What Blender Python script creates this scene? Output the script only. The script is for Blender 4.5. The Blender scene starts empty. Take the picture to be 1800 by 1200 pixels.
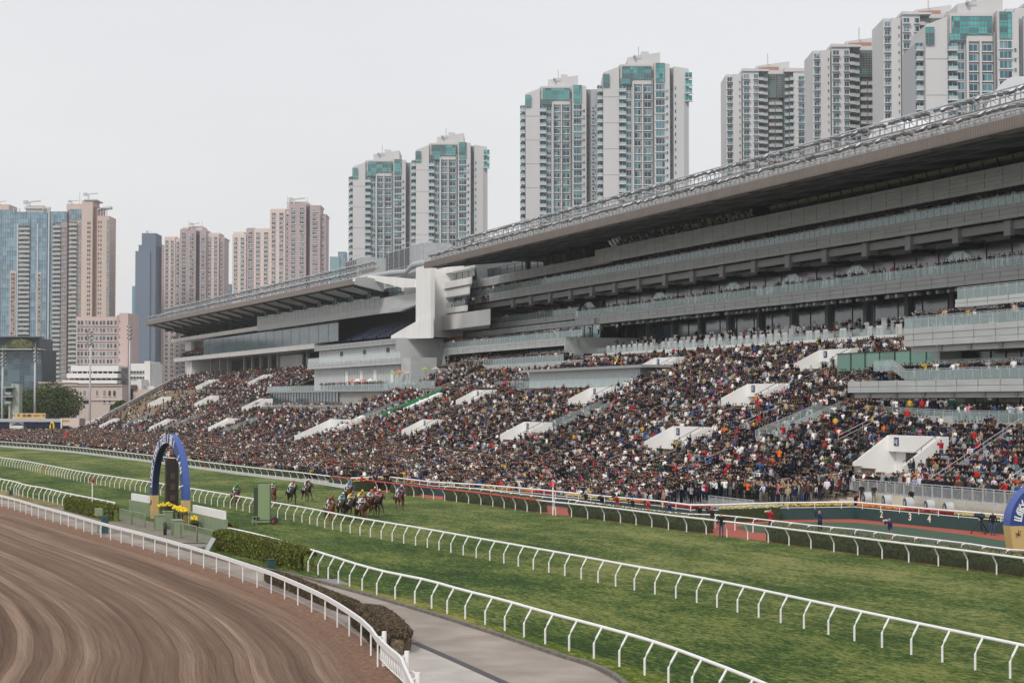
import bpy, math, random
import numpy as np
from mathutils import Vector, Matrix
random.seed(7); rng = np.random.default_rng(7)
R = math.radians
SC = bpy.context.scene
COL = SC.collection
# ------------------------------------------------------------------ camera
F = 3200.0
TH = math.atan(1144/F); AL = math.atan(106/F)
cT, sT, cA, sA = math.cos(TH), math.sin(TH), math.cos(AL), math.sin(AL)
CAMZ = 10.0
cam = bpy.data.cameras.new('camera'); cam.lens = F/1800*36; cam.sensor_width = 36
cam.clip_start = 1; cam.clip_end = 9000
co = bpy.data.objects.new('camera', cam); COL.objects.link(co)
_f = Vector((sT*cA, cT*cA, sA)); _r = Vector((cT, -sT, 0)); _u = _r.cross(_f)
co.matrix_world = Matrix(((_r.x, _u.x, -_f.x, 0), (_r.y, _u.y, -_f.y, 0), (_r.z, _u.z, -_f.z, CAMZ), (0, 0, 0, 1)))
SC.camera = co
# ------------------------------------------------------------------ sky and sun (overcast)
SUN_EL, SUN_AZ = R(42), R(222)          # weak sun high behind the camera's left shoulder
W = bpy.data.worlds.new("World"); SC.world = W; W.use_nodes = True
wn = W.node_tree; wn.nodes.clear()
wo = wn.nodes.new('ShaderNodeOutputWorld'); bg1 = wn.nodes.new('ShaderNodeBackground'); bg2 = wn.nodes.new('ShaderNodeBackground')
sky = wn.nodes.new('ShaderNodeTexSky'); sky.sky_type = 'NISHITA'; sky.sun_disc = False
sky.sun_elevation = SUN_EL; sky.sun_rotation = SUN_AZ; sky.dust_density = 4
bg1.inputs[1].default_value = 0.02
add = wn.nodes.new('ShaderNodeAddShader')
tc = wn.nodes.new('ShaderNodeTexCoord'); nz = wn.nodes.new('ShaderNodeTexNoise'); nz.inputs['Scale'].default_value = 1.6; nz.inputs['Detail'].default_value = 4
mp = wn.nodes.new('ShaderNodeMapping'); mp.inputs['Scale'].default_value = (1, 1, 3)
cr = wn.nodes.new('ShaderNodeValToRGB'); cr.color_ramp.elements[0].position = .3; cr.color_ramp.elements[1].position = .7
cr.color_ramp.elements[0].color = (.66, .657, .668, 1); cr.color_ramp.elements[1].color = (.765, .755, .755, 1)
L = wn.links.new
L(tc.outputs['Generated'], mp.inputs[0]); L(mp.outputs[0], nz.inputs['Vector']); L(nz.outputs['Fac'], cr.inputs[0]); L(cr.outputs[0], bg2.inputs[0])
L(sky.outputs[0], bg1.inputs[0]); L(bg1.outputs[0], add.inputs[0]); L(bg2.outputs[0], add.inputs[1]); L(add.outputs[0], wo.inputs[0])
bg2.inputs[1].default_value = 0.95
sd = bpy.data.lights.new('sun', 'SUN'); sd.energy = 1.7; sd.angle = R(12); sd.color = (1, .97, .92)
so = bpy.data.objects.new('sun', sd); COL.objects.link(so)
_sd = Vector((math.sin(SUN_AZ)*math.cos(SUN_EL), math.cos(SUN_AZ)*math.cos(SUN_EL), math.sin(SUN_EL)))
so.rotation_euler = _sd.to_track_quat('Z', 'Y').to_euler(); so.location = (-60, -40, 120)
SC.view_settings.view_transform = 'Standard'; SC.view_settings.look = 'None'; SC.view_settings.exposure = 0.1; SC.view_settings.gamma = 1
SC.cycles.max_bounces = 6; SC.cycles.diffuse_bounces = 3; SC.cycles.glossy_bounces = 3; SC.cycles.transparent_max_bounces = 12; SC.cycles.transmission_bounces = 4
SC.cycles.use_denoising = True; SC.cycles.volume_bounces = 2
# ------------------------------------------------------------------ photo-to-place surveying helpers (real ground and wall planes)
def ray(px, py):
    a = (px-900)/F; b = (600-py)/F
    return (sT*cA-b*sT*sA+a*cT, cT*cA-b*cT*sA-a*sT, sA+b*cA)
def G(px, py, z=0.0):
    r = ray(px, py); k = (z-CAMZ)/r[2]
    return Vector((r[0]*k, r[1]*k, z))
PHI = R(2.75); cP, sP = math.cos(PHI), math.sin(PHI)
def V(px, py, t, ph=0.0):
    r = ray(px, py); c, s = math.cos(ph), math.sin(ph)
    k = t/(r[0]*c+r[1]*s); x, y = r[0]*k, r[1]*k
    return -x*s+y*c, CAMZ+r[2]*k          # (along, height)
def S1(px, t): return V(px, 706, t)[0]
def Z1(px, py, t): return V(px, py, t)[1]
def S2(px, t): return V(px, 706, t, PHI)[0]
def Z2(px, py, t): return V(px, py, t, PHI)[1]
def xy2(t, s): return (t*cP-s*sP, t*sP+s*cP)
M2 = Matrix.Rotation(PHI, 4, 'Z')
def far(px, py, D):                        # point at distance D along the view axis
    a = (px-900)/F; h = (706-py)/F*D
    return Vector((sT*D+cT*a*D, cT*D-sT*a*D, CAMZ+h))
# ------------------------------------------------------------------ mesh builder
class MB:
    def __init__(s, xf=None): s.v = []; s.f = []; s.m = []; s.xf = xf
    def add(s, vs, fs, m=0):
        o = len(s.v)
        if s.xf is not None: vs = [s.xf @ Vector(p) for p in vs]
        s.v.extend([tuple(p) for p in vs]); s.f.extend([tuple(i+o for i in q) for q in fs]); s.m.extend([m]*len(fs))
    def box(s, a, b, m=0):
        x0, x1 = sorted((a[0], b[0])); y0, y1 = sorted((a[1], b[1])); z0, z1 = sorted((a[2], b[2]))
        s.add([(x0,y0,z0),(x1,y0,z0),(x1,y1,z0),(x0,y1,z0),(x0,y0,z1),(x1,y0,z1),(x1,y1,z1),(x0,y1,z1)],
              [(0,3,2,1),(4,5,6,7),(0,1,5,4),(1,2,6,5),(2,3,7,6),(3,0,4,7)], m)
    def quad(s, a, b, c, d, m=0): s.add([a,b,c,d], [(0,1,2,3)], m)
    def prism(s, pts, d, m=0):             # pts: planar ring, d: extrusion vector
        n = len(pts); d = Vector(d); A = [Vector(p) for p in pts]; B = [p+d for p in A]
        s.add(A+B, [tuple(range(n))[::-1], tuple(range(n, 2*n))]+[(i, (i+1) % n, n+(i+1) % n, n+i) for i in range(n)], m)
    def bar(s, p, q, w, h=None, m=0, n=4, up=(0, 0, 1)):  # square or round bar between two points
        p = Vector(p); q = Vector(q); h = h or w; d = (q-p)
        if d.length < 1e-6: return
        d.normalize(); u = Vector(up)
        if abs(d.dot(u)) > .98: u = Vector((1, 0, 0))
        a = d.cross(u).normalized(); b = a.cross(d)
        if n == 4: off = [a*(-w/2)+b*(-h/2), a*(w/2)+b*(-h/2), a*(w/2)+b*(h/2), a*(-w/2)+b*(h/2)]
        else: off = [a*(w/2*math.cos(6.28318*i/n))+b*(h/2*math.sin(6.28318*i/n)) for i in range(n)]
        s.add([p+o for o in off]+[q+o for o in off], [tuple(range(n))[::-1], tuple(range(n, 2*n))]+[(i, (i+1) % n, n+(i+1) % n, n+i) for i in range(n)], m)
    def tube(s, pts, r, n=6, m=0, closed=False, radii=None):
        P = [Vector(p) for p in pts]; k = len(P); vs = []; up = Vector((0, 0, 1))
        for i, p in enumerate(P):
            d = (P[min(i+1, k-1)]-P[max(i-1, 0)]); d = d.normalized() if d.length else Vector((0, 1, 0))
            u = up if abs(d.dot(up)) < .95 else Vector((1, 0, 0))
            a = d.cross(u).normalized(); b = a.cross(d); rr = radii[i] if radii else r
            vs += [p+a*(rr*math.cos(6.28318*j/n))+b*(rr*math.sin(6.28318*j/n)) for j in range(n)]
        fs = [(i*n+j, i*n+(j+1) % n, (i+1)*n+(j+1) % n, (i+1)*n+j) for i in range(k-1) for j in range(n)]
        fs += [tuple(range(n))[::-1], tuple(range((k-1)*n, k*n))]
        s.add(vs, fs, m)
    def ball(s, c, r, m=0, nu=8, nv=5, sq=(1, 1, 1)):
        c = Vector(c); vs = [c+Vector((0, 0, -r*sq[2]))]
        for i in range(1, nv):
            a = -math.pi/2+math.pi*i/nv
            vs += [c+Vector((r*sq[0]*math.cos(a)*math.cos(6.28318*j/nu), r*sq[1]*math.cos(a)*math.sin(6.28318*j/nu), r*sq[2]*math.sin(a))) for j in range(nu)]
        vs.append(c+Vector((0, 0, r*sq[2]))); t = len(vs)-1; fs = [(0, 1+(j+1) % nu, 1+j) for j in range(nu)]
        for i in range(nv-2):
            o = 1+i*nu; fs += [(o+j, o+(j+1) % nu, o+nu+(j+1) % nu, o+nu+j) for j in range(nu)]
        o = 1+(nv-2)*nu; fs += [(o+j, o+(j+1) % nu, t) for j in range(nu)]
        s.add(vs, fs, m)
    def disc(s, c, ax, r, w, m=0, n=16, m2=None):      # short cylinder centred at c
        ax = Vector(ax).normalized(); s_ = Vector(c)-ax*w/2; e = Vector(c)+ax*w/2
        s.bar(s_, e, r*2, r*2, m, n)
    def merge(s, o):
        k = len(s.v); s.v += o.v; s.f += [tuple(i+k for i in q) for q in o.f]; s.m += o.m
    def build(s, name, mats, parent=None, smooth=False):
        me = bpy.data.meshes.new(name); me.from_pydata(s.v, [], s.f)
        for m in (mats if isinstance(mats, (list, tuple)) else [mats]): me.materials.append(m)
        if any(s.m): me.polygons.foreach_set('material_index', s.m)
        if smooth: me.polygons.foreach_set('use_smooth', [True]*len(s.f))
        me.update(); o = bpy.data.objects.new(name, me); COL.objects.link(o)
        if parent is not None: o.parent = parent
        return o
WORLD = []                                  # things modelled in place; their origins go to their bases at the end
def tag(o, label, cat, group=None, kind=None):
    if label: o['label'] = label
    if cat: o['category'] = cat
    if group: o['group'] = group
    if kind: o['kind'] = kind
    return o
def thing(name, label, cat, group=None, loc=None, rz=0):
    o = bpy.data.objects.new(name, None); COL.objects.link(o); o.empty_display_size = .5
    tag(o, label, cat, group)
    if loc is None: WORLD.append(o)
    else: o.location = loc; o.rotation_euler = (0, 0, rz)
    return o
def solo(mb, name, mats, label, cat, group=None, smooth=False, kind=None):
    o = mb.build(name, mats, None, smooth); tag(o, label, cat, group, kind); WORLD.append(o); return o
def struct(mb, name, mats, smooth=False):
    o = mb.build(name, mats, None, smooth); o['kind'] = 'structure'; WORLD.append(o); return o
def many(lst, name, mats, parent, cap=100, key=None, smooth=False):   # lst of MBs: biggest `cap` as parts, the rest as one stuff part
    if key: lst = sorted(lst, key=key)
    for m in lst[:cap]: m.build(name, mats, parent, smooth)
    if len(lst) > cap:
        a = MB()
        for m in lst[cap:]: a.merge(m)
        a.build(name, mats, parent, smooth)['kind'] = 'stuff'
def dup(root, loc, rz=0, label=None, group=None):
    r = root.copy(); COL.objects.link(r); r.location = loc; r.rotation_euler = (0, 0, rz)
    if label: r['label'] = label
    if group: r['group'] = group
    for ch in root.children:
        c = ch.copy(); COL.objects.link(c); c.parent = r
        for g in ch.children:
            d = g.copy(); COL.objects.link(d); d.parent = c
    return r
def poly(pts, step):                         # resample a 3-D polyline at even steps; returns points and tangents
    P = [Vector(p) for p in pts]
    C = [P[0]]                               # Catmull-Rom smoothing
    for i in range(len(P)-1):
        a, b, c, d = P[max(i-1, 0)], P[i], P[i+1], P[min(i+2, len(P)-1)]
        for k in range(1, 9):
            t = k/8; C.append(.5*((2*b)+(c-a)*t+(2*a-5*b+4*c-d)*t*t+(3*b-a-3*c+d)*t**3))
    ds = [0]
    for i in range(1, len(C)): ds.append(ds[-1]+(C[i]-C[i-1]).length)
    n = max(1, round(ds[-1]/step)); out = []; j = 0
    for i in range(n+1):
        x = ds[-1]*i/n
        while j < len(ds)-2 and ds[j+1] < x: j += 1
        u = (x-ds[j])/max(1e-9, ds[j+1]-ds[j]); out.append(C[j].lerp(C[j+1], u))
    T = [(out[min(i+1, n)]-out[max(i-1, 0)]).normalized() for i in range(n+1)]
    return out, T
# ------------------------------------------------------------------ materials
MATS = {}
def M(name, col, rough=.6, scale=None, amt=.25, bump=0, metal=0, spec=.5, streak=None, alpha=None, emit=0, detail=4):
    if name in MATS: return MATS[name]
    m = bpy.data.materials.new(name); m.use_nodes = True; nt = m.node_tree; b = nt.nodes['Principled BSDF']
    b.inputs['Base Color'].default_value = (*col, 1); b.inputs['Roughness'].default_value = rough
    b.inputs['Metallic'].default_value = metal; b.inputs['Specular IOR Level'].default_value = spec
    if scale:
        g = nt.nodes.new('ShaderNodeNewGeometry'); mpn = nt.nodes.new('ShaderNodeMapping')
        if streak: mpn.inputs['Scale'].default_value = streak
        n = nt.nodes.new('ShaderNodeTexNoise'); n.inputs['Scale'].default_value = scale; n.inputs['Detail'].default_value = detail
        mr = nt.nodes.new('ShaderNodeMapRange'); mr.inputs['From Min'].default_value = .25; mr.inputs['From Max'].default_value = .75
        mr.inputs['To Min'].default_value = 1-amt; mr.inputs['To Max'].default_value = 1+amt
        mx = nt.nodes.new('ShaderNodeVectorMath'); mx.operation = 'SCALE'; mx.inputs[0].default_value = col
        K = nt.links.new
        K(g.outputs['Position'], mpn.inputs[0]); K(mpn.outputs[0], n.inputs['Vector']); K(n.outputs['Fac'], mr.inputs[0])
        K(mr.outputs[0], mx.inputs['Scale']); K(mx.outputs[0], b.inputs['Base Color'])
        if bump:
            bp = nt.nodes.new('ShaderNodeBump'); bp.inputs['Strength'].default_value = bump; bp.inputs['Distance'].default_value = .05
            K(n.outputs['Fac'], bp.inputs['Height']); K(bp.outputs[0], b.inputs['Normal'])
    if emit: b.inputs['Emission Color'].default_value = (*col, 1); b.inputs['Emission Strength'].default_value = emit
    if alpha is not None: b.inputs['Alpha'].default_value = alpha
    MATS[name] = m; return m
def glass(name, tint, alpha, rough=.05):     # thin clear panel: mostly see-through, a little tinted body, sky reflection
    m = bpy.data.materials.new(name); m.use_nodes = True; nt = m.node_tree; nt.nodes.clear(); K = nt.links.new
    o = nt.nodes.new('ShaderNodeOutputMaterial'); tr = nt.nodes.new('ShaderNodeBsdfTransparent'); tr.inputs[0].default_value = (tint[0]**.3, tint[1]**.3, tint[2]**.3, 1)
    d = nt.nodes.new('ShaderNodeBsdfPrincipled'); d.inputs['Base Color'].default_value = (*tint, 1); d.inputs['Roughness'].default_value = rough
    x = nt.nodes.new('ShaderNodeMixShader'); x.inputs[0].default_value = alpha
    gs_ = nt.nodes.new('ShaderNodeBsdfGlossy'); gs_.inputs['Roughness'].default_value = .08; gs_.inputs['Color'].default_value = (.72, .9, .88, 1); y_ = nt.nodes.new('ShaderNodeMixShader'); y_.inputs[0].default_value = .14
    K(tr.outputs[0], x.inputs[1]); K(d.outputs[0], x.inputs[2]); K(x.outputs[0], y_.inputs[1]); K(gs_.outputs[0], y_.inputs[2]); K(y_.outputs[0], o.inputs[0]); return m
def window_mat(name, cols, cell, rough=.12, spec=.8, ior=1.5):   # panes that differ pane by pane (curtains, blinds, dark rooms)
    m = bpy.data.materials.new(name); m.use_nodes = True; nt = m.node_tree; K = nt.links.new; b = nt.nodes['Principled BSDF']
    g = nt.nodes.new('ShaderNodeNewGeometry'); sn = nt.nodes.new('ShaderNodeVectorMath'); sn.operation = 'SNAP'; sn.inputs[1].default_value = cell
    wn_ = nt.nodes.new('ShaderNodeTexWhiteNoise'); r = nt.nodes.new('ShaderNodeValToRGB'); r.color_ramp.interpolation = 'CONSTANT'
    e = r.color_ramp.elements; e[0].color = (*cols[0], 1); e[1].color = (*cols[1], 1); e[1].position = 1/len(cols)
    for i, c in enumerate(cols[2:]): k = e.new((i+2)/len(cols)); k.color = (*c, 1)
    K(g.outputs['Position'], sn.inputs[0]); K(sn.outputs[0], wn_.inputs['Vector']); K(wn_.outputs['Value'], r.inputs[0]); K(r.outputs[0], b.inputs['Base Color'])
    b.inputs['Roughness'].default_value = rough; b.inputs['Specular IOR Level'].default_value = spec; b.inputs['IOR'].default_value = ior; return m
WHITE = M('white_paint', (.80, .80, .79), .4, 3, .05)
WWALL = M('white_wall', (.78, .775, .76), .7, .35, .07, streak=(1, 1, .25))
GREYP = M('grey_panel', (.44, .46, .455), .5, .6, .13, streak=(1, .3, 2))
GREYD = M('dark_grey_panel', (.13, .14, .145), .55, .5, .1)
GREYB = M('grey_block', (.32, .33, .33), .6, .4, .07)
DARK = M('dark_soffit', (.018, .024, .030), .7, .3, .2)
BLACK = M('black_metal', (.02, .021, .024), .5, 2, .2)
STEEL = M('galvanised_steel', (.46, .48, .50), .4, 3, .12, metal=.2)
BROWN = M('brown_fascia', (.185, .155, .137), .55, .8, .1, streak=(1, .4, 1))
STEP = M('terrace_concrete', (.21, .175, .15), .85, 1.2, .2)
STEPB = M('beige_terrace', (.36, .29, .22), .85, 1.2, .18)
CONC = M('concrete', (.34, .33, .31), .85, .8, .15)
GL = glass('balustrade_glass', (.52, .64, .64), .34)
GLG = glass('green_glass', (.22, .48, .40), .55)
WINB = window_mat('blue_window', [(.05,.085,.105),(.07,.11,.13),(.035,.06,.08),(.09,.14,.16)], (40, 1.5, 40), ior=1.8)
WINT = window_mat('teal_window', [(.06,.17,.18),(.10,.26,.26),(.03,.07,.09),(.14,.30,.30),(.05,.10,.12)], (40, 2.2, 40), ior=1.8)
WIND = window_mat('dark_window', [(.02,.028,.034),(.035,.045,.05),(.012,.016,.02)], (40, 2, 40))
WINP = window_mat('violet_glass', [(.14,.145,.175),(.17,.175,.21),(.12,.13,.155)], (40, 5, 40), .2, ior=1.9)
REFLP = window_mat('painted_reflections', [(.14,.17,.16),(.34,.35,.31),(.05,.08,.08),(.55,.54,.48)], (.7, .8, .5), .15, ior=2)  # sloping glass: bright and dark cells paint its reflections into the colour
SHEET = M('plastic_sheet', (.50, .53, .54), .35, 2.5, .16, bump=.4, streak=(1, 1, .3))
# ------------------------------------------------------------------ ground, turf, dirt, road, apron
def ramp2(nt, fac, stops):
    r = nt.nodes.new('ShaderNodeValToRGB'); e = r.color_ramp.elements
    e[0].position, e[0].color = stops[0][0], (*stops[0][1], 1); e[1].position, e[1].color = stops[-1][0], (*stops[-1][1], 1)
    for p, c in stops[1:-1]: k = e.new(p); k.color = (*c, 1)
    nt.links.new(fac, r.inputs[0]); return r.outputs[0]
def noise(nt, vec, sc, det=5, ro=.55):
    n = nt.nodes.new('ShaderNodeTexNoise'); n.inputs['Scale'].default_value = sc; n.inputs['Detail'].default_value = det; n.inputs['Roughness'].default_value = ro
    nt.links.new(vec, n.inputs['Vector']); return n.outputs['Fac']
def mixc(nt, f, a, b):
    m = nt.nodes.new('ShaderNodeMix'); m.data_type = 'RGBA'
    for s, v in ((0, f), (6, a), (7, b)):
        if isinstance(v, (float, int)): m.inputs[s].default_value = v
        elif isinstance(v, tuple): m.inputs[s].default_value = (*v, 1)
        else: nt.links.new(v, m.inputs[s])
    return m.outputs[2]
def mathn(nt, op, a, b=0.):
    m = nt.nodes.new('ShaderNodeMath'); m.operation = op
    for i, v in enumerate((a, b)):
        if isinstance(v, (float, int)): m.inputs[i].default_value = v
        else: nt.links.new(v, m.inputs[i])
    return m.outputs[0]
def newmat(name, rough=.9, spec=.2):
    m = bpy.data.materials.new(name); m.use_nodes = True; b = m.node_tree.nodes['Principled BSDF']
    b.inputs['Roughness'].default_value = rough; b.inputs['Specular IOR Level'].default_value = spec; return m, m.node_tree, b
def bump(nt, b, h, st, dist=.05):
    p = nt.nodes.new('ShaderNodeBump'); p.inputs['Strength'].default_value = st; p.inputs['Distance'].default_value = dist
    nt.links.new(h, p.inputs['Height']); nt.links.new(p.outputs[0], b.inputs['Normal'])
def grass_mat(name, dark, mid, straw, k=0.):
    m, nt, b = newmat(name); g = nt.nodes.new('ShaderNodeNewGeometry').outputs['Position']
    mpn = nt.nodes.new('ShaderNodeMapping'); mpn.inputs['Scale'].default_value = (1, .55, 1); nt.links.new(g, mpn.inputs[0]); v = mpn.outputs[0]
    big = noise(nt, v, .10, 3); mp2 = nt.nodes.new('ShaderNodeMapping'); mp2.inputs['Scale'].default_value = (1, .30, 1); nt.links.new(g, mp2.inputs[0]); med = noise(nt, mp2.outputs[0], 1.1, 5, .7); fine = noise(nt, mp2.outputs[0], 5.5, 4, .8); blade = noise(nt, g, 45, 2, .6)
    f = mathn(nt, 'ADD', mathn(nt, 'MULTIPLY', big, .7), mathn(nt, 'ADD', mathn(nt, 'MULTIPLY', med, .75), mathn(nt, 'MULTIPLY', fine, 1.5)))
    f = mathn(nt, 'ADD', mathn(nt, 'MULTIPLY', mathn(nt, 'SUBTRACT', blade, .5), .7), f)
    f = mathn(nt, 'ADD', mathn(nt, 'MULTIPLY', mathn(nt, 'SUBTRACT', f, 1.48), 2.1), .45+k)
    sx = nt.nodes.new('ShaderNodeSeparateXYZ'); nt.links.new(g, sx.inputs[0]); f = mathn(nt, 'ADD', f, mathn(nt, 'MULTIPLY', mathn(nt, 'SINE', mathn(nt, 'MULTIPLY', sx.outputs[0], 1.05)), .05))
    nt.links.new(ramp2(nt, f, [(.18, dark), (.48, mid), (.82, straw)]), b.inputs['Base Color'])
    bump(nt, b, mathn(nt, 'ADD', fine, blade), .8, .06); return m
GRASS = grass_mat('turf_grass', (.020, .052, .007), (.068, .132, .017), (.24, .245, .07), -.04)
GRASSF = grass_mat('turf_far', (.030, .064, .010), (.100, .160, .028), (.28, .27, .10), .01)
GRASSY = grass_mat('margin_grass', (.05, .095, .008), (.145, .195, .016), (.32, .27, .08), .05)
ROAD, nt, b = newmat('road_asphalt', .85)
g = nt.nodes.new('ShaderNodeNewGeometry').outputs['Position']; f = mathn(nt, 'ADD', noise(nt, g, .35, 4), mathn(nt, 'MULTIPLY', noise(nt, g, 14, 3), .25))
nt.links.new(ramp2(nt, f, [(.35, (.22, .19, .16)), (.62, (.31, .27, .235)), (.85, (.40, .355, .31))]), b.inputs['Base Color']); bump(nt, b, noise(nt, g, 40, 2), .3, .02)
ASPH = M('yard_paving', (.22, .21, .20), .9, .3, .2)
PALE = M('pale_concrete_slab', (.42, .39, .35), .85, .8, .16)
TARTAN = M('red_tartan', (.36, .085, .055), .85, 4, .12)
GTART = M('green_tartan', (.045, .095, .055), .85, 3, .12)
# rails surveyed from the photograph, as points on the ground
def line(pts): return [G(*p) for p in pts]
OUT = [Vector((4, 560, 0)), Vector((17, 480, 0))]+line([(0,785),(112,794),(205,805),(275,814),(375,827.5),(447,837),(529,846.6),(597,856),(684,866.6),(756,876.6),(858,889),(934,900),(1018,910),(1089,918.6),(1188,932.5),(1311,948),(1404,961),(1497,974),(1581,986),(1674,998),(1777,1013)])+[Vector((62.6, 74, 0)), Vector((63.4, 50, 0)), Vector((64, 30, 0))]
MID = [Vector((-2, 460, 0)), Vector((10, 370, 0))]+line([(2.5,818),(78,832.5),(130,844),(191,855),(252.5,865),(350,883),(408,894),(475,907.6),(535,919),(602,934),(678,948.6),(744,961),(817,976),(899.5,992.6),(995,1012),(1103,1034.6),(1182,1050),(1266,1068.4)])+[Vector((39.3, 68, 0)), Vector((39.3, 56, 0)), Vector((39.3, 30, 0))]
NEAR = [Vector((-3, 330, 0)), Vector((8, 262, 0))]+line([(4,862),(37.5,872),(69,878),(112,889)])
NEAR += [G(182, 905), G(232, 918), G(390, 958), G(452, 974), G(545,1005)]+line([(618,1031.5),(671,1047.3),(732,1061),(795,1081),(868,1102),(938,1125),(1017,1149),(1059,1161),(1111.5,1178)])+[G(1229,1155.5,1.2)-Vector((.4,0,1.2)), G(1300,1184,1.2)-Vector((.4,0,1.2)), G(1346,1202,1.2)-Vector((.4,0,1.2)), Vector((25.3, 45, 0)), Vector((22.5, 34, 0))]
DIRT = [Vector((-4, 300, 0)), Vector((7, 222, 0))]+line([(2.5,891),(61,909),(115,925),(181,946),(241,963),(310.5,984),(367,1002.5),(421,1022),(475.5,1042.5),(530,1068),(575,1092)])+[G(x, y, 1.05)*1 - Vector((0,0,1.05)) for x, y in ((625,1083),(649,1103),(664,1124),(682,1142),(703,1160),(711,1177),(721,1199))]
DIRT += [DIRT[-1]+(DIRT[-1]-DIRT[-3]).normalized()*k for k in (4, 10, 18)]
def sheet(a, b, z, n=80):                     # ruled strip between two ground lines
    A, _ = poly(a, 1e9); 
    def rs(p):
        o, _ = poly(p, 1.0); k = len(o)-1; return [o[round(i*k/n)] for i in range(n+1)]
    A, B = rs(a), rs(b); mb = MB()
    mb.add([Vector((p.x, p.y, z)) for p in A]+[Vector((p.x, p.y, z)) for p in B], [(i, i+1, n+2+i, n+1+i) for i in range(n)]); return mb
def off(line_, d):                            # shift a line sideways: + is towards the stands
    P, T = poly(line_, 4.0); return [p+Vector((-t.y, t.x, 0))*d*(1 if t.y < 0 else -1) for p, t in zip(P, T)]
gr = MB(); gr.quad((-700, -120, -.03), (1700, -120, -.03), (1700, 2500, -.03), (-700, 2500, -.03)); struct(gr, 'ground', ASPH)
struct(sheet([p for p in MID], off(OUT, .55), .000), 'turf_course', GRASSF)
struct(sheet(off(NEAR, .5), off(MID, .02), .001), 'turf_inner_course', GRASS)
KERB = [Vector((-6, 320, 0)), Vector((5, 252, 0))]+line([(0,876),(60,892),(120,908),(200,932),(330,968),(430,994),(520,1012),(600,1034),(697,1061),(794.5,1090.6),(892,1122),(989,1155),(1035.6,1168),(1095,1200)])+[Vector((22.6, 50, 0)), Vector((20, 38, 0)), Vector((17, 28, 0))]
GRASSD = grass_mat('dry_margin_grass', (.13, .115, .04), (.25, .205, .085), (.38, .31, .16), .05)
def clipy(l, y0, y1): return [p for p in l if y0 <= p.y <= y1]
_ka, _na = off(KERB, .1), off(NEAR, .48)
struct(sheet(clipy(_ka, 0, 100), clipy(_na, 0, 101), .004), 'grass_margin', GRASSY); struct(sheet(clipy(_ka, 100, 128), clipy(_na, 101, 128), .004), 'grass_margin', GRASS)
struct(sheet(clipy(_ka, 176, 400), clipy(_na, 176, 400), .004), 'dry_margin', GRASSD)
struct(sheet([p+Vector((-.4, 0, 0)) for p in clipy(_ka, 127, 178)], [p+Vector((1.2, 0, 0)) for p in clipy(_na, 127, 178)], .014), 'arch_platform', M('platform_paving', (.20, .175, .145), .9, 1.5, .3))
struct(sheet(off(DIRT, .35), off(KERB, -.1), .002), 'service_road', ROAD)
# kerb stones
ks = MB(); KP, KT = poly(KERB, .9)
for i in range(len(KP)-1):
    if KP[i].y > 135: continue
    ks.bar(KP[i]+Vector((0, 0, .05)), KP[i+1]*.97+KP[i]*.03+Vector((0, 0, .05)), .2, .14+random.random()*.03)
struct(ks, 'kerb', M('kerb_stone', (.16, .14, .12), .9, 3, .35))
pl = MB(); a_ = [G(728,1129), G(812,1166), G(900,1204), Vector((19.6, 50, 0)), Vector((15.8, 50, 0)), G(722, 1205), G(700, 1160)]
pl.add([Vector((p.x, p.y, .008)) for p in a_], [tuple(range(7))[::-1]]); struct(pl, 'concrete_path', PALE)
dr = MB(); e_ = [G(728,1129), G(812,1166), G(900,1206)]
for i in range(2): dr.bar(e_[i]+Vector((0, 0, .012)), e_[i+1]+Vector((0, 0, .012)), .34, .02)
struct(dr, 'drain_channel', M('drain_grating', (.06, .055, .06), .7, 6, .3))
# dirt track: a strip that follows the rail, harrowed lines run along it
DM, nt, b = newmat('dirt_track', .95)
uv = nt.nodes.new('ShaderNodeUVMap').outputs[0]; g = nt.nodes.new('ShaderNodeNewGeometry').outputs['Position']
def scl(v, s):
    m = nt.nodes.new('ShaderNodeMapping'); m.inputs['Scale'].default_value = s; nt.links.new(v, m.inputs[0]); return m.outputs[0]
wob = nt.nodes.new('ShaderNodeVectorMath'); wob.operation = 'ADD'
wm = nt.nodes.new('ShaderNodeVectorMath'); wm.operation = 'SCALE'; wm.inputs['Scale'].default_value = .04
nw = nt.nodes.new('ShaderNodeTexNoise'); nw.inputs['Scale'].default_value = .035; nt.links.new(uv, nw.inputs['Vector'])
nt.links.new(nw.outputs['Color'], wm.inputs[0]); nt.links.new(uv, wob.inputs[0]); nt.links.new(wm.outputs[0], wob.inputs[1]); u2 = wob.outputs[0]
s1 = noise(nt, scl(u2, (.012, .9, 1)), 1.0, 2, .5); s2 = noise(nt, scl(u2, (.015, 1.5, 1)), 1.0, 5, .62); s3 = noise(nt, scl(uv, (.02, 13, 1)), 1.0, 4, .75); cl = noise(nt, g, 10, 5, .8)
s4 = noise(nt, scl(u2, (.09, 1.3, 1)), 1.0, 3, .6)
f = mathn(nt, 'ADD', mathn(nt, 'MULTIPLY', s1, .32), mathn(nt, 'ADD', mathn(nt, 'MULTIPLY', s2, .32), mathn(nt, 'ADD', mathn(nt, 'MULTIPLY', s3, .24), mathn(nt, 'MULTIPLY', s4, .2))))
f = mathn(nt, 'ADD', f, mathn(nt, 'MULTIPLY', mathn(nt, 'SUBTRACT', cl, .5), .5))
sep0 = nt.nodes.new('ShaderNodeSeparateXYZ'); nt.links.new(u2, sep0.inputs[0]); vc = []
for ft, sc_ in (('F1', 1.05), ('DISTANCE_TO_EDGE', 1.05), ('F1', 2.6)):
    vo = nt.nodes.new('ShaderNodeTexVoronoi'); vo.voronoi_dimensions = '1D'; vo.feature = ft; vo.inputs['Scale'].default_value = sc_*1.35; nt.links.new(sep0.outputs[1], vo.inputs['W']); vc.append(vo)
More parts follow.
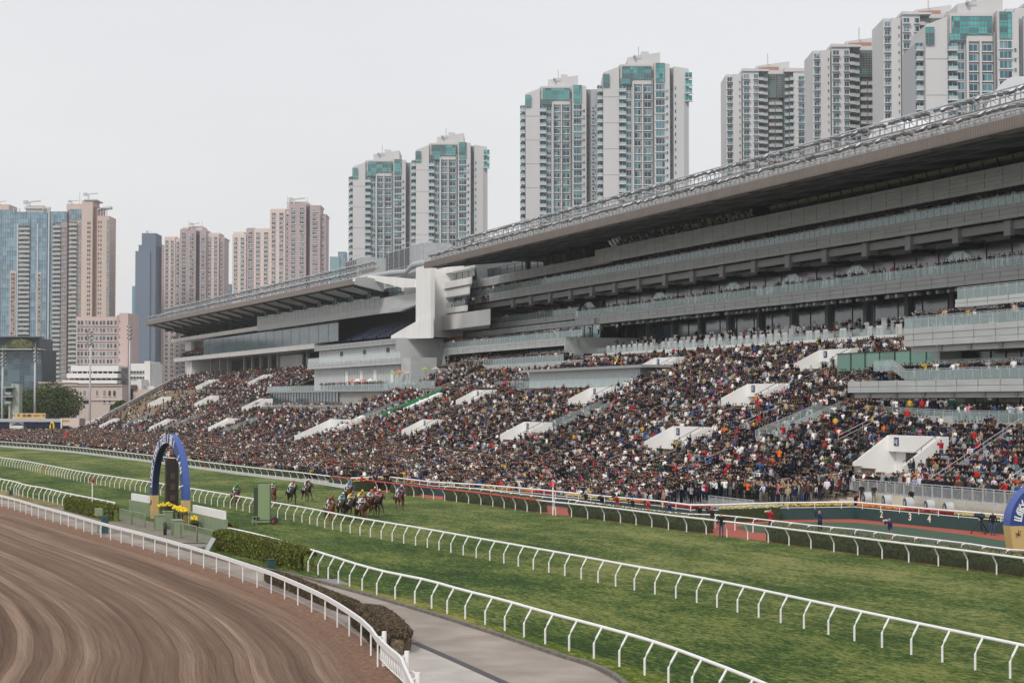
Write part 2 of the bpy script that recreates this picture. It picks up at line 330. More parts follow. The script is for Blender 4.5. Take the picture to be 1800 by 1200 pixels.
sr = nt.nodes.new('ShaderNodeSeparateColor'); nt.links.new(vc[0].outputs['Color'], sr.inputs[0]); sr2 = nt.nodes.new('ShaderNodeSeparateColor'); nt.links.new(vc[2].outputs['Color'], sr2.inputs[0])
rm_ = nt.nodes.new('ShaderNodeMapping'); rm_.inputs['Rotation'].default_value = (0, 0, .045); nt.links.new(uv, rm_.inputs[0]); s5 = noise(nt, scl(rm_.outputs[0], (.02, 3.4, 1)), 1.0, 5, .75)
f = mathn(nt, 'ADD', f, mathn(nt, 'MULTIPLY', mathn(nt, 'SUBTRACT', s5, .5), .30)); lt = mathn(nt, 'LESS_THAN', vc[1].outputs['Distance'], .035)
f = mathn(nt, 'ADD', f, mathn(nt, 'ADD', mathn(nt, 'MULTIPLY', mathn(nt, 'SUBTRACT', sr.outputs[0], .5), .13), mathn(nt, 'ADD', mathn(nt, 'MULTIPLY', mathn(nt, 'SUBTRACT', sr2.outputs[0], .5), .07), mathn(nt, 'MULTIPLY', lt, -.07))))
f = mathn(nt, 'ADD', mathn(nt, 'MULTIPLY', mathn(nt, 'SUBTRACT', f, .54), 1.9), .45)
c0 = ramp2(nt, f, [(.10, (.095, .056, .038)), (.40, (.175, .112, .077)), (.62, (.255, .175, .126)), (.9, (.42, .31, .235))])
# reddish cushion near the rail
sep = nt.nodes.new('ShaderNodeSeparateXYZ'); nt.links.new(uv, sep.inputs[0])
mrr = nt.nodes.new('ShaderNodeMapRange'); nt.links.new(mathn(nt, 'ADD', sep.outputs[1], mathn(nt, 'MULTIPLY', noise(nt, g, .6, 3), 1.6)), mrr.inputs[0]); mrr.inputs[1].default_value = 1.6; mrr.inputs[2].default_value = 3.2; mrr.inputs[3].default_value = 1; mrr.inputs[4].default_value = 0
cs = ramp2(nt, noise(nt, g, 5, 6, .7), [(.3, (.13, .07, .048)), (.55, (.26, .155, .105)), (.75, (.38, .255, .18))])
nt.links.new(mixc(nt, mrr.outputs[0], c0, cs), b.inputs['Base Color'])
bump(nt, b, mathn(nt, 'ADD', mathn(nt, 'MULTIPLY', s3, .5), mathn(nt, 'ADD', s2, mathn(nt, 'MULTIPLY', cl, .6))), .9, .10)
DP, DT = poly(DIRT, 2.0); W_ = [0, -.3, -.9, -2, -4, -7, -10, -14, -18, -24, -32]
vs, fs, uvs = [], [], []; dist = 0
for i, (p, t) in enumerate(zip(DP, DT)):
    if i: dist += (p-DP[i-1]).length
    nrm = Vector((t.y, -t.x, 0)); nrm = nrm if nrm.x > 0 else -nrm
    for w in W_: q = p+nrm*(w+.35); vs.append((q.x, q.y, .006+.05*math.exp(w))); uvs.append((dist, -w))
k = len(W_)
for i in range(len(DP)-1):
    for j in range(k-1): fs.append((i*k+j, i*k+j+1, (i+1)*k+j+1, (i+1)*k+j))
me = bpy.data.meshes.new('dirt_track'); me.from_pydata(vs, [], fs); ul = me.uv_layers.new(name='UVMap')
li = np.empty(len(me.loops), dtype=np.int32); me.loops.foreach_get('vertex_index', li); ul.data.foreach_set('uv', np.array(uvs)[li].ravel())
me.materials.append(DM); me.polygons.foreach_set('use_smooth', [True]*len(fs)); o = bpy.data.objects.new('dirt_track', me); COL.objects.link(o); o['kind'] = 'structure'
# curving harrow tracks that cross the dirt at lower left
cw = MB(); r2 = random.Random(3)
for pts in (((0,1172),(25,1158),(48,1132),(60,1108),(66,1092)),((4,1186),(30,1166),(56,1138),(68,1112),(72,1094)),((0,1193),(40,1166),(66,1140),(78,1112),(82,1096)),((60,1200),(70,1170),(76,1140),(80,1110))):
    q_, t_ = poly([G(*p) for p in pts], .35)
    for o_ in (-.3, .25):
        vv = []
        for p, tt in zip(q_, t_):
            n_ = Vector((-tt.y, tt.x, 0)); w_ = .06+r2.random()*.015; vv += [p+n_*(o_-w_), p+n_*(o_+w_)]
        zz = .012+.003*len(cw.f)/40; cw.add([Vector((p.x, p.y, zz)) for p in vv], [(2*i, 2*i+1, 2*i+3, 2*i+2) for i in range(len(q_)-1)])
# parade apron between outer rail and stands
FLW = [(617.8,862.5),(685.5,860),(760,870.4),(840,875.4),(948,885.9),(1040,897),(1155,909),(1214,917.4),(1260,917.5),(1361,913.5),(1502,911.5),(1600,922),(1761,938)]
FL = line(FLW)+[Vector((81.9, 100, 0)), Vector((82.4, 60, 0))]
apr = MB(); A = off(OUT, .45); A = [p for p in A if p.y < 208]; B = FL
struct(sheet(A, [Vector((53.6, 210, 0))]+FL, .003, 60), 'red_apron', TARTAN)
HOOPT = [(760,852),(833,858),(876.7,863),(948,871.7),(1006.7,877.5),(1016.7,880),(1128,894),(1211,902.5),(1260,904),(1347,913),(1426,922.4),(1502.6,929.4),(1569,938.5),(1699,954.4),(1791,966)]
HOOP = [G(x, 706+(y-706)/.89) for x, y in HOOPT]+[Vector((72.6, 84, 0)), Vector((73, 60, 0))]
ga = [G(1294,925.5), G(1328,920), G(1390,917.5), G(1453,917), G(1504,918.5), G(1600,927), G(1700,940), G(1800,955), Vector((79, 90, 0)), Vector((79, 60, 0)), Vector((67, 60, 0)), Vector((67, 100, 0)), G(1500, 952), G(1320, 934), G(1297, 929)]
gm = MB(); gm.add([Vector((p.x, p.y, .008)) for p in ga], [tuple(range(len(ga)))]); struct(gm, 'green_apron_lane', GTART)
# spectator apron: pale concrete between the track and the terraces
ap = MB(); A = off(OUT, 1.6); pts = [p for p in A if p.y > 232 and p.y < 600]; pts = pts[::-1] if pts[0].y > pts[-1].y else pts
ring = [Vector((p.x, p.y, .012)) for p in [Vector((f.x+.6, f.y, 0)) for f in FL[::-1]]+pts]+[Vector((100, 640, .012)), Vector((140, 640, .012)), Vector((140, 60, .012))]
ap.add(ring, [tuple(range(len(ring)))]); struct(ap, 'spectator_apron', M('apron_paving', (.36, .33, .29), .9, .6, .12))
# ------------------------------------------------------------------ running rails
ORNG = M('orange_paint', (.75, .17, .03), .5, 3, .05); REDP = M('red_paint', (.55, .02, .03), .45, 3, .06)
def side(t): n = Vector((-t.y, t.x, 0)); return n if n.x > 0 else -n
def rail(name, label, line_, step, lean, h=1.2, kind='bent', mat=WHITE, rr=.07, orange=(), red=None, group='running rails of the course', kick=None):
    th = thing(name, label, 'rail', group)
    P, T = poly(line_, step); tops = []; posts = []
    for i, (p, t) in enumerate(zip(P, T)):
        n = side(t)*lean
        if kind == 'bent':
            tops.append(p+n*.40+Vector((0, 0, h)))
            m = MB(); m.tube([p+Vector((0, 0, -.05)), p+Vector((0, 0, h*.5)), p+n*.10+Vector((0, 0, h*.66)), p+n*.34+Vector((0, 0, h-.02))], .045, 6)
        elif kind == 'hoop':
            tops.append(p+n*.30+Vector((0, 0, h)))
            m = MB(); m.tube([p+Vector((0, 0, -.02)), p+Vector((0, 0, h*.75)), p+n*.06+Vector((0, 0, h*.93)), p+n*.30+Vector((0, 0, h-.03))], .045, 6)
            m.tube([p+n*.9*t.length*0+t*.0+n*.30+Vector((0, 0, h-.02)), p+n*.62+Vector((0, 0, h-.1))], .03, 5)
        else:
            tops.append(p+Vector((0, 0, h))); m = MB(); m.tube([p+Vector((0, 0, -.05)), p+Vector((0, 0, h))], .035, 6)
        posts.append((p.length, m, i))
    posts.sort(key=lambda x: x[0]); os_ = set()
    for o in orange: os_.add(min(range(len(P)), key=lambda i: (P[i]-o).length))
    rest = MB(); c = 0
    for d, m, i in posts:
        if i in os_: m.build('post', ORNG, th)['label'] = 'bright orange post'; continue
        if c < 99: m.build('post', mat, th); c += 1
        else: rest.merge(m)
    if rest.v: rest.build('post', mat, th)['kind'] = 'stuff'
    r0 = MB(); r1 = MB()
    if kind == 'plank':
        for a, b in zip(tops[:-1], tops[1:]):
            r0.bar(a, b+(b-a)*.01, .10, .20, n=4)
    else:
        if red:
            ins = [i for i, p in enumerate(P) if red[0] < p.y < red[1]]
            r1.tube(tops[ins[0]:ins[-1]+1], rr, 8)
            if ins[0] > 0: r0.tube(tops[:ins[0]+1], rr, 8)
            r0.tube(tops[ins[-1]:], rr, 8); r1.build('top_rail', REDP, th, True)['label'] = 'red length of the top rail'
        else: r0.tube(tops, rr, 8)
        if kind == 'hoop':
            r0.tube([p+Vector((0, 0, -.02))+side(t)*lean*.3 for p, t in zip(tops, T)], .04, 6)
    r0.build('top_rail', mat, th, kind != 'plank')
    if kick:
        kb = MB()
        for a, b in zip(P[:-1], P[1:]):
            if a.y > kick: kb.bar(a+Vector((0, 0, .2)), b+Vector((0, 0, .2)), .04, .4)
        kb.build('kick_board', M('kick_board', (.55, .56, .57), .6, 2, .1), th)
    return th, P, T, tops
yM = lambda x, y: G(x, y)
rail('running_rail', 'long white rail with bent posts crossing the middle of the turf', MID, 2.2, 1, orange=[G(78, 832)])
_n, _ = poly(NEAR, 1.0); _px = lambda p: 900+F*((p.x*cT-p.y*sT)/(p.x*sT+p.y*cT))
rail('running_rail', 'white rail with bent posts along the paved road right of the arch', [p for p in _n if _px(p) > 388][::5]+[_n[-1]], 2.35, 1)
rail('running_rail', 'white rail with bent posts over dry grass left of the red-lamped pole', [p for p in _n if _px(p) < 212][::5], 2.35, 1)
rail('running_rail', 'white rail with a red stretch beside the clipped hedge across the turf', OUT, 2.87, -1, orange=[G(358, 825)], red=(G(948, 903).y, G(577, 853).y), kick=200)
rail('dirt_track_rail', 'white plank-topped rail on straight posts curving round the dirt track', DIRT[1:-7], 3.05, 1, h=1.05, kind='plank', group='')
rail('parade_rail', 'low white double rail on hooped posts at the edge of the green parade lane', HOOP, 2.6, 1, h=1.05, kind='hoop', rr=.05)
# white gate section of the dirt rail at the near corner
gt = thing('rail_gate', 'white lattice gate section ending the dirt track rail by the concrete path', 'gate')
GP = [p.copy() for p in DIRT[-8:-1]]
gp, gT = poly(GP, .55)
m = MB()
for a, b in zip(gp[:-1], gp[1:]): m.bar(a+Vector((0, 0, 1.08)), b+(b-a)*.01+Vector((0, 0, 1.08)), .10, .24)
m.build('top_rail', WHITE, gt)
m = MB(); m.tube([p+Vector((.1, 0, .34)) for p in gp], .03, 6); m.tube([p+Vector((.1, 0, .94)) for p in gp], .025, 6); m.build('bottom_rail', WHITE, gt, True)
for i in range(len(gp)-1):
    m = MB(); a = gp[i]+Vector((.1, 0, .34)); b = gp[i+1]+Vector((.1, 0, .94)); a2 = gp[i+1]+Vector((.1, 0, .34))
    m.bar(a, gp[i]*.6+gp[i+1]*.4+Vector((.1, 0, .94)), .05); m.bar(a2, gp[i]*.4+gp[i+1]*.6+Vector((.1, 0, .94)), .05); m.build('picket', WHITE, gt)
for p in (GP[0], GP[2], GP[4]):
    m = MB(); m.tube([p+Vector((.28, .1, 0)), p+Vector((.28, .1, 1.35))], .09, 10); m.bar(p+Vector((.28, .1, 1.2)), p+Vector((0, 0, 1.1)), .04); m.build('gate_post', WHITE, gt)
for p in (GP[3]+Vector((.3, 0, 0)), GP[4]+Vector((.3, -1, 0))):
    m = MB(); m.tube([p+Vector((0, .8*math.cos(a), .25+.75*math.sin(a))) for a in [math.pi*k/10 for k in range(11)]], .028, 6); m.build('hoop', WHITE, gt, True)
# flower wall rail round the parade apron
FR = [p+Vector((0, 0, 0)) for p in FL]
th = thing('flower_wall', 'dark green wall numbered 2, 3 and 4 under flower boxes and a white rail', 'wall')
DG = M('dark_green_wall', (.022, .062, .062), .6, 1, .12)
WP, WT = [], []
for a, b in zip(FR[:-1], FR[1:]):
    k = max(1, int((b-a).length/1.2))
    for i in range(k): WP.append(a.lerp(b, i/k))
WP.append(FR[-1]); m = MB(); cap = MB(); fl = {k: MB() for k in range(4)}; soil = MB(); posts = []
def nrm(a, b): d = (b-a).normalized(); n = Vector((d.y, -d.x, 0)); return n if n.x > 0 or (abs(n.x) < .3 and n.y > 0) else -n
for i, (a, b) in enumerate(zip(WP[:-1], WP[1:])):
    n = nrm(a, b); m.bar(a+n*.1+Vector((0, 0, .5)), b+n*.1+Vector((0, 0, .5)), .2, 1.0)
    cap.bar(a+n*.05+Vector((0, 0, 1.03)), b+n*.05+Vector((0, 0, 1.03)), .12, .05)
    soil.bar(a+n*.55+Vector((0, 0, .55)), b+n*.55+Vector((0, 0, .55)), .6, 1.1)
    if i % 2 == 0: q = MB(); q.tube([a-n*.08+Vector((0, 0, .9)), a-n*.08+Vector((0, 0, 1.4))], .035, 6); posts.append(q)
    if a.y < 141 or i % 7 < 5:
        c = (i//5) % 4
        for _ in range(34 if a.y < 175 else 8):
            u = random.random(); p = a.lerp(b, u)+n*(.25+.6*random.random()); fl[c].ball(p+Vector((0, 0, 1.1+.22*random.random())), .055+.04*random.random(), 0, 5, 3)
m.build('green_wall', DG, th); cap.build('wall_coping', WHITE, th); soil.build('planter', M('planter_foliage', (.035, .055, .02), .9, 8, .5), th)
for c, (nm, cc) in enumerate([('yellow', (.72, .55, .12)), ('orange', (.78, .22, .02)), ('red', (.40, .015, .02)), ('cream', (.62, .55, .22))]):
    fl[c].build('flowers', M('flower_'+nm, cc, .7, 12, .3), th)['label'] = nm+' flowers'
many(posts, 'rail_post', WHITE, th, key=lambda m_: Vector(m_.v[0]).length)
m = MB(); m.tube([p-(Vector((0, 0, 0)) if 0 else Vector((.08, 0, 0)))+Vector((0, 0, 1.44)) for p in FR], .075, 8); m.build('top_rail', WHITE, th, True)
# numerals on the wall face
def text_mesh(s, size, loc, mat, parent, name='lettering', rot=None, ext=.01, align='CENTER', bold=0.0, shear=0):
    cu = bpy.data.curves.new(name, 'FONT'); cu.body = s; cu.size = size; cu.extrude = ext; cu.align_x = align; cu.align_y = 'CENTER'; cu.offset = bold; cu.shear = shear; cu.resolution_u = 3
    o = bpy.data.objects.new(name, cu); COL.objects.link(o); dg = bpy.context.evaluated_depsgraph_get(); me = bpy.data.meshes.new_from_object(o.evaluated_get(dg))
    bpy.data.objects.remove(o); me.name = name; me.materials.clear(); me.materials.append(mat)
    me.transform(Matrix.Translation(loc) @ (rot or Matrix()))
    o = bpy.data.objects.new(name, me); COL.objects.link(o); o.parent = parent; return o
def facing(n, up=Vector((0, 0, 1))):       # matrix turning text (xy plane, +z out) to face n
    z = Vector(n).normalized(); x = up.cross(z).normalized(); y = z.cross(x)
    return Matrix(((x.x, y.x, z.x, 0), (x.y, y.y, z.y, 0), (x.z, y.z, z.z, 0), (0, 0, 0, 1)))
CREAM = M('cream_letter', (.78, .76, .66), .6)
for ch, px in (('2', 1552), ('3', 1594), ('4', 1637)):
    i0 = min(range(len(WP)-1), key=lambda i: abs(900+F*((WP[i].x*cT-WP[i].y*sT)/(WP[i].x*sT+WP[i].y*cT))-px))
    n = nrm(WP[i0], WP[i0+1]); text_mesh(ch, .85, WP[i0]-n*.02+Vector((0, 0, .62)), CREAM, th, 'numeral', facing(-n), bold=.02)
# hedge behind the outer rail, in clipped lengths; foliage leaves on a solid heart
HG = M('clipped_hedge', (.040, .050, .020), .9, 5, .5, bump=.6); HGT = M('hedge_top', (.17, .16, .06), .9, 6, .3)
HGG, nt, b = newmat('garden_hedge'); g = nt.nodes.new('ShaderNodeNewGeometry').outputs['Position']
nt.links.new(ramp2(nt, noise(nt, g, 6, 6, .7), [(.3, (.035, .05, .012)), (.5, (.11, .14, .03)), (.68, (.34, .33, .08))]), b.inputs['Base Color'])
HGB, nt, b = newmat('dry_bush'); g = nt.nodes.new('ShaderNodeNewGeometry').outputs['Position']
nt.links.new(ramp2(nt, noise(nt, g, 7, 6, .7), [(.3, (.04, .045, .02)), (.5, (.12, .095, .06)), (.68, (.31, .22, .17))]), b.inputs['Base Color'])
def hedge(label, line_, w, h, mats, leaf, dens, top=True, cat='hedge', group='hedges along the course', rough=.06):
    P, T = poly(line_, .5); mb = MB(); prof = [(-.5, 0), (-.52, .55), (-.44, .93), (-.2, 1), (.2, 1), (.44, .93), (.52, .55), (.5, 0)]
    k = len(prof); vs = []; fs = []; mi = []; n_ = len(P)
    for i, (p, t) in enumerate(zip(P, T)):
        n = side(t); e = min(i, n_-1-i); sc = min(1, .40+.2*e)*(.86 if rough > .08 else 1)
        for a, b_ in prof: vs.append(p+n*(a*w*sc+random.uniform(-rough, rough))+t*random.uniform(-.1, .1)+Vector((0, 0, max(0, b_*h*(.85+.15*sc)+(random.uniform(-rough, rough) if b_ else 0)))))
    for i in range(n_-1):
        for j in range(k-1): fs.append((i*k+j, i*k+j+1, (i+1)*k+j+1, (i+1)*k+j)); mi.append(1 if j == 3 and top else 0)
    fs += [tuple(range(k)), tuple(range((n_-1)*k, n_*k))]; mi += [0, 0]
    mb.v = [tuple(v) for v in vs]; mb.f = fs; mb.m = mi
    for _ in range(int(dens*n_*.5)):
        i = random.randrange(n_-1); p = P[i].lerp(P[i+1], random.random()); n = side(T[i]); j = random.choice([0, 1, 1, 2, 3, 3, 4]); u = random.random()
        a = prof[j][0]*(1-u)+prof[j+1][0]*u; z = prof[j][1]*(1-u)+prof[j+1][1]*u
        e_ = min(i, n_-1-i); sl = min(1, .45+.2*e_); c = p+n*(a*w*sl*random.uniform(.9, 1.16))+Vector((0, 0, z*h*(.75+.25*sl)*random.uniform(.92, 1.14)+.01)); d = Vector((random.gauss(0, 1), random.gauss(0, 1), random.gauss(0, 1))).normalized()*leaf; e = d.cross(Vector((random.random(), random.random(), .5))).normalized()*leaf*.6
        mb.add([c-d, c+e, c+d, c-e], [(0, 1, 2, 3)], 1 if top and z > .97 else 0)
    return solo(mb, 'hedge', mats, label, cat, group)
def between(l, px0, px1, d):
    P, T = poly(l, 1.0); return [p+side(t)*d for p, t in zip(P, T) if px0 <= 900+F*((p.x*cT-p.y*sT)/(p.x*sT+p.y*cT)) <= px1][::4]
def proj(p): z = p.x*sT+p.y*cT; return 900+F*(p.x*cT-p.y*sT)/z, 706+(CAMZ-p.z)*F/z
for a, b_, lab in ((-60, 532, 'far long clipped hedge behind the outer rail left of the open barrier gap'), (568, 622, 'short clipped hedge behind the rail just above the rearmost runners'), (668, 724, 'short clipped hedge between two red gaps behind the red rail'),
                   (764, 952, 'clipped dark hedge behind the red rail, left of the round red marker'), (978, 1256, 'clipped dark hedge right of the round red marker'), (1322, 1900, 'thick clipped dark hedge at the right edge in front of the green lane')):
    hedge(lab, between(OUT, a, b_, 1.15 if b_ > 700 else 1.0), 1.15, 1.12, [HG, HGT], .07, 60 if b_ > 700 else 14)
hedge('leafy yellow-green hedge right of the arch, against the near turf rail', [G(p, q) for p, q in ((384, 960), (430, 972), (480, 985), (543, 1003))], 1.5, 1.12, [HGG, HGG], .10, 1300, rough=.1)
hedge('leafy yellow-green hedge left of the arch beside the red-lamped pole', [G(p, q) for p, q in ((120, 895), (150, 902), (178, 909), (205, 916))], 1.3, 1.1, [HGG, HGG], .085, 900, rough=.1)
hedge('small leafy bush at the right end of the pale green wall', [G(402, 938), G(408, 939.5), G(414, 941)], .8, .8, [HGG, HGG], .09, 200, cat='bush', group='')
hedge('tall brown dry bush strip inside the near bend of the dirt rail', [G(606, 1092)+Vector((.9, 0, 0)), G(650, 1118)+Vector((.6, 0, 0)), G(700, 1150)], 1.4, .74, [HGB, HGB], .105, 3800, top=False, rough=.12, group='dry bushes by the dirt rail')
hedge('low brown dry bush strip beside the service road and dirt rail', [G(440, 1020)+Vector((1.0, 0, 0)), G(490, 1040)+Vector((1.0, 0, 0)), G(540, 1062)+Vector((1.0, 0, 0)), G(594, 1085)+Vector((1.0, 0, 0))], 1.0*.75, .55, [HGB, HGB], .085, 1500, top=False, rough=.1, group='dry bushes by the dirt rail')
# ------------------------------------------------------------------ grandstands
def zf1(t, s):
    if t >= 83.9 and s < 166:
        w_ = min(1, max(0, (s-150)/16)); return (1.82+max(0, t-87.5)*.555)*(1-w_)+(1+(t-76)*.376)*w_
    if s < 150: return min(1.9, .4+max(0, t-72)*.15)
    return .3+max(0, t-70)*.1167 if t < 76 else 1+(t-76)*.376
def zf2(t, s): return .2+max(0, t-84)*.105 if t < 91.6 else 1+(t-91.6)*.385
def ballus(th, xf, pts, h=1.1, panel=1.5, name='glass_balustrade', gl=None, mat=None, label=None, post=.05):
    """run of glass panels with a handrail; pts are (t,s,z) along the foot"""
    mb = MB(xf)
    for a, b in zip(pts[:-1], pts[1:]):
        a, b = Vector(a), Vector(b); k = max(1, round((b-a).length/panel))
        for i in range(k):
            p, q = a.lerp(b, (i+.04)/k), a.lerp(b, (i+.96)/k); u = Vector((0, 0, h*.92)); mb.quad(p, q, q+u, p+u, 0)
            mb.bar(a.lerp(b, i/k), a.lerp(b, i/k)+Vector((0, 0, h)), post, post, 1)
        mb.bar(a+Vector((0, 0, h)), b+Vector((0, 0, h)), .06, .05, 1)
    o = mb.build(name, [gl or GL, mat or STEEL], th)
    if label: o['label'] = label
    return o
def fascia(mb, t, s0, s1, z0, z1, dep=.5, courses=3, m=0, back=None):
    """concrete-faced balcony edge with shadow gaps between its courses, and the slab behind it"""
    h = (z1-z0)/courses
    for i in range(courses): mb.box((t+(.0 if i % 2 == 0 else .03), s0, z0+i*h+.025), (t+dep, s1, z0+(i+1)*h-.025), m)
    mb.box((t+.12, s0+.05, z0+.05), (t+dep, s1-.05, z1-.05), m)
    for s in np.arange(math.ceil(s0/3.6)*3.6+.5, s1-.5, 3.6): mb.box((t-.006, s, z0+.03), (t+.05, s+.045, z1-.03), 1)
    mb.box((t+dep, s0+.05, z1-.45), (back or t+16, s1-.05, z1-.15), m)
def winband(th, xf, t, s0, s1, z0, z1, w, mat, name='window_band', mull=None, lean=0, mw=.08):
    mb = MB(xf); k = max(1, round((s1-s0)/w))
    for i in range(k):
        a, b = s0+(s1-s0)*i/k, s0+(s1-s0)*(i+1)/k
        mb.quad((t, b-.03, z0), (t, a+.03, z0), (t-lean, a+.03, z1), (t-lean, b-.03, z1), 0)
        mb.bar((t-.05, a, z0), (t-.05-lean, a, z1), mw, mw, 1, up=(0, 1, 0))
    mb.bar((t-.06, s0, z0+.03), (t-.06, s1, z0+.03), .08, .08, 1); mb.bar((t-.06-lean, s0, z1-.03), (t-.06-lean, s1, z1-.03), .08, .08, 1)
    return mb.build(name, [mat, mull or BLACK], th)
HOLES1, HOLES2 = [], []
def vomitory(th, xf, zf, holes, t0, s0, w=8.2, L=3.9, sign='C', big=False, wallm=None):
    z0 = zf(t0, s0)-.2; zt = zf(t0+L, s0)+1.15; holes.append((t0-.1, t0+L, s0-w/2-.3, s0+w/2+.3))
    mb = MB(xf)
    for s in (s0-w/2-.26, s0+w/2):
        mb.prism([(t0-.6, s, z0), (t0+L, s, z0), (t0+L, s, zt), (t0+L-.9, s, zt), (t0-.6, s, zf(t0, s0)+.85)], (0, .26, 0), 0)
    mb.box((t0+L-1.0, s0-w/2, zt-1.55), (t0+L, s0+w/2, zt-.01), 0)
    mb.box((t0+L-.2, s0-w/2, z0), (t0+L, s0+w/2, zt-1.55), 0); mb.box((t0+L-.24, s0-w*.1, z0), (t0+L-.2, s0+w*.28, z0+2.0), 1); mb.box((t0-.4, s0-w/2, z0-.1), (t0+L, s0+w/2, z0), 2)  # thin black panel puts the dark of the doorway in as colour
    o = mb.build('stair_tunnel', [wallm or WWALL, BLACK, CONC], th); o['label'] = 'white-walled stair tunnel opening'
    if sign:
        sb = MB(xf); sb.box((t0+L-1.06, s0+w/2-1.9, zt-1.0), (t0+L-1.0, s0+w/2-1.1, zt-.2), 0)
        so_ = sb.build('sign_panel', M('sign_blue', (.015, .03, .12), .5), o)
        p = (xf @ Vector((t0+L-1.08, s0+w/2-1.5, zt-.6))) if xf is not None else Vector((t0+L-1.08, s0+w/2-1.5, zt-.6))
        n = Vector((-1, 0, 0)) if xf is None else (xf.to_3x3() @ Vector((-1, 0, 0)))
        tm = text_mesh(sign, .6, p, WHITE, so_, 'lettering', facing(n), bold=.01)
    for s in (s0-w/2-.13, s0+w/2+.13):
        hb = MB(xf); a = Vector((t0-.6, s, zf(t0, s0)+.85)); b = Vector((t0+L-.9, s, zt)); hb.bar(a+Vector((0, 0, .35)), b+Vector((0, 0, .35)), .05, .05)
        for u in (.1, .5, .9): hb.bar(a.lerp(b, u), a.lerp(b, u)+Vector((0, 0, .35)), .04, .04)
        hb.build('handrail', BLACK, th)
def terrace(th, xf, zf, t0, t1, smin, smax, holes, step=.8, mats=None, bench=True, name='seating_terrace'):
    mb = MB(xf); n = int((t1-t0)/step)
    for i in range(n):
        t = t0+i*step; a, b = smin(t), smax(t); cuts = sorted((h[2], h[3]) for h in holes if h[0]-.01 <= t+step*.5 < h[1])
        segs = []; c = a
        for h0, h1 in cuts:
            if h0 > c: segs.append((c, min(h0, b)))
            c = max(c, h1)
        if c < b: segs.append((c, b))
        for p, q in segs:
            if q-p < .3: continue
            mid = (p+q)/2; bk = [x for x in (150, 153, 156, 159, 162, 166) if p < x < q] if zf is zf1 else []; bk = [p]+bk+[q]; parts = list(zip(bk[:-1], bk[1:]))
            for p, q in parts:
                zz = zf(t, (p+q)/2); zl = zf(t-step, (p+q)/2)
                mb.quad((t, q, zz), (t, p, zz), (t+step, p, zz), (t+step, q, zz), 0)
                mb.quad((t, q, zl-.05), (t, p, zl-.05), (t, p, zz), (t, q, zz), 0)
                if bench and i > 3:
                    s = p
                    while s < q-1:          # benches in lengths with gaps for the aisles
                        e = min(q, s+random.choice([5.2, 10.6, 10.6])-.9); mb.box((t+.42, s+.5, zz+.36), (t+.75, e, zz+.43), 1); mb.box((t+.55, s+.5, zz), (t+.62, e, zz+.36), 1); s = (math.floor((s+.6)/10.6)+1)*10.6
    for h in holes: pass
    return mb.build(name, mats, th)
# ================================================================ stand one
BE = thing('grandstand', 'long grey grandstand nearest the camera, with stacked glass balconies under a brown-edged roof', 'grandstand')
SR = 70.0                                    # near end, beyond the frame
RT = 108.0; rL, rR = S1(745, RT), SR
# roof
mb = MB()
mb.box((RT, rR, 37.3), (RT+.35, rL, 38.45), 0)
y = rR
while y < rL: mb.box((RT-.05, y, 37.36), (RT, y+.16, 38.4), 0); y += .45
mb.box((RT+5, rR, 40.7), (RT+5.3, rL-.5, 41.4), 0)
mb.prism([(RT, rR, 37.2), (RT, rR, 37.32), (RT+3, rR, 37.5)], (0, rL-rR, 0), 0)
y = rR
while y < rL: mb.box((RT+4.95, y, 40.72), (RT+5, y+.2, 41.38), 0); y += .6
mb.build('roof_fascia', BROWN, BE)
mb = MB(); L_ = rL-rR
mb.prism([(RT+.3, rR, 37.35), (RT+.3, rR, 38.4), (RT+5.2, rR, 40.75), (RT+5.2, rR, 41.35), (150, rR, 42.5), (150, rR, 39.2), (126, rR, 39.2)], (0, L_-.2, 0), 0)
mb.build('roof', M('roof_sheet', (.30, .29, .28), .5, .5, .12), BE)
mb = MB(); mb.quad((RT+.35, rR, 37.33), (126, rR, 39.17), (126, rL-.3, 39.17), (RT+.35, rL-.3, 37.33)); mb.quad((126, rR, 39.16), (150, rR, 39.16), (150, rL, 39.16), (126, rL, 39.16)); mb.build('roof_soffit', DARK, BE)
bay = 10.75; rb = []
s = S1(1303, 124)-bay*11
COLS = []
while s < rL-2:
    if s > rR: COLS.append(s)
    s += bay
for s in COLS:                                # ribs and grids under the roof
    m = MB(); m.prism([(RT+1, s-.25, 37.1), (126, s-.25, 38.75), (126, s-.25, 39.15), (RT+1, s-.25, 37.4)], (0, .5, 0)); m.build('roof_rib', GREYD, BE)
    m = MB()
    for t in (113, 119): m.box((t, s+.3, 37.2+(t-RT)*.1), (t+.3, s+bay-.3, 37.6+(t-RT)*.1))
    m.build('soffit_beam', GREYD, BE)
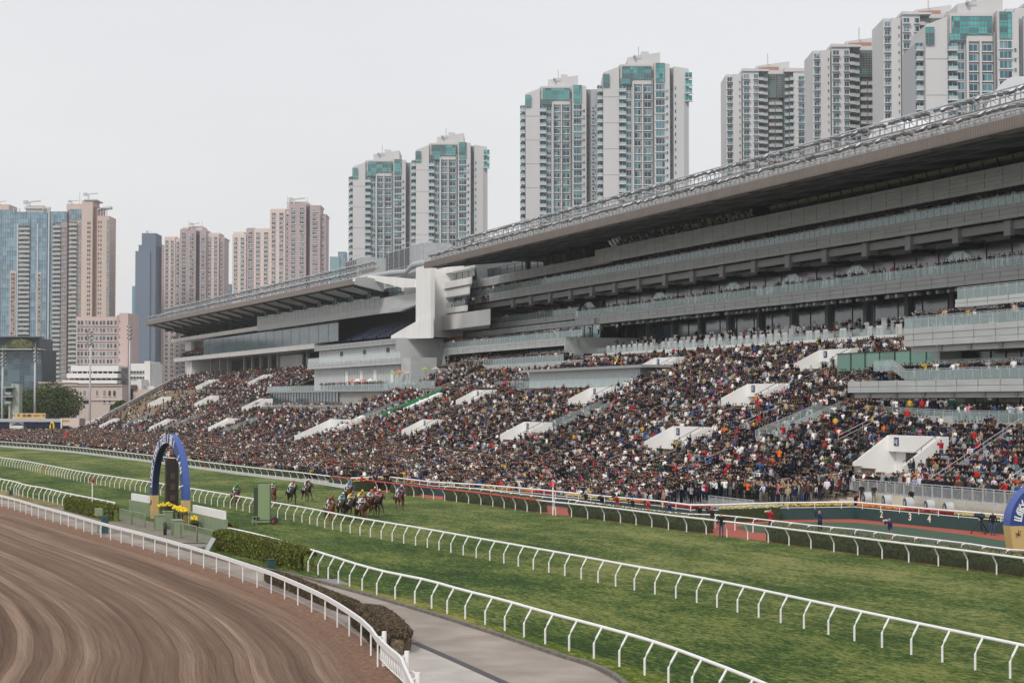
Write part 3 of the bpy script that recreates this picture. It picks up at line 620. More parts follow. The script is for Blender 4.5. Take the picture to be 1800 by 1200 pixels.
# service catwalks with lamps, two rows
FLOODS = []
def catwalk(th, xf, t, z, s0, s1, h, name='catwalk'):
    mb = MB(xf); s0_, k = s0, int((s1-s0)/2.7)
    for dz in (0.15, h*.55, h): mb.tube([(t+(.35 if dz > .2 else 0), s0, z+dz), (t+(.35 if dz > .2 else 0), s1, z+dz)], .07 if dz < h else .10, 6)
    mb.tube([(t+1.0, s0, z+.15), (t+1.0, s1, z+.15)], .07, 5); mb.tube([(t+1.0, s0, z+h*.85), (t+1.0, s1, z+h*.85)], .08, 5)
    mb.box((t+.3, s0, z+.12), (t+.95, s1, z+.16))
    for i in range(k+1):
        s = s0+(s1-s0)*i/k
        mb.bar((t+.3, s, z-.4), (t+.35, s, z+h), .12); mb.bar((t+1., s, z-.4), (t+1., s, z+h*.85), .1); mb.bar((t+.35, s, z+h), (t+1., s+1.35, z+.1), .07); mb.bar((t+.35, s, z+h), (t+1., s, z+h*.85), .05)
        if i < k: mb.bar((t+.35, s, z+.15), (t+.35, s+2.7*(1 if i % 2 else 1), z+h*.95), .08)
        if i < k:
            for u in ((.25, .7) if random.random() < .45 else (.15+random.random()*.3, .6+random.random()*.3)):
                q = MB(xf); c = Vector((t-.25, s+2.7*u, z+h*.72+random.uniform(-.1, .1))); q.box(c-Vector((.3, .32, .17)), c+Vector((.3, .32, .13)), 0); q.box(c+Vector((-.26, -.28, .13)), c+Vector((.28, .28, .17)), 1); q.bar(c, c+Vector((.5, 0, -.2)), .06, .06, 0); rx = Matrix.Rotation(random.uniform(-.7, .5), 4, 'Y') @ Matrix.Rotation(random.uniform(-.5, .5), 4, 'Z'); cc = (xf @ c) if xf is not None else c; q.v = [tuple(cc+rx @ (Vector(v_)-cc)) for v_ in q.v]
                FLOODS.append((th, q))
    mb.build(name, STEEL, th)
catwalk(BE, None, RT+1.0, 38.5, rR, rL-1, 1.6); catwalk(BE, None, RT+6.2, 41.4, rR, rL-3, 1.9)
for x0, x1, yy, hh in ((1515, 1610, 214, 2.2), (1722, 1850, 163, 2.6)):   # white domed rooflights behind the catwalks
    t = 121; a, b = S1(x1, t), S1(x0, t); m = MB(); n = 16; pts = [(t, a+(b-a)*i/n, 41.4+hh*1.9*math.sin(math.pi*i/n)**.8) for i in range(n+1)]
    m.prism([(t, a, 41.3)]+pts+[(t, b, 41.3)], (11, 0, 0)); m.build('rooflight', M('rooflight_white', (.68, .70, .72), .3), BE, False)
# floors.  A: lower balcony  B: middle balcony  C: upper fascia
aL, bL, cL = S1(1011, 125), S1(813, 125), S1(1046, 123)
mb = MB(); fascia(mb, 125, SR, aL, 24.0, 25.7, back=140); fascia(mb, 125.6, aL, S1(835, 126), 25.4, 26.5, courses=2, back=140); fascia(mb, 124.6, S1(1011, 125), S1(797, 124), 24.0, 25.1, courses=2, back=140)
fascia(mb, 125, SR, bL, 31.2, 32.9, back=140); fascia(mb, 123, SR, cL, 34.5, 37.0, courses=5, back=140); fascia(mb, 126, cL, S1(828, 126), 34.8, 36.6, courses=3, back=140)
mb.build('balcony_slab', [GREYP, GREYD], BE)
mb = MB(); mb.box((126.5, SR, 30.1), (127.2, bL-3, 31.15)); mb.box((127.2, SR, 30.9), (140, bL-3, 31.1))
for s in COLS:
    if s < bL-4: mb.box((126.0, s-.65, 29.4), (126.6, s+.65, 31.2)); mb.box((126.6, s-.4, 29.6), (138, s+.4, 31.0))
mb.build('balcony_beam', GREYB, BE)
for s in COLS:
    if s < bL-4:
        mb = MB(); mb.box((132.4, s-.45, 18), (133.2, s+.45, 30.5)); mb.build('column', GREYD, BE); mb = MB(); mb.box((129, s-.3, 32.8), (129.6, s+.3, 39)); mb.build('column', GREYD, BE)
for k, s in enumerate(COLS):                   # service ducts hung below floor B and A
    if s < bL-12:
        m = MB(); m.box((127.5, s+1.5, 29.2), (131, s+6.5, 29.9)); m.box((127.5, s+6.5, 29.45), (131, s+9.5, 29.9)); m.build('duct', BLACK, BE)
for s in np.arange(SR, aL, 2.3):
    pass
dl = []
for s in np.arange(SR+25, aL-1, 2.15): mb = MB(); mb.box((126+random.random()*1.2, s, 23.55), (126.9+random.random(), s+.55, 23.95)); dl.append(mb)
many(dl, 'downlight', STEEL, BE)
mb = MB(); mb.box((140, SR, 0), (152, S1(870, 140), 40), 0); mb.build('back_wall', GREYD, BE)
winband(BE, None, 132, SR, aL+2, 26.1, 30.2, 5.4, WINP, name='lounge_glazing'); winband(BE, None, 133, SR, aL-2, 19.9, 23.6, 6, WINB, name='lounge_glazing')
winband(BE, None, 130.5, SR, bL-6, 33.0, 36.2, 4, WINP, name='lounge_glazing')
winband(BE, None, 126.5, S1(1330, 126), cL, 37.1, 39.0, 1.6, REFLP, name='sloping_window', lean=1.2)
winband(BE, None, 127.5, SR, S1(1340, 126), 37.1, 39.1, 3.1, WIND, name='sloping_window', lean=.6)
winband(BE, None, 129.5, cL+.5, S1(828, 129), 36.7, 39.1, 4.5, WIND, name='upper_window')
mb = MB(); mb.box((133.1, SR, 18.0), (134.5, aL-2, 19.9)); mb.build('concourse_wall', GREYP, BE)
mb = MB()
for s in np.arange(S1(1110, 125), S1(1330, 125), 1.5): mb.ball((125.2, s, 38.5), .14, 0, 6, 4)
mb.build('string_light', M('warm_lamp', (1, .75, .45), .5, emit=5), BE)
ballus(BE, None, [(125.1, SR, 32.9), (125.1, bL-.3, 32.9), (131, bL-.3, 32.9)], 1.15)
ballus(BE, None, [(125.1, SR, 25.7), (125.1, aL, 25.7)], 1.15); ballus(BE, None, [(125.7, aL, 26.5), (125.7, S1(836, 126), 26.5), (132, S1(836, 126), 26.5)], 1.15)
for px in (1044, 1170, 1300, 1405, 1518, 1700):          # glazed stair landings on floor A
    s = S1(px, 128); m = MB(); w = 3.0
    m.prism([(127, s-w*1.55, 25.7), (127, s-w*.35, 27.3), (127, s+w*.35, 27.3), (127, s+w*1.55, 25.7)], (2.4, 0, 0), 0); m.build('stair_landing', GREYP, BE)
    ballus(BE, None, [(126.9, s-w*1.55, 25.8), (126.9, s-w*.35, 27.3), (126.9, s+w*.35, 27.3), (126.9, s+w*1.55, 25.8)], 1.15)
# level L0 (left half): two glazed balconies stepping out
l0, l1 = S1(992, 118), S1(780, 118)
mb = MB(); fascia(mb, 118, l0, l1, 20.0, 21.5, back=133); mb.prism([(118, l0-.01, 18.6), (118, l0-.01, 21.5), (133, l0-.01, 21.5), (133, l0-.01, 18.6)], (0, -.4, 0)); mb.box((121, l0-5, 14.5), (133, l0-.4, 18.2))
fascia(mb, 124.5, l0+2, l1, 24.0, 25.1, courses=2, back=133)
mb.build('balcony_slab', [GREYP, GREYD], BE)
winband(BE, None, 125, l0, l1-1, 21.5, 24.1, 3.8, WINT, name='lounge_glazing'); winband(BE, None, 123.5, l0+4, S1(810, 123), 17.2, 20.1, 6, WINB, name='lounge_glazing')
ballus(BE, None, [(118.1, S1(1022, 118), 21.5), (118.1, l1+4, 21.5), (123, l1+4, 21.5)], 1.2)
mb = MB(); mb.box((116, S1(1022, 116), 15.0), (124, S1(808, 116), 17.2)); mb.build('balcony_deck', GREYP, BE)
ballus(BE, None, [(116.05, S1(990, 116), 17.2), (116.05, S1(808, 116), 17.2)], 1.2)
# table terrace on the middle of the stand
q0, q1 = S1(1590, 122), S1(1050, 122)
mb = MB(); mb.box((121, q0, 16.4), (133, q1, 17.9)); mb.box((121, q0, 17.9), (121.3, q1, 18.4)); mb.box((121.3, q0, 17.9), (124.6, q1, 18.4)); mb.box((124.6, q0, 17.9), (133, q1, 19.2)); mb.box((128.4, q0, 19.2), (133, q1, 20.0)); mb.box((120.7, q0, 16.2), (121, q1-30, 17.9))
mb.build('table_terrace_deck', WWALL, BE)
ballus(BE, None, [(121.1, q0, 18.4), (121.1, q1, 18.4)], .9, gl=glass('clear_glass', (.5, .6, .6), .12))
def make_table():
    t = thing('dining_table', 'white cloth-covered table with a low screen on the upper glass-railed terrace', 'table', 'white tables on the upper terrace', (0, 0, 0))
    m = MB(); m.box((-.45, -.75, .70), (.45, .75, .76)); m.build('table_top', WHITE, t)
    m = MB(); m.box((-.44, -.74, .0), (-.40, .74, .70)); m.box((.40, -.74, .0), (.44, .74, .70)); m.box((-.4, -.74, 0), (.4, -.70, .7)); m.build('cloth', WHITE, t)
    m = MB(); m.box((-.42, -.72, .76), (-.36, .72, 1.35)); m.build('screen_back', WHITE, t); return t
tb = make_table(); first = True
for row, (t, z) in enumerate(((122.9, 18.41), (126.4, 19.21), (130.5, 20.01))):
    for s in np.arange(q0+2, q1-2, 2.3):
        if random.random() < .82 and (row < 2 or random.random() < .5):
            if first: tb.location = (t, s, z); first = False; tb['label'] = 'white cloth-covered table on the %s row of the upper terrace' % ('front', 'middle', 'back')[row]
            else: dup(tb, (t, s, z), random.uniform(-.1, .1), 'white cloth-covered table on the %s row of the upper terrace' % ('front', 'middle', 'back')[row])
# right-hand block stepping forward
bs, us = S1(1490, 100), S1(1590, 102)
mb = MB()
fascia(mb, 100, SR, bs, 10.95, 12.2, courses=2, back=112); mb.box((100.6, SR, 10.4), (101.4, bs-.4, 10.95)); fascia(mb, 102, SR, us, 15.7, 17.6, courses=3, back=120); mb.box((102.6, SR, 15.1), (103.4, us-.4, 15.7))
mb.box((105.5, us-.1, 12.2), (120, us-1.2, 15.7)); mb.box((104.5, bs-1.6, 6.5), (106, bs-7, 10.5))
fascia(mb, 108.5, SR, S1(1673, 108), 19.9, 20.8, courses=2, back=122); mb.box((109, S1(1673, 108)-.4, 17.6), (120, S1(1673, 108), 19.9)); mb.box((109, S1(1720, 108)-.4, 17.6), (109.5, S1(1730, 108), 19.9))
mb.box((120, SR, 0), (133, us, 17.6)); mb.build('balcony_slab', [GREYP, GREYD], BE)
mb = MB()
for s in np.arange(SR, bs-1, 5.2): mb.box((100.45, s-.3, 10.5), (100.62, s+.3, 11.1))
for s in np.arange(SR, us-1, 5.2): mb.box((102.45, s-.3, 15.2), (102.62, s+.3, 15.9))
mb.build('bracket', GREYB, BE)
for s in np.arange(SR+2, bs-2, 6.3):
    m = MB(); m.ball((101.0, s, 10.3), .22, 0, 8, 5, (1, 1, .6)); m.build('round_lamp', WHITE, BE)
winband(BE, None, 108, SR, us-1.5, 12.4, 15.2, 2.6, WIND, name='lounge_glazing'); winband(BE, None, 106.2, SR, bs-7, 7.6, 10.4, 3.8, window_mat('green_window', [(.03,.06,.06),(.06,.17,.14),(.13,.30,.25),(.02,.03,.035),(.08,.13,.13)], (50, 3.8, 50)), name='lobby_glazing')
winband(BE, None, 112, SR, S1(1745, 110), 17.7, 19.9, 3.2, WINT, name='lounge_glazing')
ballus(BE, None, [(100.1, SR, 12.2), (100.1, S1(1590, 100), 12.2), (100.1, S1(1568, 100), 13.2), (100.1, S1(1535, 100), 13.2), (104, S1(1535, 100), 13.2)], 1.1); ballus(BE, None, [(102.1, SR, 17.6), (102.1, us, 17.6), (112, us, 17.6)], 1.15)
ballus(BE, None, [(104.5, SR, 13.2), (104.5, us, 13.2)], 1.1); ballus(BE, None, [(108.6, SR, 20.8), (108.6, S1(1675, 108), 20.8)], 1.2)
ballus(BE, None, [(98.4, SR, 8.03), (98.4, 150, 8.03), (98.4, S1(1468, 98), 8.6)], 1.15)
mb = MB(); mb.box((98.2, SR, 5.2), (106.2, 150, 8.02)); mb.box((98.2, 150, 7.2), (106.2, bs, 8.6)); mb.build('walkway_deck', GREYP, BE)
m = MB(); m.box((104, bs+.5, 12.0), (112, S1(1478, 106), 12.3)); m.build('pavilion_roof', GREYB, BE)
winband(BE, None, 107, us+.5, S1(1472, 107), 12.6, 15.6, 3, window_mat('jade_window', [(.09,.22,.17),(.12,.27,.21),(.07,.18,.14)], (50, 3, 50)), name='lobby_glazing')
# grey-roofed glass pavilion in the terrace (px 925-1130)
pv0, pv1 = S1(1125, 108), S1(930, 108)
mb = MB(); mb.box((106.5, pv0-4, 15.0), (114, pv1+1, 15.4)); mb.build('pavilion_roof', GREYB, BE)
mb = MB(); mb.box((108, pv0, 11.4), (113, pv1, 15.0)); mb.build('sheeted_pavilion', SHEET, BE)
ballus(BE, None, [(105.9, pv0-2, 12.3), (105.9, pv1+12, 12.3)], 1.3, 1.3)
HOLES1.append((105.6, 114, pv0-1, pv1+1))
m = MB(); m.box((105.6, pv0-2, 9.5), (108, pv1+12, 12.3)); m.build('pavilion_base', GREYP, BE)
# seating terrace and its stair tunnels
TR = thing('seating_terrace', 'long brown stepped seating terrace full of spectators in front of the nearer grandstand', 'terrace')
for t, s in ((85.5, 187.9), (85.5, 238), (85.2, 286.7), (98.8, 195), (98.7, 245.4), (98.5, 298.6), (110.3, 197.8), (110.7, 249.3)):
    vomitory(TR, None, zf1, HOLES1, t, s, w=8.4, L=3.9, sign='C')
vomitory(TR, None, zf1, HOLES1, 90.2, S1(1597, 93), w=8.6, L=4.2, sign='I-J')
# sloping glass-roofed escalator wells
def well(th, xf, zf, holes, t0, s0, L=8.5, w=4.2):
    mb = MB(xf); k = (zf(t0+L, s0)-zf(t0, s0))/L
    for s in (s0-w/2, s0+w/2-.2): mb.prism([(t0, s, zf(t0, s0)-.6), (t0+L, s, zf(t0+L, s0)-.6), (t0+L, s, zf(t0+L, s0)+.5), (t0, s, zf(t0, s0)+.5)], (0, .2, 0), 0)
    mb.quad((t0, s0-w/2, zf(t0, s0)-.35), (t0, s0+w/2, zf(t0, s0)-.35), (t0+L, s0+w/2, zf(t0+L, s0)-.35), (t0+L, s0-w/2, zf(t0+L, s0)-.35), 1)
    for u in (.3, .6): mb.bar((t0+L*u, s0-w/2, zf(t0+L*u, s0)-.3), (t0+L*u, s0+w/2, zf(t0+L*u, s0)-.3), .1, .1, 2)
    mb.box((t0+L-.2, s0-w/2, zf(t0+L, s0)-.5), (t0+L, s0+w/2, zf(t0+L, s0)+.9), 3)
    o = mb.build('stairwell', [GREYP, M('well_lining', (.12, .19, .16), .5), STEEL, GREYD], th); o['label'] = 'sunken glass-sided stairwell'
    ballus(th, xf, [(t0, s0-w/2-.1, zf(t0, s0)+.5), (t0+L, s0-w/2-.1, zf(t0+L, s0)+.5)], .8, label='sloping glass side'); ballus(th, xf, [(t0, s0+w/2+.1, zf(t0, s0)+.5), (t0+L, s0+w/2+.1, zf(t0+L, s0)+.5)], .8, label='sloping glass side')
    holes.append((t0, t0+L, s0-w/2-.2, s0+w/2+.2))
well(TR, None, zf1, HOLES1, 88.5, S1(1010, 92)); well(TR, None, zf1, HOLES1, 89.5, S1(668, 93)); well(TR, None, zf1, HOLES1, 88.5, S1(1395, 92), 8.0, 3.6)
terrace(TR, None, zf1, 76.0, 121.2, lambda t: (139.5 if t < 82 else 150.5 if t < 87.3 else 72) if t < 98 else (172.5 if t < 120 else 172.5), lambda t: 336+.05*(t-90) if t < 114.4 else 299, HOLES1, mats=[STEP, M('bench_wood', (.20, .155, .12), .8, 2, .3)], name='steps')
mb = MB(); mb.box((82.0, 149.6, 0), (87.4, 150.4, 2.2)); mb.box((75.7, 139.5, 0), (76, 336, .95)); mb.build('end_wall', GREYP, TR)
mb = MB(); mb.box((85.7, 60, 0), (86.3, 149.4, 1.78)); mb.box((86.3, 60, 1.5), (87.9, 149.4, 1.80), 0); mb.build('front_wall', M('cream_wall', (.55, .50, .42), .8, .5, .1), TR)
# handrails up the aisles
HRA = []
for i, s in enumerate(np.arange(96, 335, 10.6)):
    for a, b in ((77, 84.5), (91.5, 97), (104, 109)) if s > 152 else ((88, 98.0),):
        if any(h[2]-.5 < s < h[3]+.5 and h[0] < b and h[1] > a for h in HOLES1): continue
        m = MB()
        for dz in (.95, .55): m.tube([(a, s, zf1(a, s)+dz), (b, s, zf1(b, s)+dz)], .035, 5)
        n = int((b-a)/2)
        for k in range(n+1): t = a+(b-a)*k/n; m.bar((t, s, zf1(t, s)), (t, s, zf1(t, s)+.95), .05)
        HRA.append(m)
many(HRA, 'aisle_handrail', STEEL, TR)
# ================================================================ stand two, further along and turned a little
BF = thing('grandstand', 'farther grandstand with a long tinted glass front and a thin brown-edged roof', 'grandstand')
X2 = M2; T_ = 124.0; a2, b2 = S2(619, T_), S2(253, T_)
zr = 37.2
mb = MB(X2); mb.box((T_, a2, zr-.55), (T_+.35, b2, zr+.75)); mb.box((T_+5, a2, zr+2.6), (T_+5.3, b2-1, zr+3.4)); mb.build('roof_fascia', BROWN, BF)
mb = MB(X2); mb.prism([(T_+.3, a2, zr-.5), (T_+.3, a2, zr+.7), (T_+3, a2, zr+1.2), (131.5, a2, zr+.6), (131.5, a2, zr-2.0)], (0, b2-a2-.2, 0)); mb.build('roof', GREYB, BF)
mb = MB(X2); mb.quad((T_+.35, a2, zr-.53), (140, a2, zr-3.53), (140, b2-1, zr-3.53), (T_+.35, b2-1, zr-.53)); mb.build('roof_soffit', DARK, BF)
for s in np.arange(a2+2, b2-4, 13.5):
    m = MB(X2); m.prism([(T_+1, s, zr-1.0), (138, s, zr-4.6), (138, s, zr-3.4), (T_+1, s, zr-.5)], (0, .5, 0)); m.build('roof_rib', DARK, BF)
    m = MB(X2); m.box((130, s+3, zr-2.7), (132, s+5.5, zr-1.6)); m.build('loudspeaker', BLACK, BF)
catwalk(BF, X2, T_+1, zr+.8, a2, b2, 1.7); catwalk(BF, X2, T_+6.2, zr+3.4, a2+2, b2-2, 1.9)
# slanting white side wall at the near end
e2 = S2(735, 131)
mb = MB(X2)
w0 = S2(757, 131); zt = 36.8
mb.prism([(124, a2, zr-.4), (124, a2, zr+.9), (131, e2, zr+3.3), (131, e2, zr-1.2), (127, (a2+e2)/2, zr+.4)], (0, 0, 0), 0) if False else None
A_ = Vector((T_, a2-.3, zr-.5)); 
P_ = [(T_, a2-.3, zr-.55), (T_+1.5, a2-.3, zr+1.4), (131, e2+14, zr+3.6), (131, e2, zr+3.6), (131, e2, zr-.8), (130.6, e2+10, zr-.2), (130, e2+20, zr+1.9), (126, a2-12, zr+1.0)]
A_ = (T_, a2-.2, Z2(619.5, 495, T_)); A2_ = (T_, a2-.2, Z2(619.5, 482, T_)-1.0)
B_ = (129, S2(644, 129), Z2(643.6, 483.5, 129)); B2_ = (129, S2(644, 129), Z2(644, 489.5, 129)); C_ = (131, S2(729, 131), Z2(728.6, 490.5, 131)); C2_ = (131, S2(729, 131), Z2(729, 505, 131)); D_ = (130.5, S2(706, 130.5), Z2(706, 506, 130.5))
mb.prism([A_, A2_, B_, B2_], (.5, 0, 0)); mb.prism([B2_, B_, C_, C2_, D_], (.5, 0, 0))
mb.build('end_canopy_wall', WWALL, BF)
zs0, zs1 = 24.0, 25.3; c0, c1 = S2(552, 134), S2(305, 134)
mb = MB(X2); mb.box((134, c0, zs0), (150, c1, zs1)); mb.box((134, S2(452, 134), 30.9), (150, S2(300, 134), 32.1)); mb.box((136, c1-20, 0), (150, c1-12, zs0)); mb.box((139, S2(340, 139), 20), (150, S2(325, 139), 31)); mb.build('balcony_slab', WWALL, BF)
g0, g1 = S2(730, 132), S2(451, 132); gm_ = S2(674, 132)
mb = MB(X2); fascia(mb, 132, gm_, g1, 30.3, 33.9, courses=2, back=150); mb.prism([(132, gm_, 30.3), (132, gm_, 33.9), (133.2, g0, 33.9), (133.2, g0, 31.6), (132.6, gm_-9, 30.3)], (1, 0, 0)); mb.build('balcony_slab', [GREYP, GREYD], BF)
mb = MB(X2); mb.box((133, S2(710, 133), 33.9), (139, g0-2, 36.2)); mb.build('corner_room', GREYB, BF); winband(BF, X2, 132.9, S2(706, 133), S2(674, 133), 34.0, 36.0, 3, WINB, name='corner_glazing')
ballus(BF, X2, [(132.1, gm_+3, 33.9), (132.1, g1, 33.9)], 1.4, 2.2, post=.12)
SCRG, nt, b = newmat('tinted_glass_front', .12, .5); g = nt.nodes.new('ShaderNodeNewGeometry').outputs['Position']
nt.links.new(ramp2(nt, noise(nt, scl(g, (1, .25, .8)), .5, 4), [(.35, (.10, .16, .19)), (.65, (.15, .22, .25))]), b.inputs['Base Color'])
winband(BF, X2, 134.4, S2(592, 134), S2(355, 134), 25.3, 30.2, 9, SCRG, name='tinted_glass_front', mw=.04, mull=M('pale_mullion', (.16, .22, .24), .4))
mb = MB(X2)                                    # blue seats rising behind, at the near end and under the roof
for i in range(9):
    for j in range(6): w_ = (S2(594, 136)-S2(735, 136))/6; mb.box((136.3+i*.8, S2(735, 136)+j*w_+.8, 25.3+i*.42), (136.8+i*.8, S2(735, 136)+(j+1)*w_-.5, 25.75+i*.42), 0)
mb.build('blue_seat_bank', M('blue_seats', (.02, .04, .10), .6, 2, .3), BF)
mb = MB(X2)
for i in range(14): mb.box((138+i*.8, g1-1, 31.5+i*.32), (138.8+i*.8, S2(300, 138), 31.9+i*.32), 0)
mb.build('upper_seat_rows', GREYD, BF)
mb = MB(X2); mb.box((150, S2(735, 140), 0), (160, c1-10, 38)); mb.build('back_wall', M('back_wall_dark', (.07, .08, .085), .8), BF)
for px in (345, 372, 388, 402, 430, 444, 459, 474, 489, 541):
    m = MB(X2); s = S2(px, 139); m.box((138.6, s-.5, 17), (139.4, s+.5, 24.2)); m.build('column', GREYB, BF)
m = MB(X2); s = S2(340, 139); m.box((138, s, 15), (141, s+6, 31)); m.build('column', WWALL, BF)
m = MB(X2); m.box((142, S2(530, 142), 19), (142.5, S2(490, 142), 23.6)); m.build('concourse_wall', WWALL, BF)
# stepped grey block with sheeted windows
k0, k1 = S2(695, 128), S2(552, 128); kk = S2(757, 131)
mb = MB(X2); fascia(mb, 128, k0, k1, 22.6, 23.9, courses=2, back=136); mb.prism([(128, k0, 12.2), (128, k0, 23.9), (140, k0, 23.9), (140, k0, 12.2)], (0, -.5, 0)); mb.prism([(128, k0-.5, 12), (140, k0-.5, 12), (137, k0-6, 12)], (0, 0, 11.9))
mb.build('grey_block', [GREYB, GREYD], BF)
mb = MB(X2); n0, n1 = S2(703, 124), S2(540, 124); fascia(mb, 124, n0, n1, 17.9, 19.3, courses=2, back=130); mb.box((124.3, n0, 12.3), (130, n0-6, 19.2)); mb.build('balcony_slab', [GREYP, GREYD], BF)
mb = MB(X2); mb.box((129, k0+2, 19.3), (130, k1-1, 22.6)); mb.box((125.5, n0+3, 12.3), (126.5, n1-1, 17.9))
for s in np.arange(k0+3, k1-2, 1.25): mb.box((128.95, s, 19.4), (129, s+.06, 22.5), 1)
for s in np.arange(n0+4, n1-2, 1.25): mb.box((125.45, s, 12.4), (125.5, s+.06, 17.8), 1)
for s in (k0+7, k0+24, k0+42): mb.box((128.9, s, 20.4), (128.94, s+2, 22), 2)
for s in (n0+8, n0+20, n0+30, n0+41): mb.box((125.4, s, 14), (125.44, s+2.2, 17), 3)
mb.build('sheeted_window', [SHEET, GREYB, BLACK, WHITE], BF)
ballus(BF, X2, [(124.1, n0, 19.3), (124.1, n1, 19.3)], 1.3, 1.4, gl=glass('milky_glass', (.55, .6, .6), .7))
# pavilion deck with umbrellas
p0, p1 = S2(620, 118), S2(472, 118); p2 = S2(668, 118)
mb = MB(X2); fascia(mb, 118, S2(590, 118), p2, 12.0-.9, 12.6, courses=1, back=126) if False else None
mb.box((117.6, p2-6, 12.2), (127, p1, 12.6)); mb.box((118.6, p2, 8.3), (126, S2(592, 118), 12.2)); mb.build('pavilion_deck', GREYB, BF)
winband(BF, X2, 118.4, S2(592, 118), p1, 8.6, 12.2, 2.4, WINB, name='pavilion_glazing')
ballus(BF, X2, [(117.7, p2-6, 12.6), (117.7, p1, 12.6), (124, p1, 12.6)], 1.2, 1.8)
ballus(BF, X2, [(111.5, S2(615, 111), 8.2), (111.5, S2(405, 111), 8.2)], 1.2, 1.8)
mb = MB(X2); mb.box((111.3, S2(615, 111), 6.4), (118.6, S2(405, 111)-4, 8.2)); mb.build('walkway_deck', M('sand_deck', (.42, .35, .28), .8), BF)
T2 = thing('seating_terrace', 'far stepped seating terrace with beige benches below the glass-fronted stand', 'terrace')
HOLES2.append((111.4, 118.6, S2(640, 114), S2(440, 114))); HOLES2.append((118, 136, p2-7, p1+2))
def hit(px, py, f2=False):
    for i in range(700, 1450):
        t = i/10; s, z = V(px, py, t, PHI if f2 else 0.)
        if z <= (zf2 if f2 else zf1)(t, s): return t, s
    return t, s
for px, py in ((182, 753), (272, 757), (378, 758), (268, 714), (352, 714), (437, 722), (352, 684), (446, 677)):
    t, s = hit(px, py, True); vomitory(T2, X2, zf2, HOLES2, t, s, w=8.5, L=4.8, sign='')
# wide double-stair tunnel in the middle
t, s = hit(545, 775, True); vomitory(T2, X2, zf2, HOLES2, t, s, w=17, L=7.5, sign='')
t, s = hit(325, 790, True)
well(T2, X2, zf2, HOLES2, 95, S2(312, 98)); well(T2, X2, zf2, HOLES2, 95, S2(415, 98)); well(T2, X2, zf2, HOLES2, 95, S2(235, 98))
send = lambda t: 581 if t < 100 else 581+(t-100)*1.45
terrace(T2, X2, zf2, 91.6, 138, lambda t: 333, send, HOLES2, mats=[STEPB, M('beige_bench', (.42, .33, .22), .8, 2, .25)], name='steps')
mb = MB(X2); pr = [(90, 583, 0), (100, 583, 0), (100, 583, zf2(100, 0)+1.1), (90, 583, 1.6)]; mb.prism(pr, (0, .8, 0))
pr = [Vector((t, 583+(t-100)*1.45, z)) for t, z in ((100, 0), (138, 0), (138, zf2(138, 0)+1.3), (100, zf2(100, 0)+1.3))]; mb.prism(pr, (0, 1.0, 0)); mb.build('end_parapet', WWALL, T2)
# orange steps with green side screens
mb = MB(X2); gs = MB(X2)
for i in range(26):
    t = 97+i*.8; s = S2(700, 110)+ (0); zz = zf2(t, 0)+.5
    mb.box((t, s-1.6, zz-.4), (t+.55, s+1.6, zz), 0)
gs.prism([ (118, s-2.2, zf2(118, 0)+.3), (118, s-2.2, zf2(118, 0)+1.4), (106, s-2.2, zf2(106, 0)+1.4), (106, s-2.2, zf2(106, 0)+.3)], (0, .1, 0))
mb.build('orange_stair', M('orange_step', (.45, .16, .05), .7, 2, .2), T2); gs.build('green_screen', M('green_banner', (.02, .30, .12), .6, 1, .15), T2)
for ds, ta, tb in ((-7.5, 106, 116), (4.5, 97, 105)):
    m = MB(X2); s = S2(700, 110)+ds; m.prism([(ta, s, zf2(ta, 0)), (tb, s, zf2(tb, 0)), (tb, s, zf2(tb, 0)+1.3), (ta, s, zf2(ta, 0)+.9)], (0, 2.4, 0)); m.build('white_ramp_wall', WWALL, T2)
# parts lists that need a cap
for th in (BE, BF):
    many([q for h, q in FLOODS if h is th], 'floodlight', [M('lamp_housing', (.10, .105, .11), .4), M('lamp_lens', (.75, .78, .8), .25)], th, key=lambda m_: Vector(m_.v[0]).length)
# ================================================================ white service block between the stands
WB = thing('service_block', 'white service tower with banded windows between the two grandstands', 'building')
c0_, c1_ = S1(862, 120), S1(757, 120); cz = lambda y, px=780, t=120: Z1(px, y, t)
mb = MB(); tw0, tw1 = S1(757, 121), S1(727, 121)
mb.box((112.3, S1(757, 112.3)+.1, Z1(742, 592, 112)), (113.2, S1(729, 112), Z1(742, 467, 112)), 0); mb.prism([(113.2, S1(757, 113.2)+.6, Z1(742, 592, 112)), (113.2, S1(729, 113), Z1(742, 592, 112)), (124, S1(729, 113), Z1(742, 592, 112)), (124, S1(757, 124)+.6, Z1(742, 592, 112))], (0, 0, Z1(740, 468, 113)-Z1(742, 592, 112)), 0); mb.prism([(112, S1(757, 112), Z1(757, 555, 112)), (112, S1(729, 112), Z1(729, 566, 112)), (112, S1(687, 112), Z1(687, 590, 112)), (112, S1(687, 112), Z1(687, 596, 112)), (112, S1(757, 112), Z1(757, 594, 112))], (.6, 0, 0), 0)
mb.box((127, S1(838, 127), 14), (140, c1_, Z1(790, 468, 127)), 1)
for y0, y1, x1, tt in ((467, 479, 835, 120), (494, 506, 830, 119.6), (508, 522, 826, 120), (541, 550, 822, 120), (553, 579, 862, 119)):
    mb.prism([(tt, S1(x1, tt), Z1(790, y1, tt)), (tt, c1_+.2, Z1(790, y1, tt)), (127.2, c1_+.2, Z1(790, y1, tt)), (127.2, S1(x1, 127.2)+1, Z1(790, y1, tt))], (0, 0, Z1(790, y0, tt)-Z1(790, y1, tt)), 0)
mb.build('wall', [WWALL, GREYD], WB)
winband(WB, None, 122, S1(835, 122), c1_, Z1(790, 494, 122), Z1(790, 479, 122), 4, M('curtain_sheet', (.42, .46, .44), .4, 1.5, .2, streak=(1, 1, .2)), name='window_band')
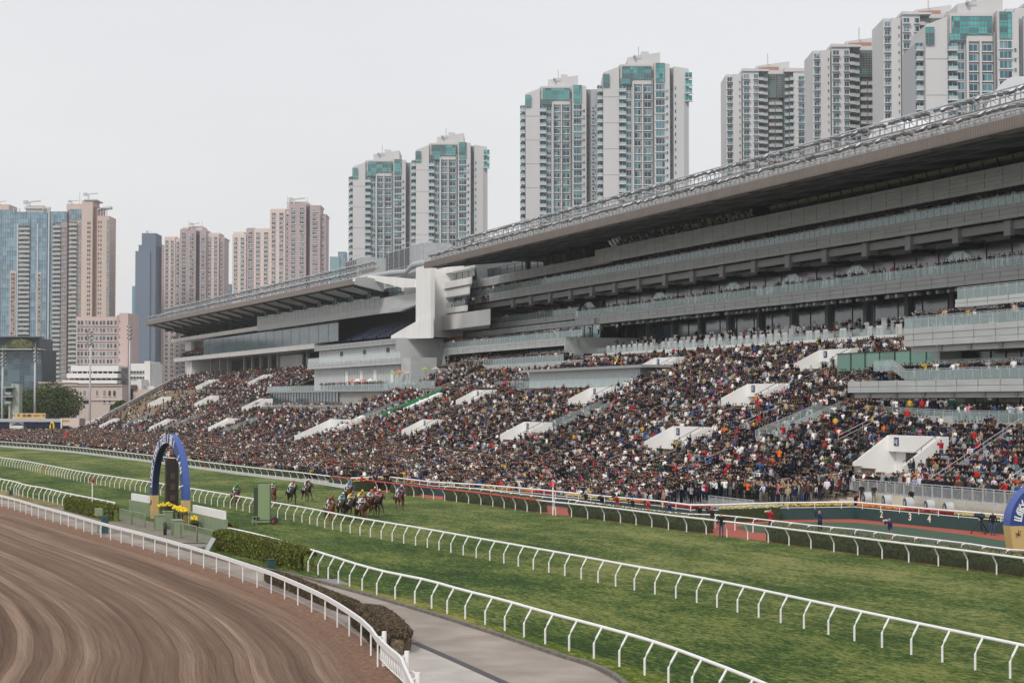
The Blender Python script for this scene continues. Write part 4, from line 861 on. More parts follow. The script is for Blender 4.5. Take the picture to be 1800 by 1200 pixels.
winband(WB, None, 122, S1(822, 122), c1_, Z1(790, 541, 122), Z1(790, 522, 122), 4, WINB, name='window_band'); winband(WB, None, 120.4, S1(820, 122), c1_-1, Z1(790, 554, 121), Z1(790, 547, 121), 2, WIND, name='window_band', mull=WHITE)
ballus(WB, None, [(120.2, S1(815, 120), Z1(790, 541, 120)), (120.2, c1_, Z1(790, 541, 120))], 1.2, 1.6)
mb = MB(); mb.box((121, S1(810, 121), Z1(790, 598, 121)), (121.4, S1(766, 121), Z1(790, 593, 121))); mb.build('ledge', M('red_brown_ledge', (.28, .07, .04), .6), WB)
m = MB(); s0, s1 = S1(785, 118), S1(753, 118); n = 10
for i in range(n):
    a, b = s0+(s1-s0)*i/n, s0+(s1-s0)*(i+1)/n; fa = lambda s: 118+.5*math.sin(s*1.3)
    m.quad((fa(b), b, 15.5), (fa(a), a, 15.5), (fa(a)+1.4, a, 21.8), (fa(b)+1.4, b, 21.8))
m.build('hanging_sheet', M('white_sheeting', (.70, .71, .72), .6, 1, .08, bump=.3), WB)
# rooftop plant: chillers, pipes, ducts
PM = M('plant_grey', (.38, .40, .41), .5, 1, .12)
def chiller(px0, px1, y0, y1, label, t=146):
    th = thing('rooftop_chiller', label, 'chiller', 'air-conditioning plant on the stand roofs'); s0, s1 = S1(px1, t), S1(px0, t); z0, z1 = Z1((px0+px1)/2, y1, t)-4, Z1((px0+px1)/2, y0, t)
    m = MB(); m.box((t, s0, z0), (t+8, s1, z1)); m.build('casing', PM, th); m = MB()
    for i in range(10): m.box((t-.3, s0+(s1-s0)*.35, z0+3.5+(z1-z0-3.5)*i/10), (t, s1-.5, z0+3.5+(z1-z0-3.5)*(i+.55)/10))
    m.build('louvre', GREYD, th)
    for k in range(5):
        q = MB(); s = s0+(s1-s0)*(k+.5)/5; q.tube([(t+3, s, z1), (t+3, s, z1+.9)], .8, 10); q.build('fan_cowl', PM, th)
    q = MB()
    for s in np.linspace(s0, s1, 8): q.bar((t-.8, s, z0), (t-.8, s, z1+1), .12)
    for z in (z0+2, z0+4, z1+1): q.bar((t-.8, s0, z), (t-.8, s1, z), .1)
    q.build('service_frame', STEEL, th)
chiller(678, 745, 436, 470, 'large louvred grey chiller beside the big pipe on the roof'); chiller(606, 636, 457, 490, 'smaller louvred grey chiller at the far roof, left of the large one', 150)
pp = thing('rooftop_pipe', 'thick grey insulated pipes bending along the roof between the stands', 'pipe')
t = 144
for r_, pts in ((.9, ((745, 462), (728, 466), (716, 478), (690, 480), (655, 486), (600, 497))), (.4, ((740, 470), (700, 486), (640, 492))), (.4, ((735, 475), (690, 490), (630, 500)))):
    m = MB(); m.tube([(t, *V(x, y, t)) for x, y in pts], r_, 10); m.build('pipe_run', PM, pp, True)
q = MB()
for s in np.linspace(S1(745, 143), S1(640, 143), 26): q.bar((143, s, 36), (143, s, 41.5), .12)
for z in (38, 39.8, 41.4): q.bar((143, S1(745, 143), z), (143, S1(640, 143), z), .12)
q.build('pipe_rack', STEEL, pp)
mb = MB(); mb.box((140, S1(757, 140), 20), (160, S1(640, 140), 37.5)); solo(mb, 'roof_deck_block', GREYB, 'grey plant deck behind the white slanting end wall between the stands', 'building')

for i, (px, py, c) in enumerate(((620, 668, 'orange'), (629, 667, 'white'), (640, 667, 'orange'), (651, 667, 'white'), (692, 655, 'green'), (702, 652, 'orange'), (718, 653, 'grey'), (748, 647, 'green'), (766, 646, 'grey'))):
    s_, z_ = V(px, py, 121 if i < 4 else 123, PHI); th = thing('parasol', '%s parasol on the pavilion deck, %s from left' % (c, ('first', 'second', 'third', 'fourth', 'fifth', 'sixth', 'seventh', 'eighth', 'last')[i]), 'parasol', 'parasols on the pavilion deck'); t_ = 121 if i < 4 else 123
    m = MB(X2); m.bar((t_, s_, 12.6), (t_, s_, z_), .1); m.build('pole', STEEL, th); m = MB(X2); n = 8; m.add([(t_, s_, z_+.3)]+[(t_+1.1*math.cos(6.283*k/n), s_+1.1*math.sin(6.283*k/n), z_-.35) for k in range(n)], [(0, 1+k, 1+(k+1) % n) for k in range(n)]+[tuple(range(1, n+1))])
    m.build('canopy', M('parasol_'+c, dict(orange=(.55, .20, .09), white=(.7, .69, .65), green=(.27, .38, .10), grey=(.4, .4, .38))[c], .7), th)
mb = MB(X2); s_ = S2(765, 122); mb.box((119, s_-8, 12.6), (128, S2(672, 122), 12.9)); mb.box((119.2, s_-8, 9), (128, S2(672, 122), 12.6)); mb.build('upper_deck', GREYB, BF)
ballus(BF, X2, [(119, s_-8, 12.9), (119, S2(672, 122), 12.9)], 1.2, 1.8)
# ------------------------------------------------------------------ people and horses grown from skeletons
ZONES = {'skin': (1, 0, 0), 'top': (0, 1, 0), 'leg': (0, 0, 1), 'hair': (0, 0, 0), 'shoe': (0, 0, .5), 'tan': (1, 1, 0)}
def skin_mesh(name, pts, edges, rad, zones, sub=1):
    me = bpy.data.meshes.new(name); me.from_pydata(pts, edges, []); o = bpy.data.objects.new(name, me); COL.objects.link(o)
    md = o.modifiers.new('s', 'SKIN'); md.use_smooth_shade = True
    sv = me.skin_vertices[0].data
    for i, r in enumerate(rad): sv[i].radius = r if isinstance(r, tuple) else (r, r)
    sv[0].use_root = True
    if sub: o.modifiers.new('u', 'SUBSURF').levels = sub
    dg = bpy.context.evaluated_depsgraph_get(); m2 = bpy.data.meshes.new_from_object(o.evaluated_get(dg)); bpy.data.objects.remove(o); bpy.data.meshes.remove(me); m2.name = name
    P = np.array(pts); n = len(m2.vertices); a = np.empty(n*3, dtype=np.float32); m2.vertices.foreach_get('co', a); a = a.reshape(-1, 3)
    best = np.full(n, 1e9); z = np.zeros((n, 3))
    for (i, j), zn in zip(edges, zones):
        p, q = P[i], P[j]; d = q-p; t = np.clip(((a-p)@d)/max(1e-9, d@d), 0, 1); r = (np.mean(rad[i]) if not isinstance(rad[i], tuple) else sum(rad[i])/2)*(1-t)+(np.mean(rad[j]) if not isinstance(rad[j], tuple) else sum(rad[j])/2)*t
        dist = np.linalg.norm(a-(p+t[:, None]*d), axis=1)-r; k = dist < best; best[k] = dist[k]; z[k] = ZONES[zn]
    return m2, a, z
def set_zone(me, z):
    at = me.color_attributes.new('zone', 'FLOAT_COLOR', 'POINT'); at.data.foreach_set('color', np.concatenate([z, np.ones((len(z), 1))], 1).astype(np.float32).ravel())
def body(pose):
    """returns pts, edges, radii, zones of a standing / seated person, about 1.7 m, facing +Y"""
    g = pose.get; sit = g('sit'); hz = .50 if sit else .93
    P = [(0, 0, hz), (0, .0, hz+.2), (0, g('lean', .02), hz+.42), (0, g('lean', .02)*1.3, hz+.57), (0, g('lean', .02)*1.3+.02, hz+.66), (0, g('lean', .02)*1.3+.03, hz+.76)]
    E = [(0, 1), (1, 2), (2, 3), (3, 4), (4, 5)]; Rr = [(.15, .11), (.15, .10), (.185, .11), (.06, .06), (.085, .09), (.078, .088)]; Z = ['top', 'top', 'top', 'skin', 'skin']
    for sd in (-1, 1):
        k = len(P)
        if sit: P += [(sd*.09, .02, hz), (sd*.14, .42, hz+.03), (sd*.13, .44, .08), (sd*.14, .60, .04)]
        else:
            st = g('stride', 0)*sd; P += [(sd*.09, 0, hz-.06), (sd*.11, .02+st*.5, .5), (sd*.11, st-.02, .08), (sd*.12, st+.15, .04)]
        E += [(0, k), (k, k+1), (k+1, k+2), (k+2, k+3)]; Rr += [.095, .068, .045, .04]; Z += ['leg', 'leg', 'leg', 'shoe']
        k = len(P); sh = (sd*.19, P[2][1], hz+.50); a = g('armL' if sd < 0 else 'armR', 'down')
        x, y, z = sh
        if a == 'down': el, wr, hn = (x+sd*.06, y-.02, z-.28), (x+sd*.05, y+.08, z-.53), (x+sd*.04, y+.11, z-.61)
        elif a == 'phone': el, wr, hn = (x+sd*.05, y+.22, z-.18), (x-sd*.04, y+.36, z+.06), (x-sd*.09, y+.40, z+.13)
        elif a == 'up': el, wr, hn = (x+sd*.10, y+.12, z+.2), (x+sd*.05, y+.18, z+.45), (x+sd*.05, y+.2, z+.54)
        elif a == 'lap': el, wr, hn = (x+sd*.06, y+.02, z-.27), (x-sd*.06, y+.26, z-.36), (x-sd*.12, y+.32, z-.37)
        elif a == 'hip': el, wr, hn = (x+sd*.14, y-.05, z-.26), (x-sd*.0, y+.1, z-.42), (x-sd*.06, y+.12, z-.44)
        elif a == 'rail': el, wr, hn = (x+sd*.05, y+.16, z-.24), (x+sd*.0, y+.40, z-.30), (x, y+.48, z-.30)
        elif a == 'point': el, wr, hn = (x+sd*.04, y+.28, z-.04), (x, y+.52, z+.02), (x, y+.61, z+.03)
        P += [sh, el, wr, hn]; E += [(2, k), (k, k+1), (k+1, k+2), (k+2, k+3)]; Rr += [.062, .048, .038, .034]; Z += ['top', 'top', 'top', 'skin']
    return P, E, Rr, Z
POSES = {'standing with arms down': dict(), 'holding up a phone': dict(armL='phone', armR='phone'), 'one arm raised': dict(armL='up', armR='down', stride=.06),
         'hands together in front': dict(armL='lap', armR='lap', lean=.03), 'hand on hip': dict(armL='hip', armR='down', stride=.05),
         'seated with hands in lap': dict(sit=1, armL='lap', armR='lap'), 'seated and leaning forward': dict(sit=1, armL='rail', armR='lap', lean=.16), 'seated and holding up a phone': dict(sit=1, armL='phone', armR='phone', lean=.05),
         'leaning forward': dict(armL='rail', armR='rail', lean=.12)}
PM_, nt, b = newmat('person_clothes', .8, .2)
at = nt.nodes.new('ShaderNodeAttribute'); at.attribute_name = 'zone'; sp = nt.nodes.new('ShaderNodeSeparateColor'); nt.links.new(at.outputs['Color'], sp.inputs[0])
oi = nt.nodes.new('ShaderNodeObjectInfo')
legs = nt.nodes.new('ShaderNodeValToRGB'); legs.color_ramp.interpolation = 'CONSTANT'; e = legs.color_ramp.elements; e[0].color = (.012, .013, .018, 1); e[1].color = (.02, .03, .065, 1); e[1].position = .35
for p, c in ((.6, (.05, .08, .15, 1)), (.75, (.10, .085, .07, 1)), (.88, (.2, .19, .17, 1))): k = e.new(p); k.color = c
nt.links.new(oi.outputs['Random'], legs.inputs[0])
hairf = mathn(nt, 'FRACT', mathn(nt, 'MULTIPLY', oi.outputs['Random'], 7.3)); haircol = ramp2(nt, hairf, [(.0, (.006, .005, .005)), (.7, (.014, .009, .007)), (.9, (.12, .11, .10)), (1., (.35, .33, .3))])
skf = mathn(nt, 'FRACT', mathn(nt, 'MULTIPLY', oi.outputs['Random'], 13.7)); skc = ramp2(nt, skf, [(0, (.36, .20, .135)), (1, (.52, .32, .225))])
c = mixc(nt, sp.outputs['Red'], haircol, skc); c = mixc(nt, sp.outputs['Green'], c, oi.outputs['Color']); c = mixc(nt, sp.outputs['Blue'], c, legs.outputs[0])
nt.links.new(c, b.inputs['Base Color'])
TEMPL = {}
for nm, ps in POSES.items():
    P_, E_, R_, Z_ = body(ps); me, a, z = skin_mesh('person', P_, E_, R_, Z_, 1)
    hd = Vector(P_[5]); hm = (z[:, 0] > .5) & (z[:, 1] < .5) & ((a[:, 2] > hd.z+.05) | ((a[:, 1] < hd.y-.015) & (a[:, 2] > hd.z-.09)))
    z[hm] = ZONES['hair']; set_zone(me, z)
    # nose and brow
    for v, (x, y, w) in zip(me.vertices, a):
        if abs(x) < .02 and y > hd.y+.06 and hd.z-.06 < w < hd.z+.0: v.co.y += .02
    me.materials.append(PM_); TEMPL[nm] = me
SHIRTS = [('black', (.012, .012, .014), 36), ('dark navy', (.014, .02, .05), 22), ('charcoal grey', (.05, .052, .056), 12), ('white', (.72, .71, .69), 12), ('pale grey', (.32, .32, .34), 8), ('beige', (.36, .28, .19), 3.5), ('brown', (.10, .05, .028), 5),
          ('red', (.42, .02, .025), 2.8), ('blue', (.03, .09, .27), 2.6), ('pink', (.52, .18, .24), 1.3), ('dark green', (.02, .07, .04), 2.5), ('mustard yellow', (.50, .32, .05), 1.1), ('maroon', (.14, .018, .03), 3), ('pale blue', (.24, .33, .42), 2), ('orange', (.60, .14, .03), .6), ('purple', (.10, .05, .16), .5)]
SW = np.array([s[2] for s in SHIRTS]); SW = SW/SW.sum()
# small-scale bodies for the crowd mass
def lod(sit, arm):
    P, E, Rr, Z = body(dict(sit=sit, armL=arm, armR=arm)); vs, fs, zs = [], [], []
    def pr(p, q, r0, r1, zn, n=4, zn2=None):
        p, q = Vector(p), Vector(q); d = (q-p).normalized(); u = Vector((0, 1, 0)) if abs(d.z) > .5 else Vector((0, 0, 1)); a = d.cross(u).normalized(); b_ = a.cross(d); o = len(vs)
        r0 = r0 if isinstance(r0, tuple) else (r0, r0); r1 = r1 if isinstance(r1, tuple) else (r1, r1)
        for c_, r in ((p, r0), (q, r1)):
            for i in range(n): an = 6.28318*(i+.5)/n; vs.append(c_+a*r[0]*math.cos(an)*1.25+b_*r[1]*math.sin(an)*1.25)
        fs.extend([(o+i, o+(i+1) % n, o+n+(i+1) % n, o+n+i) for i in range(n)]); fs.append(tuple(range(o+n, o+2*n))); zs.extend([zn]*n+[zn2 or zn]*n)
    pr(P[0], P[2], (.15, .11), (.19, .12), 'top', 5); pr(P[2], (P[3][0], P[3][1], P[3][2]-.02), (.19, .12), (.07, .07), 'top', 5); h = Vector(P[4])+Vector((0, 0, .03))
    o = len(vs)
    for dz, r, zn in ((-.11, .05, 'skin'), (-.02, .088, 'skin'), (.05, .088, 'hair'), (.12, .04, 'hair')):
        for i in range(5): an = 6.28318*i/5+.31; vs.append(h+Vector((r*math.cos(an), r*math.sin(an)*1.1, dz))); zs.append('hair' if math.sin(an) < -.3 and dz > -.05 else zn)
    for k in range(3): fs.extend([(o+k*5+i, o+k*5+(i+1) % 5, o+k*5+5+(i+1) % 5, o+k*5+5+i) for i in range(5)])
    fs.append(tuple(range(o+15, o+20)))
    for b0 in (6, 14):
        pr(P[b0], P[b0+1], .09, .065, 'leg'); pr(P[b0+1], P[b0+2], .065, .045, 'leg')
        pr(P[b0+4], P[b0+5], .06, .048, 'top'); pr(P[b0+5], P[b0+6], .048, .04, 'top', 4); pr(P[b0+6], P[b0+7], .034, .03, 'skin', 3)
    return np.array([tuple(v) for v in vs], dtype=np.float32), fs, zs
LODS = {'stand': [lod(0, a) for a in ('down', 'phone', 'lap', 'rail')]+[lod(0, 'phone')], 'sit': [lod(1, a) for a in ('lap', 'lap', 'phone', 'rail')]}
CROWD = []                                       # (x, y, z, yaw, pose 0 stand / 1 sit, where-phrase)
def put(x, y, z, sit, where, yaw=None):
    CROWD.append((x, y, z, (math.pi/2+random.gauss(.35, .45)) if yaw is None else yaw, sit, where))
def dens(x, y, k=.07, sd=0): return .5+.5*math.sin(x*k*1.7+sd+1.3*math.sin(y*k*.9))*math.sin(y*k+sd*2+1.1*math.cos(x*k*1.3))
def inhole(t, s, H, m=.3): return any(h[0]-m-1.9 < t < h[1]+m and h[2]-m < s < h[3]+m for h in H)
def visible(x, y, z, m=30):
    px, py = proj(Vector((x, y, z))); return -m < px < 1800+(260 if m == 30 else m) and py < 1230
# terrace one
ROWN = ['front', 'second', 'third', 'fourth', 'fifth', 'sixth', 'seventh', 'eighth', 'ninth', 'tenth', 'eleventh', 'twelfth', 'thirteenth', 'fourteenth', 'fifteenth', 'sixteenth', 'seventeenth']
for i in range(57):
    t = 76+i*.8
    a = (140 if t < 82 else 150.8 if t < 87.4 else 76) if t < 98 else 173; b_ = 335 if t < 114 else 298
    s = a
    while s < b_:
        s += random.uniform(.5, .66); u = s % 10.6
        if u < .9 and random.random() < .85: continue
        if inhole(t+.4, s, HOLES1) or (t > 97.5 and s < S1(1490, 99)+2): continue
        if t > 118.2: continue
        d = .97 if t < 92 else .93 if t < 108 else .84
        if s < 150: d = (.55 if s < 124 else .74) if t < 97.4 else .0
        d -= .30*max(0, dens(t, s, .16)-.62)*2
        if s > 250 and t > 104: d -= .25*dens(s, t, .1, 2)
        if random.random() > d: continue
        st = (random.random() < (.42 if i < 8 else .16)) or i < 4; r_ = ROWN[min(16, int((t-87.2)/.8))] if t >= 87.2 and s < 150 else ''
        if s < 150 and t >= 87.2: wh = 'in the %s row behind the grey fence' % r_
        else: wh = 'on the lower steps behind the orange flowers'
        put(t+(.25 if st else .58)-(0 if st else 0), s, zf1(t, s)+.01 - (0 if st else .04), 0 if st else 1, wh)
# behind the fence and on the walkway of the right-hand block
for s in np.arange(76, 149, .62):
    if random.random() < .93: put(86.8+random.uniform(-.1, .2), s+random.uniform(-.1, .1), 1.81, 0, 'at the fence above the cream wall')
    if random.random() < .5: put(87.3+random.uniform(0, .3), s, 1.81, 0, 'in the second rank at the fence')
for s in np.arange(76, 170, .55):
    if random.random() < .85: put(98.8+random.uniform(0, .3), s, 8.06 if s < 150 else 8.6, 0, 'at the glass rail above the seats')
    if random.random() < .15: put(99.8+random.uniform(0, .8), s, 8.06 if s < 150 else 8.6, 0, 'on the walkway above the seats')
for s in np.arange(112, bs-1, .75):
    if random.random() < .95*(1 if s < 165 else .2): put(100.7+random.uniform(0, .2), s, 12.21, 0, 'on the lower grey balcony')
    if random.random() < .6: put(102.6+random.uniform(0, .3), s, 13.2 if False else 12.21, 0, 'at the back of the lower balcony')
for s in np.arange(112, us-.5, .55):
    if random.random() < .95: put(102.7+random.uniform(0, .2), s, 17.61, 0, 'on the upper grey balcony')
# flat apron in front of the terraces
fx = lambda s: min((abs(p.y-s), p.x) for p in WP)[1] if s < 205 else None
outx = {}
OP, OT_ = poly(OUT, 2.0)
def front_x(s):
    if s < 200: return fx(s)+1.5
    return min((abs(p.y-s), p.x) for p in OP)[1]+2.4
FX = {k: front_x(k) for k in range(140, 561)}
for s_ in np.arange(151, 555, .62):
    x0 = FX[min(560, int(s_))]
    if 200 < s_ < 234: x0 = max(x0, 55+ (234-s_)*.15)
    xe = 76 if s_ < 336 else (91.6*cP-s_*sP/cP) if s_ < 575 else 60
    x = x0; row = 0
    while x < xe:
        dn = .92 if row < 6 else (.62 if s_ < 260 else .45)*(.35+1.1*dens(x, s_, .13, 1))
        if s_ > 430: dn *= .8
        if s_ > 480 and row > 14: dn *= .7
        if random.random() < dn:
            z = .02+max(0, (x-70))*.11 if s_ < 336 else .02
            put(x+random.uniform(-.2, .2), s_+random.uniform(-.2, .2), z+min(.9, row*.06 if row < 10 else .6), 0 if (row > 3 or random.random() < .5) else 1, 'in the front crowd behind the flowers')
        x += random.uniform(.55, .85) if row < 8 else random.uniform(.7, 1.1); row += 1
# terrace two
for i in range(58):
    t = 91.6+i*.8; s = 334; se = send(t)-2
    while s < se:
        s += random.uniform(.52, .75)
        if inhole(t+.4, s, HOLES2): continue
        d = .9 if t < 103 else .75
        if s > 470: d = max(.08, .85-(s-470)/120-.5*dens(s, t, .12, 3)) if 98 < t < 124 else .75
        if s > 545: d *= .6
        if t > 112 and s < 440: d = .9
        if random.random() > d: continue
        st = random.random() < .2; x, y = xy2(t+(.25 if st else .58), s); put(x, y, zf2(t, s)+.01, 0 if st else 1, '')
# balconies of both stands
def bal_people(t, s0, s1, z, p, f2=False, both=False):
    s = s0
    while s < s1:
        s += random.uniform(.5, 1.1)
        if random.random() < p*(.35+1.6*dens(s, z, .19, z)):
            x, y = xy2(t+random.uniform(0, .4), s) if f2 else (t+random.uniform(0, .5), s); put(x, y, z, 0, '')
bal_people(125.5, SR+20, bL-1, 32.9, .75); bal_people(125.5, SR+20, aL, 25.7, .7); bal_people(126.2, aL, S1(840, 126), 26.5, .7)
bal_people(118.6, S1(1015, 118), l1, 21.5, .85); bal_people(118.6, S1(1085, 118), S1(1022, 118), 21.5, .2); bal_people(116.6, S1(990, 116), S1(808, 116), 17.2, 1.1); bal_people(117.3, S1(990, 116), S1(808, 116), 17.2, .6)
for s in np.arange(q0+1, q1-1, .9):
    for t, z in ((124.1, 18.41), (125.4, 19.2), (127.6, 19.2), (129.6, 20.0)):
        if random.random() < .28: put(t, s, z, random.random() < .4, 'on the upper terrace')
bal_people(118.4, p2, S2(560, 118), 12.6, 1.0, True); bal_people(119.8, p2, S2(560, 118), 12.6, 1.0, True); bal_people(112, S2(600, 112), S2(410, 112), 8.2, 1.2, True); bal_people(113, S2(600, 112), S2(410, 112), 8.2, 1.0, True)
bal_people(132.6, gm_, g1, 33.9, .5, True)
for i in range(10): bal_people(138+i*.8, g1, S2(300, 138), 31.9+i*.32, .8, True)
for i in range(5): bal_people(136+i*.8, S2(352, 136), S2(318, 136), 25.3+i*.4, 1, True)
bal_people(120.6, c0_+3, c1_, Z1(790, 541, 120), .4)
CROWD = [c for c in CROWD if visible(c[0], c[1], c[2])]
CROWD.sort(key=lambda c: c[0]*sT+c[1]*cT+(0 if c[5] else 400)+(900 if proj(Vector(c[:3]))[0] > 1800 else 0))
print('crowd', len(CROWD))
NIND = 300
names_stand = [n for n in POSES if 'seated' not in n]; names_sit = [n for n in POSES if 'seated' in n]
ph = {'standing with arms down': 'standing', 'holding up a phone': 'holding up both hands', 'one arm raised': 'waving one arm', 'hands together in front': 'with hands together', 'hand on hip': 'hand on hip',
      'seated with hands in lap': 'seated', 'seated and leaning forward': 'bent forward', 'seated and holding up a phone': 'with raised hands', 'leaning forward': 'leaning forward'}
def person(x, y, z, yaw, pose, shirt, label, group, sc=1.0, cat='person'):
    o = bpy.data.objects.new('person', TEMPL[pose]); COL.objects.link(o); o.location = (x, y, z); o.rotation_euler = (0, 0, yaw); o.scale = (sc, sc, sc)
    o.color = (*shirt, 1); return tag(o, label, cat, group)
bag = {}
for c in CROWD[:NIND]:
    x, y, z, yaw, sit, wh = c; k = rng.choice(len(SHIRTS), p=SW); col = SHIRTS[k]; jit = tuple(v*random.uniform(.8, 1.2) for v in col[1]); pose = random.choice(names_sit if sit else names_stand+['standing with arms down']*2)
    o = person(x, y, z, yaw, pose, jit, '', 'spectators on the stand', random.uniform(.94, 1.06)); px = proj(Vector((x, y, z)))[0]
    bag.setdefault((col[0], ph[pose], wh), []).append((px, o))
for (cn, pn, wh), l in bag.items():
    l.sort(key=lambda q: q[0]); n = len(l); od = ['leftmost', 'second-from-left', 'third-from-left', 'fourth-from-left', 'fifth-from-left', 'sixth-from-left', 'seventh-from-left', 'eighth-from-left', 'ninth-from-left', 'tenth-from-left']
    for i, (px, o) in enumerate(l): o['label'] = ('' if n == 1 else (od[i] if i < 10 else 'far right')+' ')+'%s-clad spectator %s %s' % (cn, pn, wh)
def crowd_mesh(rows, name, label):
    Vv, Ff, Cc = [], [], []; o_ = 0
    shirts = np.array([s[1] for s in SHIRTS]); pants = np.array([(.012,.013,.018)]*4+[(.02,.03,.065)]*3+[(.05,.08,.15)]*2+[(.10,.085,.07),(.2,.19,.17)])
    for x, y, z, yaw, sit, wh in rows:
        v, f, zs = random.choice(LODS['sit' if sit else 'stand']); c, s = math.cos(yaw), math.sin(yaw); sc = random.uniform(.93, 1.07)
        q = np.empty_like(v); q[:, 0] = (v[:, 0]*c-v[:, 1]*s)*sc+x; q[:, 1] = (v[:, 0]*s+v[:, 1]*c)*sc+y; q[:, 2] = v[:, 2]*sc+z
        top = shirts[rng.choice(len(shirts), p=SW)]*random.uniform(.8, 1.25); leg_ = pants[rng.integers(len(pants))]; sk = np.array((.42, .255, .18))*random.uniform(.8, 1.2)
        hr = np.array((.008, .007, .007)) if random.random() < .93 else (np.array((.3, .28, .26)) if random.random() < .6 else top)
        cm = {'top': top, 'leg': leg_, 'skin': sk, 'hair': hr}
        Vv.append(q); Cc.append(np.array([cm[k] for k in zs])); Ff.extend([tuple(i+o_ for i in p) for p in f]); o_ += len(v)
    Vv = np.concatenate(Vv); Cc = np.concatenate(Cc); ls = np.array([len(f) for f in Ff], dtype=np.int32); st = np.concatenate([[0], np.cumsum(ls)[:-1]]).astype(np.int32)
    me = bpy.data.meshes.new(name); me.vertices.add(len(Vv)); me.vertices.foreach_set('co', Vv.astype(np.float32).ravel()); me.loops.add(int(ls.sum())); me.loops.foreach_set('vertex_index', np.fromiter((i for f in Ff for i in f), dtype=np.int32, count=int(ls.sum())))
    me.polygons.add(len(ls)); me.polygons.foreach_set('loop_start', st); me.polygons.foreach_set('loop_total', ls); me.update(calc_edges=True)
    a = me.color_attributes.new('tint', 'FLOAT_COLOR', 'POINT'); a.data.foreach_set('color', np.concatenate([Cc, np.ones((len(Cc), 1))], 1).astype(np.float32).ravel())
    m, nt, b = newmat('crowd_clothes', .85, .15); at = nt.nodes.new('ShaderNodeAttribute'); at.attribute_name = 'tint'; nt.links.new(at.outputs['Color'], b.inputs['Base Color'])
    me.materials.append(m); o = bpy.data.objects.new(name, me); COL.objects.link(o); return tag(o, label, None, None, 'stuff')
crowd_mesh(CROWD[NIND:], 'crowd', 'dense crowd of spectators in dark and light clothes filling the terraces and balconies')
# blue seats of the right-hand block
def make_seat():
    t = thing('stadium_seat', 'pale blue plastic seat of the block behind the grey fence', 'seat', 'pale blue seats behind the grey fence', (0, 0, 0)); bl = M('pale_blue_plastic', (.20, .30, .38), .5, 2, .12)
    m = MB(); m.box((-.2, -.22, .40), (.22, .22, .45)); m.build('seat', bl, t); m = MB(); m.prism([(.2, -.22, .42), (.3, -.22, .82), (.33, -.22, .82), (.24, -.22, .42)], (0, .44, 0)); m.build('backrest', bl, t)
    m = MB(); m.box((-.02, -.18, 0), (.03, -.14, .4)); m.box((-.02, .14, 0), (.03, .18, .4)); m.build('leg', STEEL, t); return t
pos = []
for i in range(13):
    t = 87.2+i*.8
    for s in np.arange(96.5, 149, .55):
        u = s % 10.6
        if u < .9 or inhole(t+.4, s, HOLES1): continue
        p = Vector((t+.55, s, zf1(t, s)))
        if visible(*p, 0) and not any(abs(c[0]-p.x) < .5 and abs(c[1]-s) < .3 for c in CROWD[:2500]): pos.append(p)
st_ = make_seat(); pos.sort(key=lambda p: p.length); rows_ = {}
for i, p in enumerate(pos[:299]):
    lb = 'empty pale blue seat in the %s row behind the grey fence' % ROWN[min(16, int((p.x-87.7)/.8))]
    if i == 0: st_.location = p; st_['label'] = lb
    else: dup(st_, p, 0, lb)
# ------------------------------------------------------------------ apartment towers and other buildings behind
def tmat(name, col, amt=.06): return M(name, col, .75, .05, amt, streak=(1, 1, .5))
TW = tmat('tower_white', (.52, .52, .525)); TWS = tmat('tower_white_shaded', (.38, .39, .41)); TG = tmat('tower_grey', (.24, .255, .275))  # side tone: white with shade put into the colour; grey darkens recesses too
WTL = window_mat('tower_teal_pane', [(.03,.09,.12),(.05,.14,.18),(.09,.23,.27),(.025,.05,.075),(.045,.11,.15),(.17,.28,.32)], (2.6, 2.6, 2.9), .3, .35)
WGR = window_mat('penthouse_green_pane', [(.02,.20,.22),(.03,.29,.30),(.015,.12,.14),(.06,.38,.38)], (2.5, 2.5, 1.8), .15)
WBL = window_mat('blue_curtain_pane', [(.10,.20,.27),(.13,.25,.33),(.08,.16,.22),(.17,.29,.36)], (2.2, 2.2, 3.0), .25)
WDK = window_mat('plain_pane', [(.03,.045,.06),(.06,.08,.10),(.10,.12,.14),(.22,.24,.25),(.03,.035,.045)], (2.1, 2.1, 2.9), .25)
TRIM = M('window_trim', (.58, .57, .56), .6); BRZ = M('bronze_trim', (.20, .15, .14), .6)
